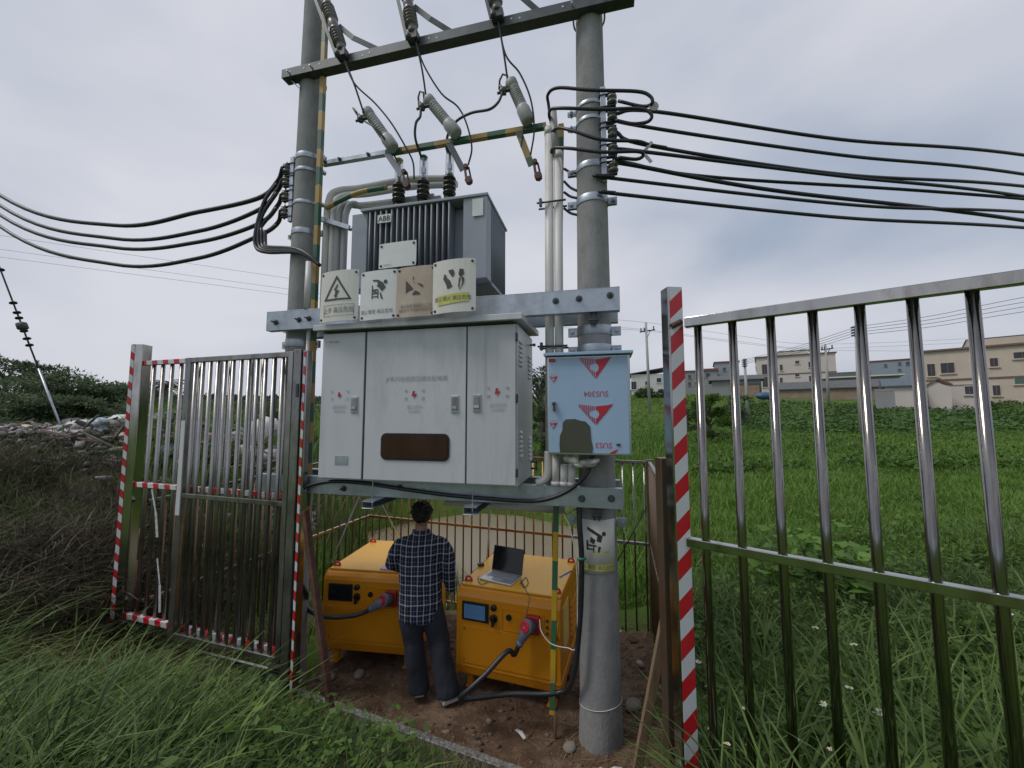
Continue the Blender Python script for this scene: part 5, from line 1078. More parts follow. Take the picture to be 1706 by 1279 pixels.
# ================================================================== orange units
UW, UD, UH, UZ = .88, .90, .70, .135
def make_unit(label, M, lit, arrangement):
    t = thing('battery_unit', label, 'power unit', M, 'orange power units in the enclosure'); W_, D_, z0, z1 = UW, UD, UZ, UZ + UH
    b = MB(M)   # body with rounded front top and a tucked in base
    prof = [(0, z0 + .09), (0, z1 - .075), (.012, z1 - .045), (.035, z1 - .022), (.06, z1 - .012), (D_, z1 - .012), (D_, z0 + .09), (D_ - .02, z0), (.02, z0)]
    n = len(prof); b.add([(0, y, z) for y, z in prof] + [(W_, y, z) for y, z in prof], [tuple(range(n))[::-1], tuple(range(n, 2 * n))] + [(i, n + i, n + (i + 1) % n, (i + 1) % n) for i in range(n)])
    b.f = [f[::-1] for f in b.f]
    body = b.build('body', 'orange_paint', t, bevel=.01)
    b = MB(M); b.span((.012, .058, z1 - .011), (W_ - .012, D_ - .01, z1 + .006)); b.build('lid', 'yellow_top', t, bevel=.005)
    b = MB(M); b.span((-.006, .0, z0 + .07), (W_ + .006, D_, z0 + .088)); b.build('base_trim', 'orange_paint', t, bevel=.004)
    hatch = MB(M).span((.035, -.006, z0 + .105), (W_ - .035, -.0005, z0 + .40)).build('front_hatch', 'orange_paint', t, bevel=.004)
    for x, z in ((.07, z0 + .375), (W_ - .06, z0 + .375), (.07, z0 + .13), (W_ - .06, z0 + .13)):
        b = MB(M); b.lathe((x, -.006, z), (0, -1, 0), [(0, .007), (.004, .006)], 8); b.build('hatch_screw', 'charcoal_plastic', hatch)
    fy = -.001; Zf = lambda f: z0 + .07 + f * (UH - .07)
    sx0, sx1, sz0, sz1 = .05, .285, Zf(.595), Zf(.835)
    scr = MB(M).span((sx0, -.014, sz0), (sx1, fy, sz1)).build('screen', 'black_plastic', t, bevel=.003)
    MB(M).span((sx0 + .02, -.0155, sz0 + .018), (sx1 - .028, -.0142, sz1 - .02)).build('display', 'display_lit' if lit else 'screen_dark', scr)
    if lit:
        for k in range(6):
            b = MB(M); x = sx0 + .035 + (k % 3) * .06; z = sz0 + .045 + (k // 3) * .055; b.span((x, -.0168, z), (x + .045, -.0157, z + .006)); b.build('display_line', 'display_line', scr)
    b = MB(M); b.lathe((.33, fy, Zf(.80)), (0, -1, 0), [(0, .026), (.012, .026), (.014, .02), (.03, .018)], 16); b.build('knob', 'black_plastic', t)
    b = MB(M); b.lathe((.33, fy, Zf(.665)), (0, -1, 0), [(0, .034), (.012, .034), (.016, .026)], 18); b.span((.322, -.045, Zf(.665) - .05), (.342, -.014, Zf(.665) + .03)); b.build('rotary_switch', 'black_plastic', t, bevel=.003)
    b = MB(M); b.span((.316, -.02, Zf(.60) - .01), (.335, -.012, Zf(.60) + .03)); b.build('switch_flag', 'socket_red', t)
    rx0, rx1, rz0, rz1 = .405, .745, Zf(.55), Zf(.80)
    b = MB(M)
    for x0, x1, za, zb in ((rx0, rx1, rz1, rz1 + .006), (rx0, rx1, rz0 - .006, rz0), (rx0 - .006, rx0, rz0 - .006, rz1 + .006), (rx1, rx1 + .006, rz0 - .006, rz1 + .006)): b.span((x0, -.006, za), (x1, fy, zb))
    b.build('socket_recess', 'orange_paint', t)
    b = MB(M); b.lathe((.46, fy, Zf(.71)), (0, -1, 0), [(0, .024), (.014, .022)], 14); b.build('breather_cap', 'black_plastic', t)
    b = MB(M); b.span((.61, -.035, Zf(.575)), (.72, fy, Zf(.79))); b.build('socket', 'socket_red', t, bevel=.008)
    for k in range(3):
        b = MB(M); b.lathe((.775, fy, Zf(.745 - .075 * k)), (0, -1, 0), [(0, .011), (.012, .011), (.014, .007)], 10); b.build('connector', 'charcoal_plastic', t)
    b = MB(M); b.span((.805, -.008, Zf(.69) - .026), (.865, fy, Zf(.69) + .03)); b.build('button_plate', 'label_yellow', t, bevel=.004)
    b = MB(M); b.lathe((.835, -.008, Zf(.69)), (0, -1, 0), [(0, .016), (.012, .016), (.014, .011)], 14); b.build('key_switch', 'socket_red', t)
    b = MB(M); b.lathe((.835, fy, Zf(.575)), (0, -1, 0), [(0, .02), (.012, .02), (.014, .026), (.028, .026), (.034, .018)], 16); b.build('emergency_button', 'socket_red', t)
    for x, y in ((.05, .12), (W_ - .05, .12), (.05, D_ - .08), (W_ - .05, D_ - .08)):
        b = MB(M); pts = [(x + .028 * math.cos(a), y, z1 + .012 + .030 * math.sin(a)) for a in np.linspace(-.3, math.pi + .3, 10)]; b.tube(pts, .009, 8); b.box((x, y, z1 + .008), (.065, .03, .014)); b.build('lifting_lug', 'lug_red', t)
    for x in (.09, W_ - .09):
        for y in (.1, D_ - .1):
            b = MB(M); b.span((x - .035, y - .05, 0), (x + .035, y + .05, .012)); b.span((x - .025, y - .03, .01), (x + .025, y + .03, z0 + .01)); b.build('foot', 'orange_paint', t, bevel=.003)
    b = MB(M); b.span((W_ + .001, .10, z0 + .26), (W_ + .006, .33, z0 + .60)); b.build('side_label', 'side_paper', t)
    b = MB(M); b.span((W_ + .001, .42, z0 + .16), (W_ + .005, .82, z0 + .55)); sv = b.build('side_vent', 'orange_paint', t, bevel=.002)
    for k in range(6):
        b = MB(M); b.span((W_ + .0055, .46, z0 + .2 + k * .05), (W_ + .014, .78, z0 + .215 + k * .05)); b.build('vent_slat', 'orange_paint', sv)
    lx, ly = (.66, .50)
    vs, fs = ([], []) if lit else textmesh('⚠', .07)
    if vs: MB(M).add([(lx + v[0], ly + v[1], z1 + .0075) for v in vs], fs).build('lid_mark', 'label_yellow', t)
    return t
uLM = T(-1.745, 3.765, ZG, rad(-8)); uRM = T(-.462, 3.435, ZG, rad(-18))
uL = make_unit('orange power unit with dark screen, left of the person', uLM, False, 0)
uR = make_unit('orange power unit with lit blue screen and laptop on top', uRM, True, 1)
def plug(M, label, dirn, ring_n):
    """angled industrial plug in the socket: short barrel, red face ring, side outlet"""
    z = UZ + .07 + .68 * (UH - .07); o = Vector((.665, -.036, z)); t = thing('power_plug', label, 'power plug', M @ Matrix.Translation(o), 'angled plugs in the orange units')
    ax = Vector((-.35, -.75, .25)).normalized()
    b = MB(M); b.lathe(o, ax, [(0, .045), (.05, .048), (.055, .054), (.085, .054), (.09, .05)], 20); b.build('barrel', 'plug_grey', t)
    b = MB(M); b.lathe(o + ax * .0905, ax, [(0, .043), (.006, .043), (.008, .036)], 20); b.build('face_ring', 'plug_red', t)
    b = MB(M); c = o + ax * .055; d = Vector(dirn).normalized(); b.tube([c, c + d * .06, c + d * .10, c + d * .115, c + d * .16], [.045, .042, .034, .028, .026], 14); b.lathe(c + d * .125, d, [(0, .031), (.03, .031)], 8); b.build('cable_outlet', 'plug_grey', t)
    return M @ (c + d * .155), M.to_3x3() @ d
pL, dL = plug(uLM, 'grey and red plug in the left orange unit, cable to the left', (-.85, -.12, -.5), 0)
pR, dR = plug(uRM, 'grey and red plug in the right orange unit, cable hanging down', (-.45, -.1, -.9), 1)
cable('power_cable', 'black cable running left from the plug of the left orange unit', [pL, pL + dL * .05 + Vector((-.02, 0, -.005)), pL + Vector((-.15, -.02, -.045)), pL + Vector((-.34, -.03, -.05)), pL + Vector((-.52, 0, -.02)), pL + Vector((-.62, .1, .02)), at(508, 985, 3.5), at(470, 925, 3.4)], .019, frame=I4, n=10)
cable('power_cable', 'black cable looping down from the right plug, along the soil and up the pole', [pR, pR + dR * .08, at(845, 1085, 3.1), at(810, 1122, 3.02), at(780, 1150, 2.98), at(767, 1163, 3.0), at(790, 1163, 3.03), at(850, 1156, 3.05), at(910, 1156, 3.02), at(945, 1148, 2.98), at(957, 1120, 2.86), at(964, 1060, 2.83), at(968, 1000, 2.82), at(969, 930, 2.81), at(966, 880, 2.81), at(964, 838, 2.83)], .019, frame=I4, n=10)
cable('white_wire', 'white wire from the right orange unit to the pole and up to the beam', [at(899, 1032, 3.05), at(902, 1052, 3.0), at(918, 1072, 2.95), at(945, 1079, 2.88), at(960, 1076, 2.83), at(962, 1000, 2.82), at(960, 940, 2.82), at(950, 880, 2.84), at(938, 855, 2.86)], .0035, 'wire_white', frame=I4, n=6)
cable('thin_wire', 'thin white wire loops at the left edge of the left orange unit', [at(520, 985, 3.5), at(530, 1010, 3.5), at(524, 1035, 3.5), at(538, 1050, 3.5), at(528, 1080, 3.5)], .0035, 'wire_white', frame=I4, n=6)
for y_, lab in ((932, 'green tie round the black cable on the pole'),):
    b = MB(); b.tube([at(962, y_, 2.80), at(976, y_ - 2, 2.80)], .012, 8); tag(b.build('cable_tie', 'green_strap'), lab, 'cable tie')
b = MB(); b.tube([at(932, 962, 3.0), at(952, 951, 3.02)], .006, 6); tag(b.build('blue_tie', 'ink_blue'), 'blue and silver tie on the banded iron at the right orange unit', 'cable tie')
# laptop
ZT = ZG + UZ + UH + .0065
LM = T(-.285, 3.545, ZT, rad(-27))
def laptop():
    t = thing('laptop', 'open silver laptop with dark screen on the right orange unit', 'laptop', LM)
    MB(LM).span((0, 0, .0005), (.31, .215, .016)).build('base', 'laptop_silver', t, bevel=.004)
    b = MB(LM); b.span((.02, .085, .0165), (.29, .195, .0175)); kb = b.build('keyboard', 'laptop_silver', t)
    for r_ in range(4):
        for c in range(11): 
            b = MB(LM); b.span((.024 + c * .0242, .09 + r_ * .0265, .0178), (.044 + c * .0242, .112 + r_ * .0265, .0192)); b.build('key', 'laptop_key', kb)
    b = MB(LM); b.span((.105, .018, .0165), (.205, .078, .0172)); b.build('touchpad', 'laptop_key', t)
    SM = LM @ T(0, .212, .016) @ Matrix.Rotation(rad(-14), 4, 'X')
    s = MB(SM).span((0, 0, 0), (.31, .008, .215)).build('screen', 'charcoal_plastic', t, bevel=.003)
    MB(SM).span((.008, -.0016, .012), (.302, -.0004, .208)).build('display', 'screen_dark', s)
laptop()
b = MB(); c = at(801, 953, 3.86); b.box((c.x, c.y, ZT + .014), (.06, .04, .026), Matrix.Rotation(.5, 3, 'Z')); tag(b.build('adapter', 'charcoal_plastic', bevel=.006), 'small grey adapter on the lid beside the laptop', 'adapter')
zc = ZT + .005
def onlid(px, py): 
    d = _ray(px, py); k = (zc - CAM_H) / d.z; return Vector((0, 0, CAM_H)) + d * k
cable('usb_cable', 'thin cable from the laptop over the unit edge to the plug', [onlid(866, 972), onlid(876, 962), onlid(880, 972), onlid(872, 978), onlid(868, 966), onlid(877, 984), onlid(882, 996), at(880, 1010, 3.14), at(876, 1028, 3.08)], .003, 'wire_dark', frame=I4, n=6)
cable('usb_cable', 'thin cable from the adapter to the laptop base', [onlid(797, 960), onlid(797, 968), onlid(803, 973), onlid(812, 970)], .003, 'wire_dark', frame=I4, n=6)
b = MB(); c = onlid(652, 945); b.box((c.x, c.y, ZT + .006), (.17, .12, .010), Matrix.Rotation(-.2, 3, 'Z')); tag(b.build('notebook', 'purple_paper', bevel=.002), 'lilac notebook on the left orange unit at the person hands', 'notebook')

# ================================================================== the person
from mathutils import noise as mnoise
def plaid():
    m, n, l, b = newmat('plaid_shirt'); tc = n.new('ShaderNodeTexCoord'); sp = n.new('ShaderNodeSeparateXYZ')
    nz = n.new('ShaderNodeTexNoise'); nz.inputs['Scale'].default_value = 5; l.new(tc.outputs['Object'], nz.inputs['Vector'])
    ad = n.new('ShaderNodeMixRGB') if False else n.new('ShaderNodeVectorMath'); ad.operation = 'MULTIPLY_ADD'; l.new(nz.outputs['Color'], ad.inputs[0]); ad.inputs[1].default_value = (.022, .022, .022); l.new(tc.outputs['Object'], ad.inputs[2]); l.new(ad.outputs[0], sp.inputs[0])
    def line(out, period, off, wd):
        a = n.new('ShaderNodeMath'); a.operation = 'MULTIPLY_ADD'; l.new(out, a.inputs[0]); a.inputs[1].default_value = 1 / period; a.inputs[2].default_value = off
        f = n.new('ShaderNodeMath'); f.operation = 'FRACT'; l.new(a.outputs[0], f.inputs[0])
        c = n.new('ShaderNodeMath'); c.operation = 'LESS_THAN'; l.new(f.outputs[0], c.inputs[0]); c.inputs[1].default_value = wd; return c.outputs[0]
    def add(a, b_, k=1.):
        q = n.new('ShaderNodeMath'); q.operation = 'MULTIPLY_ADD'; l.new(b_, q.inputs[0]); q.inputs[1].default_value = k; l.new(a, q.inputs[2]); return q.outputs[0]
    X, Z = sp.outputs['X'], sp.outputs['Z']
    s = add(line(X, .055, .0, .17), line(Z, .085, .2, .12)); s = add(s, line(X, .055, .5, .08), .35); s = add(s, line(Z, .085, .72, .07), .35)
    wide = add(line(X, .124, .3, .3), line(Z, .15, .5, .3))
    r = n.new('ShaderNodeValToRGB'); r.color_ramp.elements[0].color = (.012, .013, .026, 1); r.color_ramp.elements[1].color = (.42, .43, .47, 1); r.color_ramp.elements[1].position = 1.
    q = n.new('ShaderNodeMath'); q.operation = 'MULTIPLY'; l.new(s, q.inputs[0]); q.inputs[1].default_value = .5; l.new(q.outputs[0], r.inputs['Fac'])
    mx2 = n.new('ShaderNodeMix'); mx2.data_type = 'RGBA'; mx2.blend_type = 'ADD'; qq = n.new('ShaderNodeMath'); qq.operation = 'MULTIPLY'; l.new(wide, qq.inputs[0]); qq.inputs[1].default_value = .35; l.new(qq.outputs[0], mx2.inputs['Factor']); l.new(r.outputs['Color'], mx2.inputs['A']); mx2.inputs['B'].default_value = (.012, .016, .045, 1)
    l.new(mx2.outputs['Result'], b.inputs['Base Color']); b.inputs['Roughness'].default_value = .9; b.inputs['Specular IOR Level'].default_value = .15
plaid()
def fuse(mb, voxel, smooth=4, wrinkle=0., wscale=9., stretch=(1, 1, 1)):
    """melt overlapping shapes into one continuous surface"""
    me = bpy.data.meshes.new('tmp'); me.from_pydata([tuple(v) for v in mb.v], [], mb.f); me.update()
    o = bpy.data.objects.new('tmp', me); COL.objects.link(o)
    md = o.modifiers.new('r', 'REMESH'); md.mode = 'VOXEL'; md.voxel_size = voxel
    if smooth: ms = o.modifiers.new('s', 'SMOOTH'); ms.factor = .5; ms.iterations = smooth
    ev = o.evaluated_get(bpy.context.evaluated_depsgraph_get()); m2 = bpy.data.meshes.new_from_object(ev)
    bpy.data.objects.remove(o)
    out = MB(mb.M)
    if wrinkle:
        m2.update(); vs = []
        for v in m2.vertices:
            p = Vector((v.co.x * stretch[0], v.co.y * stretch[1], v.co.z * stretch[2])) * wscale
            vs.append(v.co + v.normal * (mnoise.noise(p) * wrinkle + mnoise.noise(p * 2.3) * wrinkle * .45))
    else: vs = [v.co.copy() for v in m2.vertices]
    out.add(vs, [tuple(p.vertices) for p in m2.polygons], True); bpy.data.meshes.remove(m2); return out
def loft(mb, rings, n=20):
    vs = []; m = len(rings)
    for z, cx, cy, rx, ry in rings:
        for k in range(n):
            a = 2 * math.pi * k / n; c, s = math.cos(a), math.sin(a); e = .85
            vs.append((cx + rx * math.copysign(abs(c) ** e, c), cy + ry * math.copysign(abs(s) ** e, s), z))
    fs = [(i * n + k, i * n + (k + 1) % n, (i + 1) * n + (k + 1) % n, (i + 1) * n + k) for i in range(m - 1) for k in range(n)] + [tuple(range(n))[::-1], tuple((m - 1) * n + k for k in range(n))]
    mb.add(vs, fs, True)
def person():
    M = T(-.77, 3.40, ZG, rad(6)) @ Matrix.Scale(.905, 4)
    t = thing('person', 'person in navy plaid shirt and dark jeans, back turned, between the orange units', 'person', M)
    EL, WL, ER, WR = Vector((-.262, .05, 1.14)), Vector((-.13, .27, 1.0)), Vector((.262, -.03, 1.12)), Vector((.285, .03, .875))
    # body: one continuous surface
    b = MB(M)
    b.ball((0, .02, 1.575), (.076, .093, .112), 20, 14); b.ball((0, .065, 1.54), (.058, .055, .07), 14, 10); b.ball((0, .118, 1.565), (.013, .02, .022), 8, 6)
    for sx in (-1, 1): b.ball((sx * .077, .012, 1.565), (.012, .02, .033), 8, 6); b.ball((sx * .03, .1, 1.59), (.018, .014, .012), 8, 6)
    b.ball((0, .105, 1.515), (.026, .014, .010), 8, 6)
    b.tube([(0, .0, 1.36), (0, .005, 1.45), (0, .018, 1.53)], [.066, .056, .055], 16)
    loft(b, [(.84, 0, 0, .15, .10), (1.0, 0, 0, .14, .095), (1.2, 0, 0, .15, .10), (1.30, 0, 0, .14, .085), (1.37, 0, 0, .07, .06)])
    for sx, E_, W_ in ((-1, EL, WL), (1, ER, WR)):
        b.tube([(sx * .14, 0, 1.28), (sx * .2, 0, 1.25), E_, W_], [.05, .048, .04, .027], 12)
    def hand(W_, d, side, curl):
        d = d.normalized(); pn = Vector((side, 0, 0)); ac = d.cross(pn).normalized(); pn = ac.cross(d).normalized()
        c = W_ + d * .055; R = Matrix((ac, d, pn)).transposed(); b.ball(c, (.038, .055, .015), 12, 8, R); b.tube([W_ - d * .03, W_ + d * .03], [.026, .028], 10)
        for k, ln in enumerate((.062, .074, .07, .054)):
            o = c + d * .04 + ac * (.028 - .0187 * k); p1 = o + d * ln * .45; p2 = p1 + (d * .8 - pn * side * curl).normalized() * ln * .35; p3 = p2 + (d * .5 - pn * side * curl * 1.6).normalized() * ln * .28
            b.tube([o - d * .015, p1, p2, p3], [.0098, .0092, .0085, .0065], 8); b.ball(p3, .0066, 6, 5)
        o = c - d * .015 + ac * .034; p1 = o + (ac * .7 + d * .7) * .03; p2 = p1 + (d * .95 + ac * .2 - pn * side * .2).normalized() * .035
        b.tube([o - ac * .012, p1, p2], [.0125, .0105, .008], 8); b.ball(p2, .008, 6, 5)
    hand(WR, Vector((.05, .06, -1)), -1., .35); hand(WL, Vector((.35, .9, -.35)), 1., .5)
    for hx, kx, ax, ay in ((-.085, -.055, .005, 0), (.085, .185, .275, -.11)): b.tube([(hx, 0, .88), (kx, .01, .47), (ax, ay, .08), (ax, ay + .02, .05)], [.075, .055, .04, .04], 12)
    fuse(b, .0075, 3).build('body', 'skin', t)
    # hair
    b = MB(M); b.ball((0, .0, 1.607), (.092, .102, .10), 20, 14); b.ball((0, -.028, 1.575), (.076, .066, .062), 16, 10); b.ball((0, .06, 1.655), (.075, .055, .045), 14, 8)
    R_ = np.random.default_rng(5)
    for k in range(150):
        a = R_.uniform(0, 2 * math.pi); e = R_.uniform(-.1, 1.3); d = Vector((math.cos(a) * math.cos(e), math.sin(a) * math.cos(e), math.sin(e)))
        if d.y > .55 and d.z < .4: continue
        p = Vector((0, .0, 1.605)) + Vector((d.x * .086, d.y * .096, d.z * .094)); b.tube([p, p + d * .014 + Vector((0, 0, .005)), p + d * .022 + Vector((R_.uniform(-.008, .008), R_.uniform(-.008, .008), .0))], [.010, .008, .002], 5)
    fuse(b, .006, 1, .004, 40).build('hair', 'hair', t)
    # jeans
    b = MB(M); loft(b, [(.70, .0, 0, .165, .12), (.80, 0, 0, .178, .128), (.92, 0, 0, .165, .118), (1.0, 0, 0, .155, .11)])
    b.tube([(-.085, 0, .84), (-.075, .0, .66), (-.055, .015, .46), (-.02, .0, .24), (.005, -.01, .07), (.007, -.01, .035)], [.108, .106, .094, .093, .098, .097], 18)
    b.tube([(.088, 0, .84), (.125, -.005, .66), (.18, -.01, .46), (.225, -.06, .24), (.265, -.10, .08), (.27, -.105, .04)], [.11, .108, .097, .096, .104, .104], 18)
    fuse(b, .010, 4, .011, 7, (1, 1, .55)).build('jeans', 'denim', t)
    # shirt with collar and sleeves
    b = MB(M); loft(b, [(.655, .0, .0, .155, .13), (.68, .0, .0, .190, .142), (.80, 0, 0, .196, .145), (.95, 0, 0, .192, .14), (1.10, 0, 0, .20, .138), (1.22, 0, 0, .208, .135), (1.31, 0, -.004, .205, .122), (1.365, 0, -.004, .175, .105), (1.405, 0, .0, .11, .085), (1.43, 0, .004, .076, .072)], 28)
    b.tube([(-.12, 0, 1.335), (-.185, 0, 1.305), (-.228, .0, 1.235), EL, EL * .5 + WL * .5, WL + Vector((-.01, -.02, .01))], [.07, .076, .074, .068, .062, .05], 18)
    b.tube([(.12, 0, 1.335), (.185, 0, 1.305), (.23, -.01, 1.235), ER, ER * .5 + WR * .5, WR + Vector((0, 0, .012))], [.07, .076, .074, .068, .062, .052], 18)
    sh = fuse(b, .010, 4, .010, 8, (1, 1, .6)).build('shirt', 'plaid_shirt', t)
    b = MB(M); n = 24; vs = []
    for z, r in ((1.405, .09), (1.452, .079), (1.455, .074), (1.41, .08)):
        for k in range(n): a = 2 * math.pi * k / n; vs.append((r * math.cos(a), r * .95 * math.sin(a) + .004, z - .02 * max(0, math.sin(a))))
    b.add(vs, [(i * n + k, i * n + (k + 1) % n, ((i + 1) % 4) * n + (k + 1) % n, ((i + 1) % 4) * n + k) for i in range(4) for k in range(n)], True); b.build('collar', 'plaid_shirt', sh)
    # shoes
    for (x, y, a) in ((.005, .03, rad(8)), (.30, -.115, rad(-62))):
        SM = M @ T(x, y, 0, a); b = MB(SM)
        so_ = [(-.040, -.09), (.040, -.09), (.047, .02), (.048, .10), (.03, .165), (0, .18), (-.03, .165), (-.046, .10), (-.042, .02)]
        b.prism(so_, (1, 0, 0), (0, 1, 0), (0, 0, .003), .030); sl = None
        s_ = MB(SM); s_.ball((0, -.03, .055), (.040, .065, .045), 12, 8); s_.ball((0, .08, .045), (.042, .09, .032), 12, 8)
        up = fuse(s_, .008, 2).build('shoe', 'shoe_black', t); b.build('sole', 'shoe_white', up, bevel=.005)
person()

# ================================================================== trees, shrubs, weeds
def leaf_mesh(name, pts, nrm, size, tint, material, aspect=.5, parent=None, Mw=None, kind=None):
    """leaf quads (kite shaped): pts N×3, dir N×3 (leaf axis)"""
    n = len(pts); ax = nrm / np.maximum(np.linalg.norm(nrm, axis=1, keepdims=True), 1e-6)
    up = np.tile(np.array([0, 0, 1.]), (n, 1)) + rng.normal(0, .55, (n, 3)); sd = np.cross(ax, up); sd /= np.maximum(np.linalg.norm(sd, axis=1, keepdims=True), 1e-6)
    s = size[:, None]; tip = pts + ax * s; mid = pts + ax * s * .45; dr = np.cross(sd, ax) * s * .10
    P = np.stack([pts, mid + sd * s * aspect * .5 - dr, tip, mid - sd * s * aspect * .5 - dr], 1)
    if parent is not None: P = P - np.array(WM[parent.name].translation)[None, None]
    me = bpy.data.meshes.new(name); fill(me, P.reshape(-1, 3), np.arange(n * 4).reshape(n, 4))
    at_ = me.attributes.new('tint', 'FLOAT', 'POINT'); at_.data.foreach_set('value', np.repeat(np.clip(tint, 0, 1), 4).astype(np.float32))
    me.materials.append(MATS[material]); o = bpy.data.objects.new(name, me); COL.objects.link(o)
    if parent is not None: o.parent = parent
    WM[o.name] = I4
    if kind: o['kind'] = kind
    return o
def tree(label, x, y, h, rx, seed, nleaf=2600, material='leaf_tree', name='broadleaf_tree', group='trees behind the rubbish heap', leaf=.16, flat=.45, low=.15, cat='tree'):
    r = np.random.default_rng(seed); z = gz(x, y); M = T(x, y, z); t = thing(name, label, cat, M, group)
    nl = 9 + int(rx * 2); b = MB(M); b.tube(bez([(0, 0, -.2), (r.normal(0, .1), r.normal(0, .1), h * .3), (r.normal(0, .2), r.normal(0, .2), h * .62)], 4), [.055 * h * (1 - .065 * k) for k in range(9)], 8)
    tips = []
    for k in range(nl):
        a = r.uniform(0, 6.28); zz = h * r.uniform(low + .1, .95); rr = rx * r.uniform(.35, 1.) * (1.1 - .55 * (zz / h) ** 2); p = Vector((math.cos(a) * rr, math.sin(a) * rr, zz)); st = Vector((0, 0, min(zz * .7, h * .58)))
        b.tube([st, st * .5 + p * .5 + Vector((0, 0, .08 * h)), p], [.02 * h, .013 * h, .004 * h], 5); tips.append(p)
    b.build('trunk', 'wood_grey', t)
    tips += [Vector((r.normal(0, rx * .45), r.normal(0, rx * .45), h * r.uniform(low, .9))) for _ in range(nl)]
    pts = []; nr = []; tn = []; per = nleaf // len(tips)
    for p in tips:
        cr_ = r.uniform(.22, .42) * rx; q = r.normal(0, 1, (per, 3)); q /= np.linalg.norm(q, axis=1, keepdims=True); q *= (r.random((per, 1)) ** .45) * cr_; q[:, 2] *= flat
        pts.append(q + np.array(p) + np.array([x, y, z])); d = q.copy(); d[:, 2] += r.normal(.12, .18, per) * cr_; d += r.normal(0, .3 * cr_, d.shape); nr.append(d); tn.append(np.clip(r.normal(.42, .18, per) + r.normal(0, .1), 0, 1))
    leaf_mesh('crown', np.concatenate(pts), np.concatenate(nr), r.uniform(.6, 1.3, per * len(tips)) * leaf, np.concatenate(tn), material, .42, t)
    return t
# tree line behind the heap: (px of the trunk, px of the top, distance, radius)
TL = [(-120, 560, 20, 2.6, 'tall dark tree outside the left edge of the tree line'), (15, 588, 21, 2.3, 'tallest dark tree at the left edge of the photo'), (75, 618, 20, 2.0, 'dark tree next to the one at the left edge'), (128, 628, 24, 2.3, 'broad tree with feathery top behind the guy wire'), (180, 640, 22, 1.9, 'round tree left of the taped post'), (222, 642, 27, 2.2, 'tree with spiky top right behind the tall taped post'),
      (45, 655, 15, 1.6, 'low bright bush in front of the tree line at far left'), (110, 668, 15.5, 1.5, 'low bush behind the white bags on the heap'), (165, 672, 16, 1.5, 'low bush behind the blue bag on the heap'), (300, 655, 30, 2.4, 'tree seen through the left bars of the fence panel'), (345, 664, 42, 3.2, 'bluish tree seen through the middle of the gate leaf'), (395, 668, 46, 3.4, 'dark distant tree seen through the gate leaf'), (440, 676, 38, 2.6, 'distant tree left of the white building behind the gate'), (320, 690, 20, 1.7, 'shrub behind the plank pile seen through the gate'), (385, 694, 19, 1.6, 'shrub behind the rubbish seen through the middle of the gate'), (440, 698, 18, 1.5, 'shrub behind the rubbish near the hinge post')]
for i, (px, py, Y, rx, lab) in enumerate(TL):
    tp_ = at(px, py, Y); h = tp_.z - gz(tp_.x, Y); far = Y > 28
    tree(lab, tp_.x, Y, max(h, 1.2), rx, 40 + i, 4200 if not far else 2200, 'leaf_tree_hazed' if far else 'leaf_tree', leaf=.0075 * Y + .05, low=.05 if h < 3 else .15, name='bush' if h < 2.2 else 'broadleaf_tree', cat='bush' if h < 2.2 else 'tree')
for i, (px, py, Y, rx, lab) in enumerate(((901, 603, 26, 1.7, 'dark tree in the gap between cabinet and blue film box'), (905, 668, 15, .8, 'bush below the dark tree between cabinet and blue film box'))):
    tp_ = at(px, py, Y); h = tp_.z - gz(tp_.x, Y); tree(lab, tp_.x, Y, h, rx, 80 + i, 3000, group='plants behind the platform', leaf=.0075 * Y + .04)
# wooded hills far behind
def hill(name, label, u0, u1, Y, ytop, seed, n=9000):
    r = np.random.default_rng(seed); u = r.uniform(u0, u1, n); yy = Y * r.uniform(.92, 1.25, n); x = u * yy
    top = (692 - (ytop + 5 * np.sin(u * 23 + seed) + 3 * np.sin(u * 61))) / 650. * Y + CAM_H; z0 = ground(x, yy); z = z0 + (np.maximum(top - z0, 1.)) * r.random(n) ** .7
    d = r.normal(0, 1, (n, 3)); d[:, 2] += .3
    o = leaf_mesh(name, np.stack([x, yy, z], -1), d, r.uniform(.5, 1.1, n) * Y * .012, np.clip(r.normal(.45, .2, n), 0, 1), 'leaf_tree_hazed', .7, kind='stuff'); o['label'] = label
hill('far_wood', 'far wooded skyline behind the left trees', -1.9, -.45, 75, 668, 3)
hill('far_wood', 'far wooded skyline behind the village houses', .05, 1.7, 130, 652, 8, 5000)
# palm seen through the fence panel
def palm(label, px, py, Y):
    c = at(px, py, Y); z0 = gz(c.x, Y); M = T(c.x, Y, z0); t = thing('palm_tree', label, 'palm tree', M); H_ = c.z - z0
    MB(M).tube(bez([(0, 0, -.2), (.1, 0, H_ * .5), (.0, 0, H_)], 4), .11, 8).build('trunk', 'wood_grey', t)
    P_, Dn, S_, Tn = [], [], [], []
    for k in range(16):
        a = k * 2.4; el = .9 - .09 * k; 
        for j in range(14):
            u = (j + 1) / 14.; rr = 1.5 * u; zz = H_ + math.sin(el) * rr - 1.0 * u * u; base = np.array([c.x + math.cos(a) * rr * math.cos(el * .6), Y + math.sin(a) * rr * math.cos(el * .6), z0 + zz])
            for sd in (-1, 1): P_.append(base); Dn.append([math.cos(a + sd * 1.1), math.sin(a + sd * 1.1), -.35]); S_.append(.5 * (1.1 - u * .6)); Tn.append(.4 + .2 * math.sin(k + j))
    leaf_mesh('fronds', np.array(P_), np.array(Dn), np.array(S_), np.array(Tn), 'leaf_tree_hazed', .16, t)
palm('feathery palm standing above the tree line behind the fence panel', 276, 640, 24)
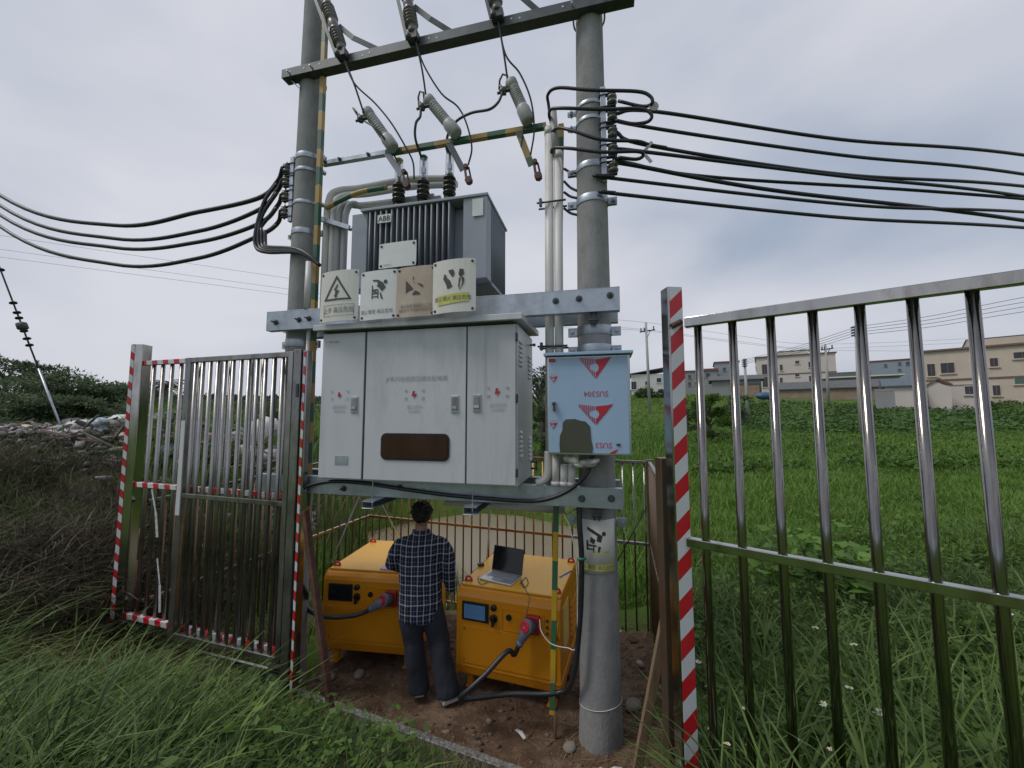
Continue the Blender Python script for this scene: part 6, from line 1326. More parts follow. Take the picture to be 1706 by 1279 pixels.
# rounded green-brown shrub in the field
tree('brown and green shrub heap in the field beside the second far pole', at(1182, 700, 22).x, 22, at(1182, 652, 22).z - gz(at(1182, 700, 22).x, 22), 1.0, 91, 3200, 'leaf_weed', name='bush', group='field shrubs', leaf=.2, low=.02, cat='bush')
for i, (px, py, Y, lab) in enumerate(((1075, 648, 60, 'dark hedge bush below the white house behind the field'), (1110, 652, 60, 'dark hedge bush beside the first far pole'), (1220, 655, 34, 'green bush at the end of the crop rows'), (1142, 660, 30, 'green bush left of the shrub heap'))):
    c = at(px, py, Y); tree(lab, c.x, Y, max(.8, c.z - gz(c.x, Y)), 1.5 if Y > 50 else .9, 95 + i, 1500, 'leaf_tree', name='bush', group='field shrubs', leaf=.008 * Y, low=.02, cat='bush')
# crop rows
def crops():
    P_, Dn, S_, Tn = [], [], [], []; r = rng
    rows = [(Y, u0, u1) for Y in np.arange(29, 47, 1.15) for u0, u1 in ((.56, 1.6),)]
    for Y, u0, u1 in rows:
        n = int((u1 - u0) * Y / .28)
        for k in range(n):
            x = (u0 + (u1 - u0) * (k + r.random() * .6) / n) * Y; yy = Y + r.normal(0, .12); h = r.uniform(.2, .5)
            if r.random() < .12: continue
            z = None
            for j in range(7): P_.append((x, yy, h * r.uniform(.3, 1))); a = r.uniform(0, 6.28); Dn.append((math.cos(a), math.sin(a), r.uniform(-.2, .7))); S_.append(r.uniform(.2, .46)); Tn.append(r.normal(.36, .16) + .3 * (.5 + .5 * math.sin(x * .5 + 2 * math.sin(Y * .4))))
    P_ = np.array(P_); P_[:, 2] += ground(P_[:, 0], P_[:, 1])
    o = leaf_mesh('crop_rows', P_, np.array(Dn), np.array(S_), np.array(Tn), 'leaf_crop', .5, kind='stuff'); o['label'] = 'dark green leafy crop rows in the field before the houses'
    # low bushy weeds in bands over the meadow
    x, y = scatter(42000, .42, 1.6, 12, 30, 1.); pp = patch(x, y, .35, 1.) * patch(x, y, .9, 6.); ok = (pp > .33) | (rng.random(len(x)) < .08); x, y = x[ok], y[ok]; n = len(x)
    d = r.normal(0, 1, (n, 3)); d[:, 2] = np.abs(d[:, 2]) * .7
    o = leaf_mesh('meadow_weeds', np.stack([x, y, ground(x, y) + r.uniform(0, .28, n)], -1), d, r.uniform(.1, .22, n), np.clip(r.normal(.4, .22, n), 0, 1), 'leaf_weed', .5, kind='stuff'); o['label'] = 'leafy weeds scattered over the meadow'
crops()
# broad-leaved weeds, ferns and daisies outside the right fence
def leafy(label, x, y, h, n, seed, material='leaf_weed', name='leafy_weed', group='leafy weeds outside the right fence', size=.09, asp=.55):
    r = np.random.default_rng(seed); z = gz(x, y); M = T(x, y, z); t = thing(name, label, 'weed', M, group); b = MB(M); P_, Dn, S_, Tn = [], [], [], []
    for k in range(n):
        a = r.uniform(0, 6.28); e = Vector((math.cos(a) * h * r.uniform(.1, .5), math.sin(a) * h * r.uniform(.1, .5), h * r.uniform(.6, 1.05))); b.tube([(0, 0, 0), e * .5 + Vector((0, 0, .1 * h)), e], [.004, .003, .0015], 4)
        for j in range(9):
            u = .25 + .75 * j / 8; p = e * u + Vector((0, 0, .35 * h * u * (1 - u))); aa = j * 2.4 + a; P_.append((x + p.x, y + p.y, z + p.z)); Dn.append((math.cos(aa), math.sin(aa), r.uniform(-.25, .5))); S_.append(size * r.uniform(.7, 1.35) * (1.2 - .5 * u)); Tn.append(r.normal(.45, .17))
    b.build('stems', 'stem', t); leaf_mesh('leaves', np.array(P_), np.array(Dn), np.array(S_), np.array(Tn), material, asp, t); return t
mat('stem', (.06, .09, .03), .7)
wr = np.random.default_rng(21); cnt = 0
while cnt < 46:
    u = wr.uniform(.45, 1.55); y = 1.55 * (5.2 / 1.55) ** wr.random(); x = u * y
    if pit_dist(np.array([x]), np.array([y]))[0] > -.12 or x < .95: continue
    leafy('leafy green weed growing in the tangle outside the right fence', x, y, wr.uniform(.25, .5), 5, 200 + cnt, size=wr.uniform(.06, .11)); cnt += 1
for i, (px, py, Y) in enumerate(((360, 1100, 2.9), (470, 1175, 2.75), (500, 1160, 2.85), (300, 1200, 2.3), (150, 1230, 2.2), (60, 1150, 2.5), (240, 1150, 2.7), (420, 1230, 2.4), (515, 1185, 2.8))):
    c = at(px, py, Y); leafy('small leafy weed among the long grass in front of the left gate', c.x, Y, .2, 4, 300 + i, group='weeds in front of the left gate', size=.06)
for i, (px, py, Y, lab) in enumerate(((1290, 870, 4.6, 'broad leaved plant beyond the middle rail, nearest the taped post'), (1420, 880, 4.3, 'broad leaved plant beyond the middle rail, between the third and fourth bar'), (1345, 860, 5.0, 'tall broad leaved plant behind the two others on the meadow edge'))):
    c = at(px, py, Y); leafy(lab, c.x, Y, max(.25, c.z - gz(c.x, Y)), 6, 320 + i, 'leaf_fern', group='broad leaved plants behind the right gate', size=.17, asp=.8)
def ground_cover():
    cx, cy = scatter(420, .42, 1.7, 1.5, 6.5, 1.); ok = (-pit_dist(cx, cy) > .12) & (cx > .95); cx, cy = cx[ok], cy[ok]; rep = 46; n = len(cx) * rep
    rr = np.repeat(rng.uniform(.08, .24, len(cx)), rep); x = np.repeat(cx, rep) + rng.normal(0, 1, n) * rr * .6; y = np.repeat(cy, rep) + rng.normal(0, 1, n) * rr * .6; tt = np.repeat(rng.normal(.42, .14, len(cx)), rep) + rng.normal(0, .14, n); ss = np.repeat(rng.uniform(.03, .075, len(cx)), rep) * rng.uniform(.7, 1.3, n)
    a = rng.uniform(0, 6.28, n); d = np.stack([np.cos(a), np.sin(a), rng.normal(.1, .3, n)], -1)
    o = leaf_mesh('ground_cover', np.stack([x, y, ground(x, y) + np.abs(rng.normal(.5, .35, n)) * rr * 1.5], -1), d, ss, np.clip(tt, 0, 1), 'leaf_weed', .6, kind='stuff'); o['label'] = 'leafy ground cover tangled in the grass outside the right fence'
ground_cover()
def bank_cover():
    cx, cy = scatter(170, -1.7, -.2, 1.5, 4.3, 1.); ok = (-pit_dist(cx, cy) > .2) & (sill_side(cx, cy) > .25); cx, cy = cx[ok], cy[ok]; rep = 40; n = len(cx) * rep
    rr = np.repeat(rng.uniform(.06, .17, len(cx)), rep); x = np.repeat(cx, rep) + rng.normal(0, 1, n) * rr * .6; y = np.repeat(cy, rep) + rng.normal(0, 1, n) * rr * .6; a = rng.uniform(0, 6.28, n); d = np.stack([np.cos(a), np.sin(a), rng.normal(.1, .3, n)], -1)
    o = leaf_mesh('bank_weeds', np.stack([x, y, ground(x, y) + np.abs(rng.normal(.5, .35, n)) * rr * 1.8], -1), d, np.repeat(rng.uniform(.025, .06, len(cx)), rep) * rng.uniform(.7, 1.3, n), np.clip(np.repeat(rng.normal(.42, .16, len(cx)), rep) + rng.normal(0, .14, n), 0, 1), 'leaf_weed', .6, kind='stuff'); o['label'] = 'leafy ground cover between the grass tufts on the near bank'
bank_cover()
def fern(label, x, y, L_, nf, seed):
    r = np.random.default_rng(seed); z = gz(x, y); M = T(x, y, z); t = thing('fern', label, 'fern', M, 'ferns outside the right fence'); b = MB(M); P_, Dn, S_, Tn = [], [], [], []
    for k in range(nf):
        a = k * 6.28 / nf + r.uniform(-.3, .3); d = Vector((math.cos(a), math.sin(a), 0)); pts = [d * (L_ * .75 * u) + Vector((0, 0, L_ * (.95 * u - .55 * u * u))) for u in np.linspace(0, 1, 9)]; b.tube(pts, [.004 - .00035 * q for q in range(9)], 4)
        for j in range(3, 26):
            u = j / 26; p = d * (L_ * .75 * u) + Vector((0, 0, L_ * (.95 * u - .55 * u * u)))
            for sd in (-1, 1): P_.append((x + p.x, y + p.y, z + p.z)); q = a + sd * 1.15; Dn.append((math.cos(q), math.sin(q), .05)); S_.append(L_ * .26 * math.sin(math.pi * min(1, u * .85 + .15)) + .01); Tn.append(r.normal(.5, .12))
    b.build('stalks', 'stem', t); leaf_mesh('fronds', np.array(P_), np.array(Dn), np.array(S_), np.array(Tn), 'leaf_fern', .24, t)
for i, (px, py, Y, s_) in enumerate(((1240, 965, 3.1, .42), (1330, 975, 3.0, .45), (1395, 950, 3.2, .4), (1215, 1000, 2.8, .38), (1300, 1040, 2.7, .4))):
    c = at(px, py, Y); fern(('fern nearest the taped post, above the others', 'fern between the second and third bar of the right gate', 'fern right of the third bar under the middle rail', 'lower fern beside the taped post', 'lowest fern between the second and third bar')[i], c.x, Y, s_, 9, 400 + i)
def daisy(x, y, z, seed, label):
    r = np.random.default_rng(seed); g0 = gz(x, y); M = T(x, y, g0); t = thing('daisy', label, 'flower', M, 'white daisies outside the right fence'); MB(M).tube([(0, 0, 0), (.01, 0, (z - g0) * .5), (0, 0, z - g0)], .002, 4).build('stem', 'stem', t)
    n = 7; a = np.arange(n) * 6.28 / n + r.uniform(0, 1); tl = r.normal(0, .25, 2); d = np.stack([np.cos(a), np.sin(a) - .0, tl[0] * np.cos(a) + (-.35 + tl[1]) * -np.sin(a) * -1], -1)
    leaf_mesh('petals', np.tile(np.array([x, y, z]), (n, 1)), d, np.full(n, .021), r.random(n), 'petal', .75, t)
    b = MB(M); b.ball((0, -.002, z - g0 + .003), (.006, .006, .004), 8, 5); b.build('disc', 'label_yellow', t)
for i, (px, py, Y) in enumerate(((1358, 1045, 2.5), (1380, 1047, 2.5), (1422, 1073, 2.4), (1466, 1183, 1.95), (1472, 1190, 1.94), (1460, 1188, 1.96), (1478, 1180, 1.95), (1371, 1172, 2.05), (1241, 1180, 2.15), (1185, 1212, 2.2), (1325, 1230, 1.95), (1322, 1240, 1.95), (1210, 1238, 2.1), (1675, 1055, 2.0), (1680, 1022, 2.2), (1415, 1145, 2.2), (1385, 1247, 1.9), (1164, 1102, 2.5))):
    c = at(px, py, Y); daisy(c.x, Y, c.z, 500 + i, 'small white daisy among the weeds outside the right fence')

# ================================================================== village behind the field
mat('wall_cream', (.52, .44, .36), .8, var=.08, vs=.6, col2=(.42, .36, .30), c2lo=.52, c2hi=.75, c2s=.5)
mat('wall_pink', (.56, .50, .46), .8, var=.06, vs=.6, col2=(.45, .41, .38), c2lo=.55, c2hi=.8, c2s=.5)
mat('wall_white', (.58, .57, .55), .8, var=.06, vs=.6)
mat('wall_blue', (.24, .28, .33), .8, var=.08, vs=.6)
mat('wall_grey', (.26, .265, .27), .85, var=.1, vs=.6)
mat('wall_brick', (.25, .185, .135), .9, var=.15, vs=1.5, col2=(.30, .25, .2), c2s=.7)
mat('roof_dark', (.10, .105, .11), .8, var=.2, vs=1.5)
mat('roof_tile', (.09, .12, .14), .6, var=.25, vs=3)
mat('roof_red', (.28, .06, .055), .7, var=.2, vs=2)
mat('trim_brown', (.17, .11, .09), .8)
mat('tarp_blue', (.05, .10, .19), .5, var=.2, vs=2)
mat('glass_green', (.06, .13, .11), .2)
def m_at(px0, px1, py0, py1, Y):
    a = at(px0, py1, Y); b = at(px1, py0, Y); return a.x, b.x, a.z, b.z
def house(label, px0, px1, ytop, ybase, Y, depth, wall, wins=(), roof='flat', roofmat='trim_brown', band=None, name='house', over=.25, group='houses of the village behind the field', roof_h=.0, cat='house', blocks=(), pane='window_dark', turn=.9):
    x0, x1, zb, zt = m_at(px0, px1, ytop, ybase, Y); xc = (x0 + x1) / 2; zb = min(zb, gz(xc, Y)) - .6; an = math.atan2(xc, Y) * turn; M = T(xc, Y, zb, -an); G = T(xc, Y, 0, -an); k_ = math.cos(an); t = thing(name, label, cat, M, group)
    lx = lambda x: (x - xc) * k_
    x0, x1 = lx(x0), lx(x1); B = lambda: MB(G)
    B().span((x0, 0, zb), (x1, depth, zt)).build('wall', wall, t)
    o = over; h = roof_h
    if roof == 'flat': B().span((x0 - o, -o, zt + .002), (x1 + o, depth + o, zt + .22)).build('roof', roofmat, t)
    elif roof == 'gable':
        b = B(); ym = depth / 2
        b.add([(x0 - o, -o, zt), (x1 + o, -o, zt), (x1 + o, ym, zt + h), (x0 - o, ym, zt + h), (x0 - o, depth + o, zt), (x1 + o, depth + o, zt), (x0 - o, -o, zt - .12), (x1 + o, -o, zt - .12), (x1 + o, depth + o, zt - .12), (x0 - o, depth + o, zt - .12)], [(0, 1, 2, 3), (3, 2, 5, 4), (6, 9, 8, 7), (0, 6, 7, 1), (4, 5, 8, 9), (0, 3, 4, 9, 6), (1, 7, 8, 5, 2)]); b.build('roof', roofmat, t)
    elif roof == 'gable_front':
        b = B(); xm = (x0 + x1) / 2
        b.add([(x0 - o, -o, zt), (xm, -o, zt + h), (x1 + o, -o, zt), (x0 - o, depth, zt), (xm, depth, zt + h), (x1 + o, depth, zt), (x0 - o, -o, zt - .15), (xm, -o, zt + h - .2), (x1 + o, -o, zt - .15)], [(0, 1, 4, 3), (1, 2, 5, 4), (0, 6, 7, 1), (1, 7, 8, 2), (6, 3, 5, 8, 7)]); b.build('roof', roofmat, t)
        b = B(); b.add([(x0, .01, zt), (x1, .01, zt), (xm, .01, zt + h - .1)], [(0, 1, 2)]); b.build('gable_wall', wall, t)
    elif roof == 'slope':
        b = B(); b.add([(x0 - o, -o, zt + .0), (x1 + o, -o, zt + h), (x1 + o, depth, zt + h), (x0 - o, depth, zt), (x0 - o, -o, zt + .2), (x1 + o, -o, zt + h + .2), (x1 + o, depth, zt + h + .2), (x0 - o, depth, zt + .2)], [(0, 3, 2, 1), (4, 5, 6, 7), (0, 1, 5, 4), (1, 2, 6, 5), (2, 3, 7, 6), (3, 0, 4, 7)]); b.build('roof', roofmat, t)
    if band is not None: z = at(0, band, Y).z; B().span((x0 - .06, -.08, z - .1), (x1 + .06, 0, z + .1)).build('floor_band', roofmat, t)
    for q in wins:
        a0, a1, b0, b1 = q[:4]; wx0, wx1, wz0, wz1 = m_at(a0, a1, b0, b1, Y); wx0, wx1 = lx(wx0), lx(wx1)
        w = B().span((wx0 - .07, -.05, wz0 - .07), (wx1 + .07, .02, wz1 + .07)).build('window', 'trim_brown' if wall == 'wall_brick' else wall, t)
        B().span((wx0, -.06, wz0), (wx1, -.051, wz1)).build('pane', q[4] if len(q) > 4 else pane, w)
        xm = (wx0 + wx1) / 2; B().span((xm - .03, -.085, wz0), (xm + .03, -.061, wz1)).build('mullion', 'trim_brown', w)
        B().span((wx0 - .15, -.16, wz0 - .16), (wx1 + .15, -.001, wz0 - .075)).build('sill', wall, w)
    for bx in blocks:
        c0, c1, yt, yb, mt = bx; u0, u1, v0, v1 = m_at(c0, c1, yt, yb, Y); B().span((lx(u0), .4, v0), (lx(u1), depth - .5, v1)).build('roof_block', mt, t)
    return t
house('cream two storey house with dark windows at the right edge', 1527, 1830, 576, 664, 45, 9, 'wall_cream', [(1546, 1558, 598, 620), (1570, 1592, 598, 616), (1652, 1663, 595, 609), (1688, 1712, 588, 598), (1690, 1716, 628, 640, 'glass_green'), (1657, 1667, 641, 658), (1740, 1760, 592, 608)], roofmat='trim_brown', band=628, blocks=((1615, 1830, 561, 578, 'wall_cream'), (1612, 1830, 559, 561, 'roof_dark')))
house('low white annex with a small gable in front of the cream house', 1548, 1640, 641, 666, 43.5, 1.3, 'wall_pink', [(1607, 1619, 644, 657)], roof='flat', roofmat='wall_pink', over=.1)
house('small gabled porch of the white annex', 1549, 1582, 640, 666, 43.1, .35, 'wall_pink', roof='gable_front', roofmat='trim_brown', roof_h=.75, over=.15)
house('small pale house with dark tiled roof and red trim', 1478, 1528, 642, 670, 44, 5, 'wall_pink', roof='gable', roofmat='roof_tile', roof_h=1.0, over=.3)
x0, x1, z0_, z1_ = m_at(1527, 1536, 640, 668, 43.8)
tag(MB().span((x0, 43.8, z0_ - .4), (x1, 44.4, z1_)).build('red_gate', 'roof_red'), 'dark red gate between the small tiled house and the annex', 'gate')
house('three storey pinkish house with square windows left of the far poles', 1262, 1386, 592, 658, 84, 14, 'wall_pink', [(1270, 1278, 604, 621), (1271, 1279, 625, 643), (1300, 1304, 606, 616), (1325, 1331, 601, 606), (1346, 1355, 604, 613), (1325, 1331, 622, 627), (1347, 1356, 627, 636), (1300, 1304, 628, 637)], band=622, blocks=((1297, 1346, 585, 593, 'wall_pink'), (1296, 1348, 583, 585, 'roof_dark'), (1258, 1268, 600, 606, 'wall_pink')))
house('grey blue building with red roof edge', 1193, 1230, 603, 655, 98, 10, 'wall_blue', [(1205, 1209, 612, 617), (1216, 1220, 612, 617)], roofmat='roof_red', blocks=())
house('grey blue lower row house beside the red roofed building', 1140, 1194, 618, 655, 95, 9, 'wall_grey', [(1147, 1151, 624, 629), (1158, 1162, 622, 627), (1168, 1172, 624, 629), (1147, 1151, 636, 641), (1158, 1162, 636, 641), (1176, 1182, 622, 628)], roofmat='roof_dark', blocks=((1168, 1196, 614, 619, 'roof_red'),))
house('white house with dark sloping roof left of the taped post', 1052, 1112, 623, 656, 88, 10, 'wall_white', [(1052, 1060, 635, 648), (1075, 1080, 635, 641), (1094, 1101, 630, 637)], roof='slope', roofmat='roof_dark', roof_h=1.4, over=.4)
house('dark roofed shed with brick side below the grey blue building', 1187, 1266, 632, 664, 66, 7, 'wall_grey', [(1217, 1224, 637, 648)], roof='gable', roofmat='roof_dark', roof_h=1.0, over=.5, name='shed', cat='shed')
house('small brick lean-to right of the dark roofed shed', 1226, 1264, 640, 664, 64.5, 1.2, 'wall_brick', (), roof='flat', roofmat='roof_dark', name='shed', cat='shed', over=.1)
house('long low brick shed with grey roof in the middle of the village', 1284, 1470, 646, 667, 58, 6, 'wall_brick', (), roof='gable', roofmat='roof_dark', roof_h=1.25, over=.3, name='shed', cat='shed')
house('open shed with white roof edges behind the long brick shed', 1378, 1492, 628, 655, 68, 6, 'wall_grey', (), roof='flat', roofmat='wall_white', over=.6, name='shed', cat='shed', blocks=((1380, 1450, 618, 629, 'roof_dark'),))
house('far grey blue building with small windows and red roof line', 1455, 1523, 600, 650, 110, 12, 'wall_blue', [(1496, 1500, 604, 608), (1508, 1513, 604, 609), (1496, 1500, 615, 618), (1474, 1478, 606, 610)], roofmat='roof_red')
house('grey block wall before the small tiled house', 1460, 1489, 651, 672, 43.2, .4, 'wall_grey', (), roof='flat', roofmat='wall_grey', over=.02, name='block_wall', cat='wall')
c = at(1276, 657, 52); b = MB(); b.ball((c.x, 52, c.z - .2), (1.35, .8, .55), 14, 8); tag(b.build('tarp_heap', 'tarp_blue'), 'low heap under a blue tarpaulin at the village edge', 'tarpaulin')
house('pale low building with openings seen through the gate', 432, 520, 668, 700, 50, 6, 'wall_white', [(440, 448, 676, 688), (458, 466, 676, 688)], roof='flat', roofmat='wall_grey', group=None)
# ------------------------------------------------------------------ far poles and wires
def far_pole(label, xt, yt, xb, yb, Y, r, arm=None):
    p, q = at(xt, yt, Y), at(xb, yb, Y); q.z = min(q.z, gz(q.x, Y)) - .3; t = thing('far_pole', label, 'utility pole', Matrix.Translation(q), 'far concrete poles in the field')
    MB().tube([q, p], [r, r * .7], 12).build('shaft', 'concrete_far', t)
    if arm:
        a0, a1 = at(arm[0], arm[2], Y), at(arm[1], arm[3], Y); MB().bar(a0, a1, .12, .12).build('crossarm', 'galvanised_dark', t)
        for k in (.08, .3, .92): c = a0 * (1 - k) + a1 * k; MB().lathe(c, (0, 0, 1), [(0, .05), (.1, .09), (.2, .06), (.35, .1), (.42, .05)], 8).build('insulator', 'porcelain', t)
        MB().bar(a1 * .7 + a0 * .3, (a0 + a1) / 2 - Vector((0, 0, .7)), .06, .06).build('brace', 'galvanised_dark', t)
    else:
        for k in range(4): c = p - Vector((0, 0, .15 + .2 * k)); MB().box((c.x, c.y, c.z), (r * 2.4, r * 2.2, .09)).build('insulator_bracket', 'galvanised_dark', t)
    return p
f1 = far_pole('far pole with crossarm above the white house', 1076, 537, 1083, 692, 42, .17, (1066, 1091, 553, 549))
f2 = far_pole('short leaning far pole beside the shrub heap', 1240, 597, 1247, 698, 38, .15)
f3 = far_pole('far pole with crossarm behind the third bar of the gate', 1375, 573, 1381, 677, 46, .16, (1368, 1388, 583, 580))
f4 = far_pole('nearest thick concrete pole in the field', 1427, 541, 1437, 728, 28, .21)
def wire(label, pts, r, n=5, group='far overhead wires'):
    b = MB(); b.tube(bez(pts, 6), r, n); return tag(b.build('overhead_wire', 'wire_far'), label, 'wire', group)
for k in range(4):
    w4 = ('top', 'second', 'third', 'lowest')[k]
    a = f4 - Vector((0, 0, .15 + .2 * k)); e = at(1706, 495 + 8 * k, 24); wire(w4 + ' wire from the nearest field pole to the right', [a, (a + e) / 2 - Vector((0, 0, .15)), e, e + (e - a) * 1.2], .017)
    a2 = f2 - Vector((0, 0, .1 + .14 * k)); wire(w4 + ' wire between the nearest field pole and the short leaning pole', [a, (a + a2) / 2 - Vector((0, 0, .2)), a2], .017)
for k in range(3):
    w3 = ('top', 'middle', 'lower')[k]
    a = at(1076, (537, 549, 551)[k], 42); l_ = at(940, (527, 540, 546)[k], 40); e = at(1376, (573, 580, 583)[k], 46); rr = at(1706, (560, 566, 585)[k], 50)
    wire(w3 + ' thin wire through the crossarm poles behind the village', [l_ + (l_ - a) * 2, l_, a, (a + e) / 2 - Vector((0, 0, .25)), e, rr, rr + (rr - e)], .014)
    a = at(0, (392, 415, 428)[k], 34); e = at(485, (464, 482, 491)[k], 40); wire(w3 + ' thin wire sloping across the sky behind the left pole', [a + (a - e), a, e, e + (e - a) * .6], .014)
# guy wire at the left edge
def guy():
    p, q = at(0, 447, 7.0), at(108, 728, 7.0); top = p + (p - q) * .9; q = q + (q - p) * .04; M = Matrix.Translation(q); t = thing('guy_wire', 'slanting guy wire with black insulators at the left edge', 'guy wire', M)
    MB().tube([top, p * .42 + q * .58], .013, 6).build('upper_strand', 'cable_grey', t); MB().tube([p * .42 + q * .58, q], .017, 8).build('lower_rod', 'galvanised', t)
    for u in (.0, .155, .2, .225, .285, .32, .35):
        c = p * (1 - u * 1.25) + q * u * 1.25; d = (q - p).normalized(); MB().lathe(c, d, [(0, .015), (.02, .05), (.035, .055), (.05, .02)], 10).build('insulator_disc', 'black_plastic', t)
    c = p * .685 + q * .315; MB().lathe(c, (q - p).normalized(), [(0, .03), (.03, .075), (.12, .075), (.16, .03)], 12).build('egg_insulator', 'cable_grey', t)
guy()

# ================================================================== rubbish heap
for nm, c in (('bag_white', (.58, .58, .56)), ('bag_blue', (.06, .13, .30)), ('bag_grey', (.27, .28, .29)), ('bag_cream', (.50, .44, .25)), ('bag_black', (.02, .022, .028)), ('bag_pale_blue', (.32, .40, .47)), ('bag_pink', (.36, .22, .22)), ('bag_darkblue', (.025, .04, .085))): mat(nm, c, .45, var=.2, vs=9, bump=.6, bs=16)
def bag(label, px, py, Y, w_, h_, material, seed):
    c = at(px, py, Y); z0 = gz(c.x, Y); cz = max(z0 + h_ * .42, c.z); r = np.random.default_rng(seed); M = T(c.x, Y, cz); b = MB(M); n, m = 16, 10; b.ball((0, 0, 0), (w_ / 2, w_ * .4, h_ / 2), n, m)
    b.v = [tuple(Vector(v) * (1 + .22 * mnoise.noise(Vector(v) * (5 / max(w_, .1)) + Vector((seed, 0, 0))) + .1 * mnoise.noise(Vector(v) * (14 / max(w_, .1)) + Vector((0, seed, 0))))) for v in b.v]
    tag(b.build('rubbish_bag', material), label, 'rubbish bag', 'bags on the rubbish heap')
BG = [(203, 711, 7.2, .36, .2, 'bag_white', 'white domed bag on the ridge just left of the taped post'), (133, 716, 7.0, .30, .2, 'bag_white', 'white crumpled bag on the ridge left of the blue bag'), (163, 722, 6.9, .26, .2, 'bag_pale_blue', 'pale blue bag in the middle of the ridge'), (120, 712, 7.3, .34, .22, 'bag_black', 'dark brown bag beside the guy wire foot'), (97, 722, 7.0, .24, .14, 'bag_grey', 'grey bag left of the guy wire foot'), (147, 706, 7.6, .2, .14, 'bag_black', 'small black bag on top of the ridge'), (8, 731, 7.0, .42, .14, 'bag_white', 'flat white sack at the left edge of the heap'), (22, 738, 6.8, .26, .12, 'bag_white', 'second white sack near the left edge'), (40, 733, 6.9, .22, .14, 'bag_cream', 'cream yellow sack at the left of the heap'), (66, 724, 7.2, .2, .1, 'bag_white', 'small white bag between cream sack and guy wire'), (165, 735, 6.6, .2, .12, 'bag_blue', 'small blue bag below the pale blue one'), (215, 724, 7.0, .3, .16, 'bag_black', 'black bag beside the taped post'), (285, 708, 7.3, .28, .2, 'bag_blue', 'bright blue bag behind the fence panel'), (263, 705, 7.4, .22, .16, 'bag_white', 'white bag behind the fence panel'), (268, 722, 6.9, .36, .22, 'bag_black', 'black bag stack behind the fence panel'), (282, 772, 6.0, .3, .2, 'bag_darkblue', 'large dark blue bag low behind the fence panel'), (275, 764, 6.05, .14, .08, 'bag_pale_blue', 'pale blue crumpled sheet on the large dark bag'), (350, 738, 6.8, .24, .15, 'bag_pink', 'pinkish bag behind the gate leaf'), (392, 730, 6.9, .26, .16, 'bag_grey', 'grey bag behind the middle of the gate leaf'), (430, 720, 7.0, .3, .3, 'bag_white', 'white stacked sacks behind the gate near the hinge'), (446, 712, 7.1, .3, .26, 'bag_white', 'upper white sacks behind the gate near the hinge'), (410, 752, 6.6, .24, .16, 'bag_white', 'white bag low behind the gate leaf'), (452, 760, 6.5, .26, .16, 'bag_grey', 'grey sack low behind the gate near the hinge'), (185, 742, 6.5, .24, .12, 'bag_grey', 'grey flattened bag on the slope of the heap'), (112, 745, 6.5, .24, .1, 'bag_pale_blue', 'pale flattened sheet on the slope below the guy wire'), (205, 752, 6.3, .22, .12, 'bag_pink', 'pink bag on the slope left of the taped post'), (70, 745, 6.6, .2, .1, 'bag_black', 'black bag on the slope at far left')]
for i, (px, py, Y, w_, h_, mt, lab) in enumerate(BG): bag(lab, px, py, Y, w_ * 1.35, h_ * 1.5, mt, 600 + i)
def rubble():
    n = 5200; r = np.random.default_rng(9); u = r.uniform(-1.6, -.5, n); y = r.normal(6.9, .65, n); y = np.clip(y, 5.2, 9); x = u * y; z = ground(x, y) + np.abs(r.normal(0, .07, n)); s = r.uniform(.012, .065, (n, 3)) * np.array([1.9, 1.0, .6]); a = r.uniform(0, 6.28, n); tl = r.normal(0, .5, n)
    ok = (-pit_dist(x, y) > .6); x, y, z, s, a, tl = x[ok], y[ok], z[ok], s[ok], a[ok], tl[ok]; n = len(x)
    C = np.array([(i, j, k) for k in (-1, 1) for j in (-1, 1) for i in (-1, 1)], float)[None] * s[:, None]; C *= r.uniform(.6, 1.3, C.shape)
    cx = C[..., 0] * np.cos(a)[:, None] - C[..., 1] * np.sin(a)[:, None]; cy = C[..., 0] * np.sin(a)[:, None] + C[..., 1] * np.cos(a)[:, None]; cz = C[..., 2] + C[..., 0] * np.sin(tl)[:, None]
    P = np.stack([cx + x[:, None], cy + y[:, None], cz + z[:, None]], -1); Q = np.array([(0, 2, 3, 1), (4, 5, 7, 6), (0, 1, 5, 4), (2, 6, 7, 3), (0, 4, 6, 2), (1, 3, 7, 5)]); F = (np.arange(n) * 8)[:, None, None] + Q[None]
    me = bpy.data.meshes.new('rubble'); fill(me, P.reshape(-1, 3), F.reshape(-1, 4)); at_ = me.attributes.new('tint', 'FLOAT', 'POINT'); tv = np.clip(r.normal(.35, .3, n), 0, 1); tv[r.random(n) < .12] = 1.; at_.data.foreach_set('value', np.repeat(tv, 8).astype(np.float32)); me.materials.append(MATS['rubble'])
    o = bpy.data.objects.new('rubble', me); COL.objects.link(o); tag(o, 'loose rubble and scraps covering the rubbish heap', kind='stuff')
rubble()
sr = np.random.default_rng(13)
for k in range(46):
    px = sr.uniform(235, 480) if k < 34 else sr.uniform(60, 225); py = sr.uniform(725, 800) if k < 34 else sr.uniform(715, 760); Y = sr.uniform(5.9, 6.9); c = at(px, py, Y); z = max(c.z, gz(c.x, Y) + .05); a = sr.normal(.1, .5); L_ = sr.uniform(.25, .65); d = Vector((math.cos(a), sr.normal(0, .25), math.sin(a) * .5)).normalized(); p = Vector((c.x, Y, z)); b = MB(Matrix.Translation(p)); b.bar(-d * L_, d * L_, sr.uniform(.015, .045), sr.uniform(.012, .03))
    tag(b.build('plank', ('wood', 'wood_grey', 'wood_grey', 'bag_pink')[k % 4]), 'loose plank in the plank pile behind the left gate' if k < 34 else 'loose stick on the rubbish heap left of the taped post', 'plank', 'planks behind the left gate' if k < 34 else 'sticks on the rubbish heap')
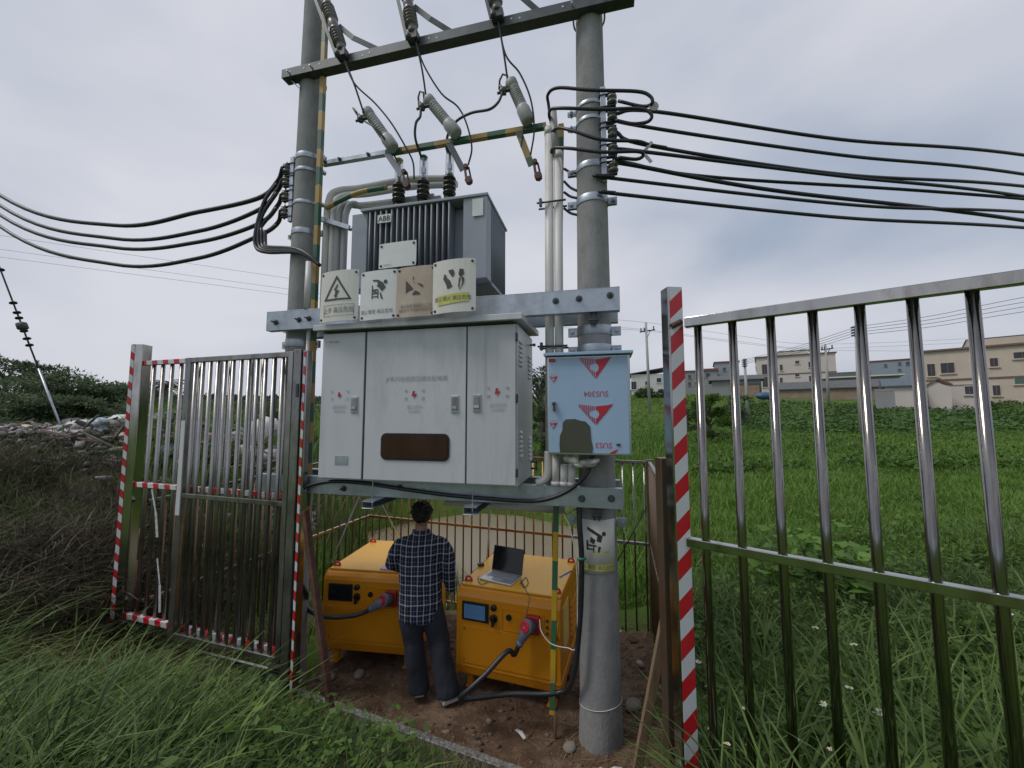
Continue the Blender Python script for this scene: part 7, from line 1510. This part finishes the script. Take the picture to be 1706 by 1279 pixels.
# low wall ledge of the heap and small things near by
c = at(6, 893, 4.2); b = MB(T(c.x, 4.2, c.z, .3)); b.box((0, 0, 0), (.26, .2, .05), Matrix.Rotation(.25, 3, 'Y')); b.box((0, .02, -.2), (.1, .1, .36)); tag(b.build('white_slab', 'bag_white', bevel=.01), 'pale slab standing in the dark grass at the left edge', 'slab')
for px, py, py2, lab in ((220, 935, 1000, 'rusty orange pipe stub at the foot of the taped post'), (229, 880, 925, 'brown pipe stub above the orange one at the taped post')):
    c, d = at(px + 4, py, 4.05), at(px - 2, py2, 4.0); b = MB(); b.tube([c, d], .035, 10); tag(b.build('pipe_stub', 'pipe_orange'), lab, 'pipe')
for px0, y0, px1, y1, lab in ((253, 815, 262, 895, 'white strip hanging on the lower bars of the fence panel'), (262, 930, 266, 1020, 'torn white strip at the bottom of the fence panel')):
    a, d = at(px0, y0, 3.72), at(px1, y1, 3.70); b = MB(); m_ = (a + d) / 2 + Vector((.012, 0, 0)); b.bar(a, m_, .012, .004, up=(0, 1, 0)); b.bar(m_, d, .02, .004, up=(0, 1, 0)); tag(b.build('torn_strip', 'bag_white'), lab, 'strip')
# blue notice on the left pole
r_ = pole_r(2.75) + .004
for sgn, lab in ((-.45, 'left blue notice on the left pole behind the gate'), (.1, 'right blue notice on the left pole behind the gate')):
    b = MB(FR @ T(SL, 0, 0)); n = 6; vs = []
    for z in (2.63, 2.80):
        for k in range(n + 1): a = -math.pi / 2 + sgn + .45 * (k / n - .5); vs.append((math.cos(a) * r_, math.sin(a) * r_, z))
    vs += [(x * .985, y * .985, z) for x, y, z in vs]; K = 2 * (n + 1); fs = [(k, k + 1, n + 2 + k, n + 1 + k) for k in range(n)] + [(K + k + 1, K + k, K + n + 1 + k, K + n + 2 + k) for k in range(n)]
    b.add(vs, fs, True); tag(b.build('blue_notice', 'ink_blue'), lab, 'notice')
# litter and stones round the foot of the right pole
mat('stone', (.20, .175, .15), .9, var=.2, vs=12, bump=.4, bs=30)
def stone(label, x, y, w_, d_, h_, material, seed, name='stone', cat='stone'):
    M = T(x, y, gz(x, y) + h_ * .35, seed); b = MB(M); b.ball((0, 0, 0), (w_ / 2, d_ / 2, h_ / 2), 12, 7); b.v = [tuple(Vector(v) * (1 + .3 * mnoise.noise(Vector(v) * 9 + Vector((seed * 3.1, 0, 0))))) for v in b.v]; o = b.build(name, material); tag(o, label, cat, 'stones and litter at the right pole')
stone('flat pale stone right of the right pole foot', .93, 3.2, .16, .11, .05, 'stone', 1); stone('pinkish stone fragment near the side fence', 1.17, 3.75, .09, .07, .06, 'bag_pink', 2); stone('small grey stone behind the right pole', .80, 3.5, .07, .06, .03, 'stone', 3); stone('earth clod in front of the right pole', .40, 2.9, .11, .09, .035, 'stone', 4); stone('small stone under the left orange unit', -1.35, 3.65, .12, .1, .06, 'stone', 5); stone('stone beside the left gate post foot', -1.62, 3.6, .16, .12, .06, 'stone', 6)
for i, (x, y, a, lab) in enumerate(((.66, 2.68, .2, 'white paper scrap in front of the right pole foot'), (.55, 2.66, .9, 'second white scrap left of the right pole foot'), (.78, 2.62, 1.8, 'white plastic strip near the wooden prop'), (.06, 3.02, 2.2, 'small pale scrap on the soil before the right orange unit'))):
    M = T(x, y, gz(x, y) + .012, a); b = MB(M); b.add([(-.05, -.014, 0), (0, -.018, .012), (.055, -.01, 0), (.05, .014, .004), (0, .016, .016), (-.055, .012, .004), (-.05, -.014, -.003), (0, -.018, .009), (.055, -.01, -.003), (.05, .014, .001), (0, .016, .013), (-.055, .012, .001)], [(0, 1, 4, 5), (1, 2, 3, 4), (11, 10, 7, 6), (10, 9, 8, 7), (0, 6, 7, 1), (1, 7, 8, 2), (2, 8, 9, 3), (3, 9, 10, 4), (4, 10, 11, 5), (5, 11, 6, 0)]); tag(b.build('scrap', 'bag_white'), lab, 'litter', 'stones and litter at the right pole')
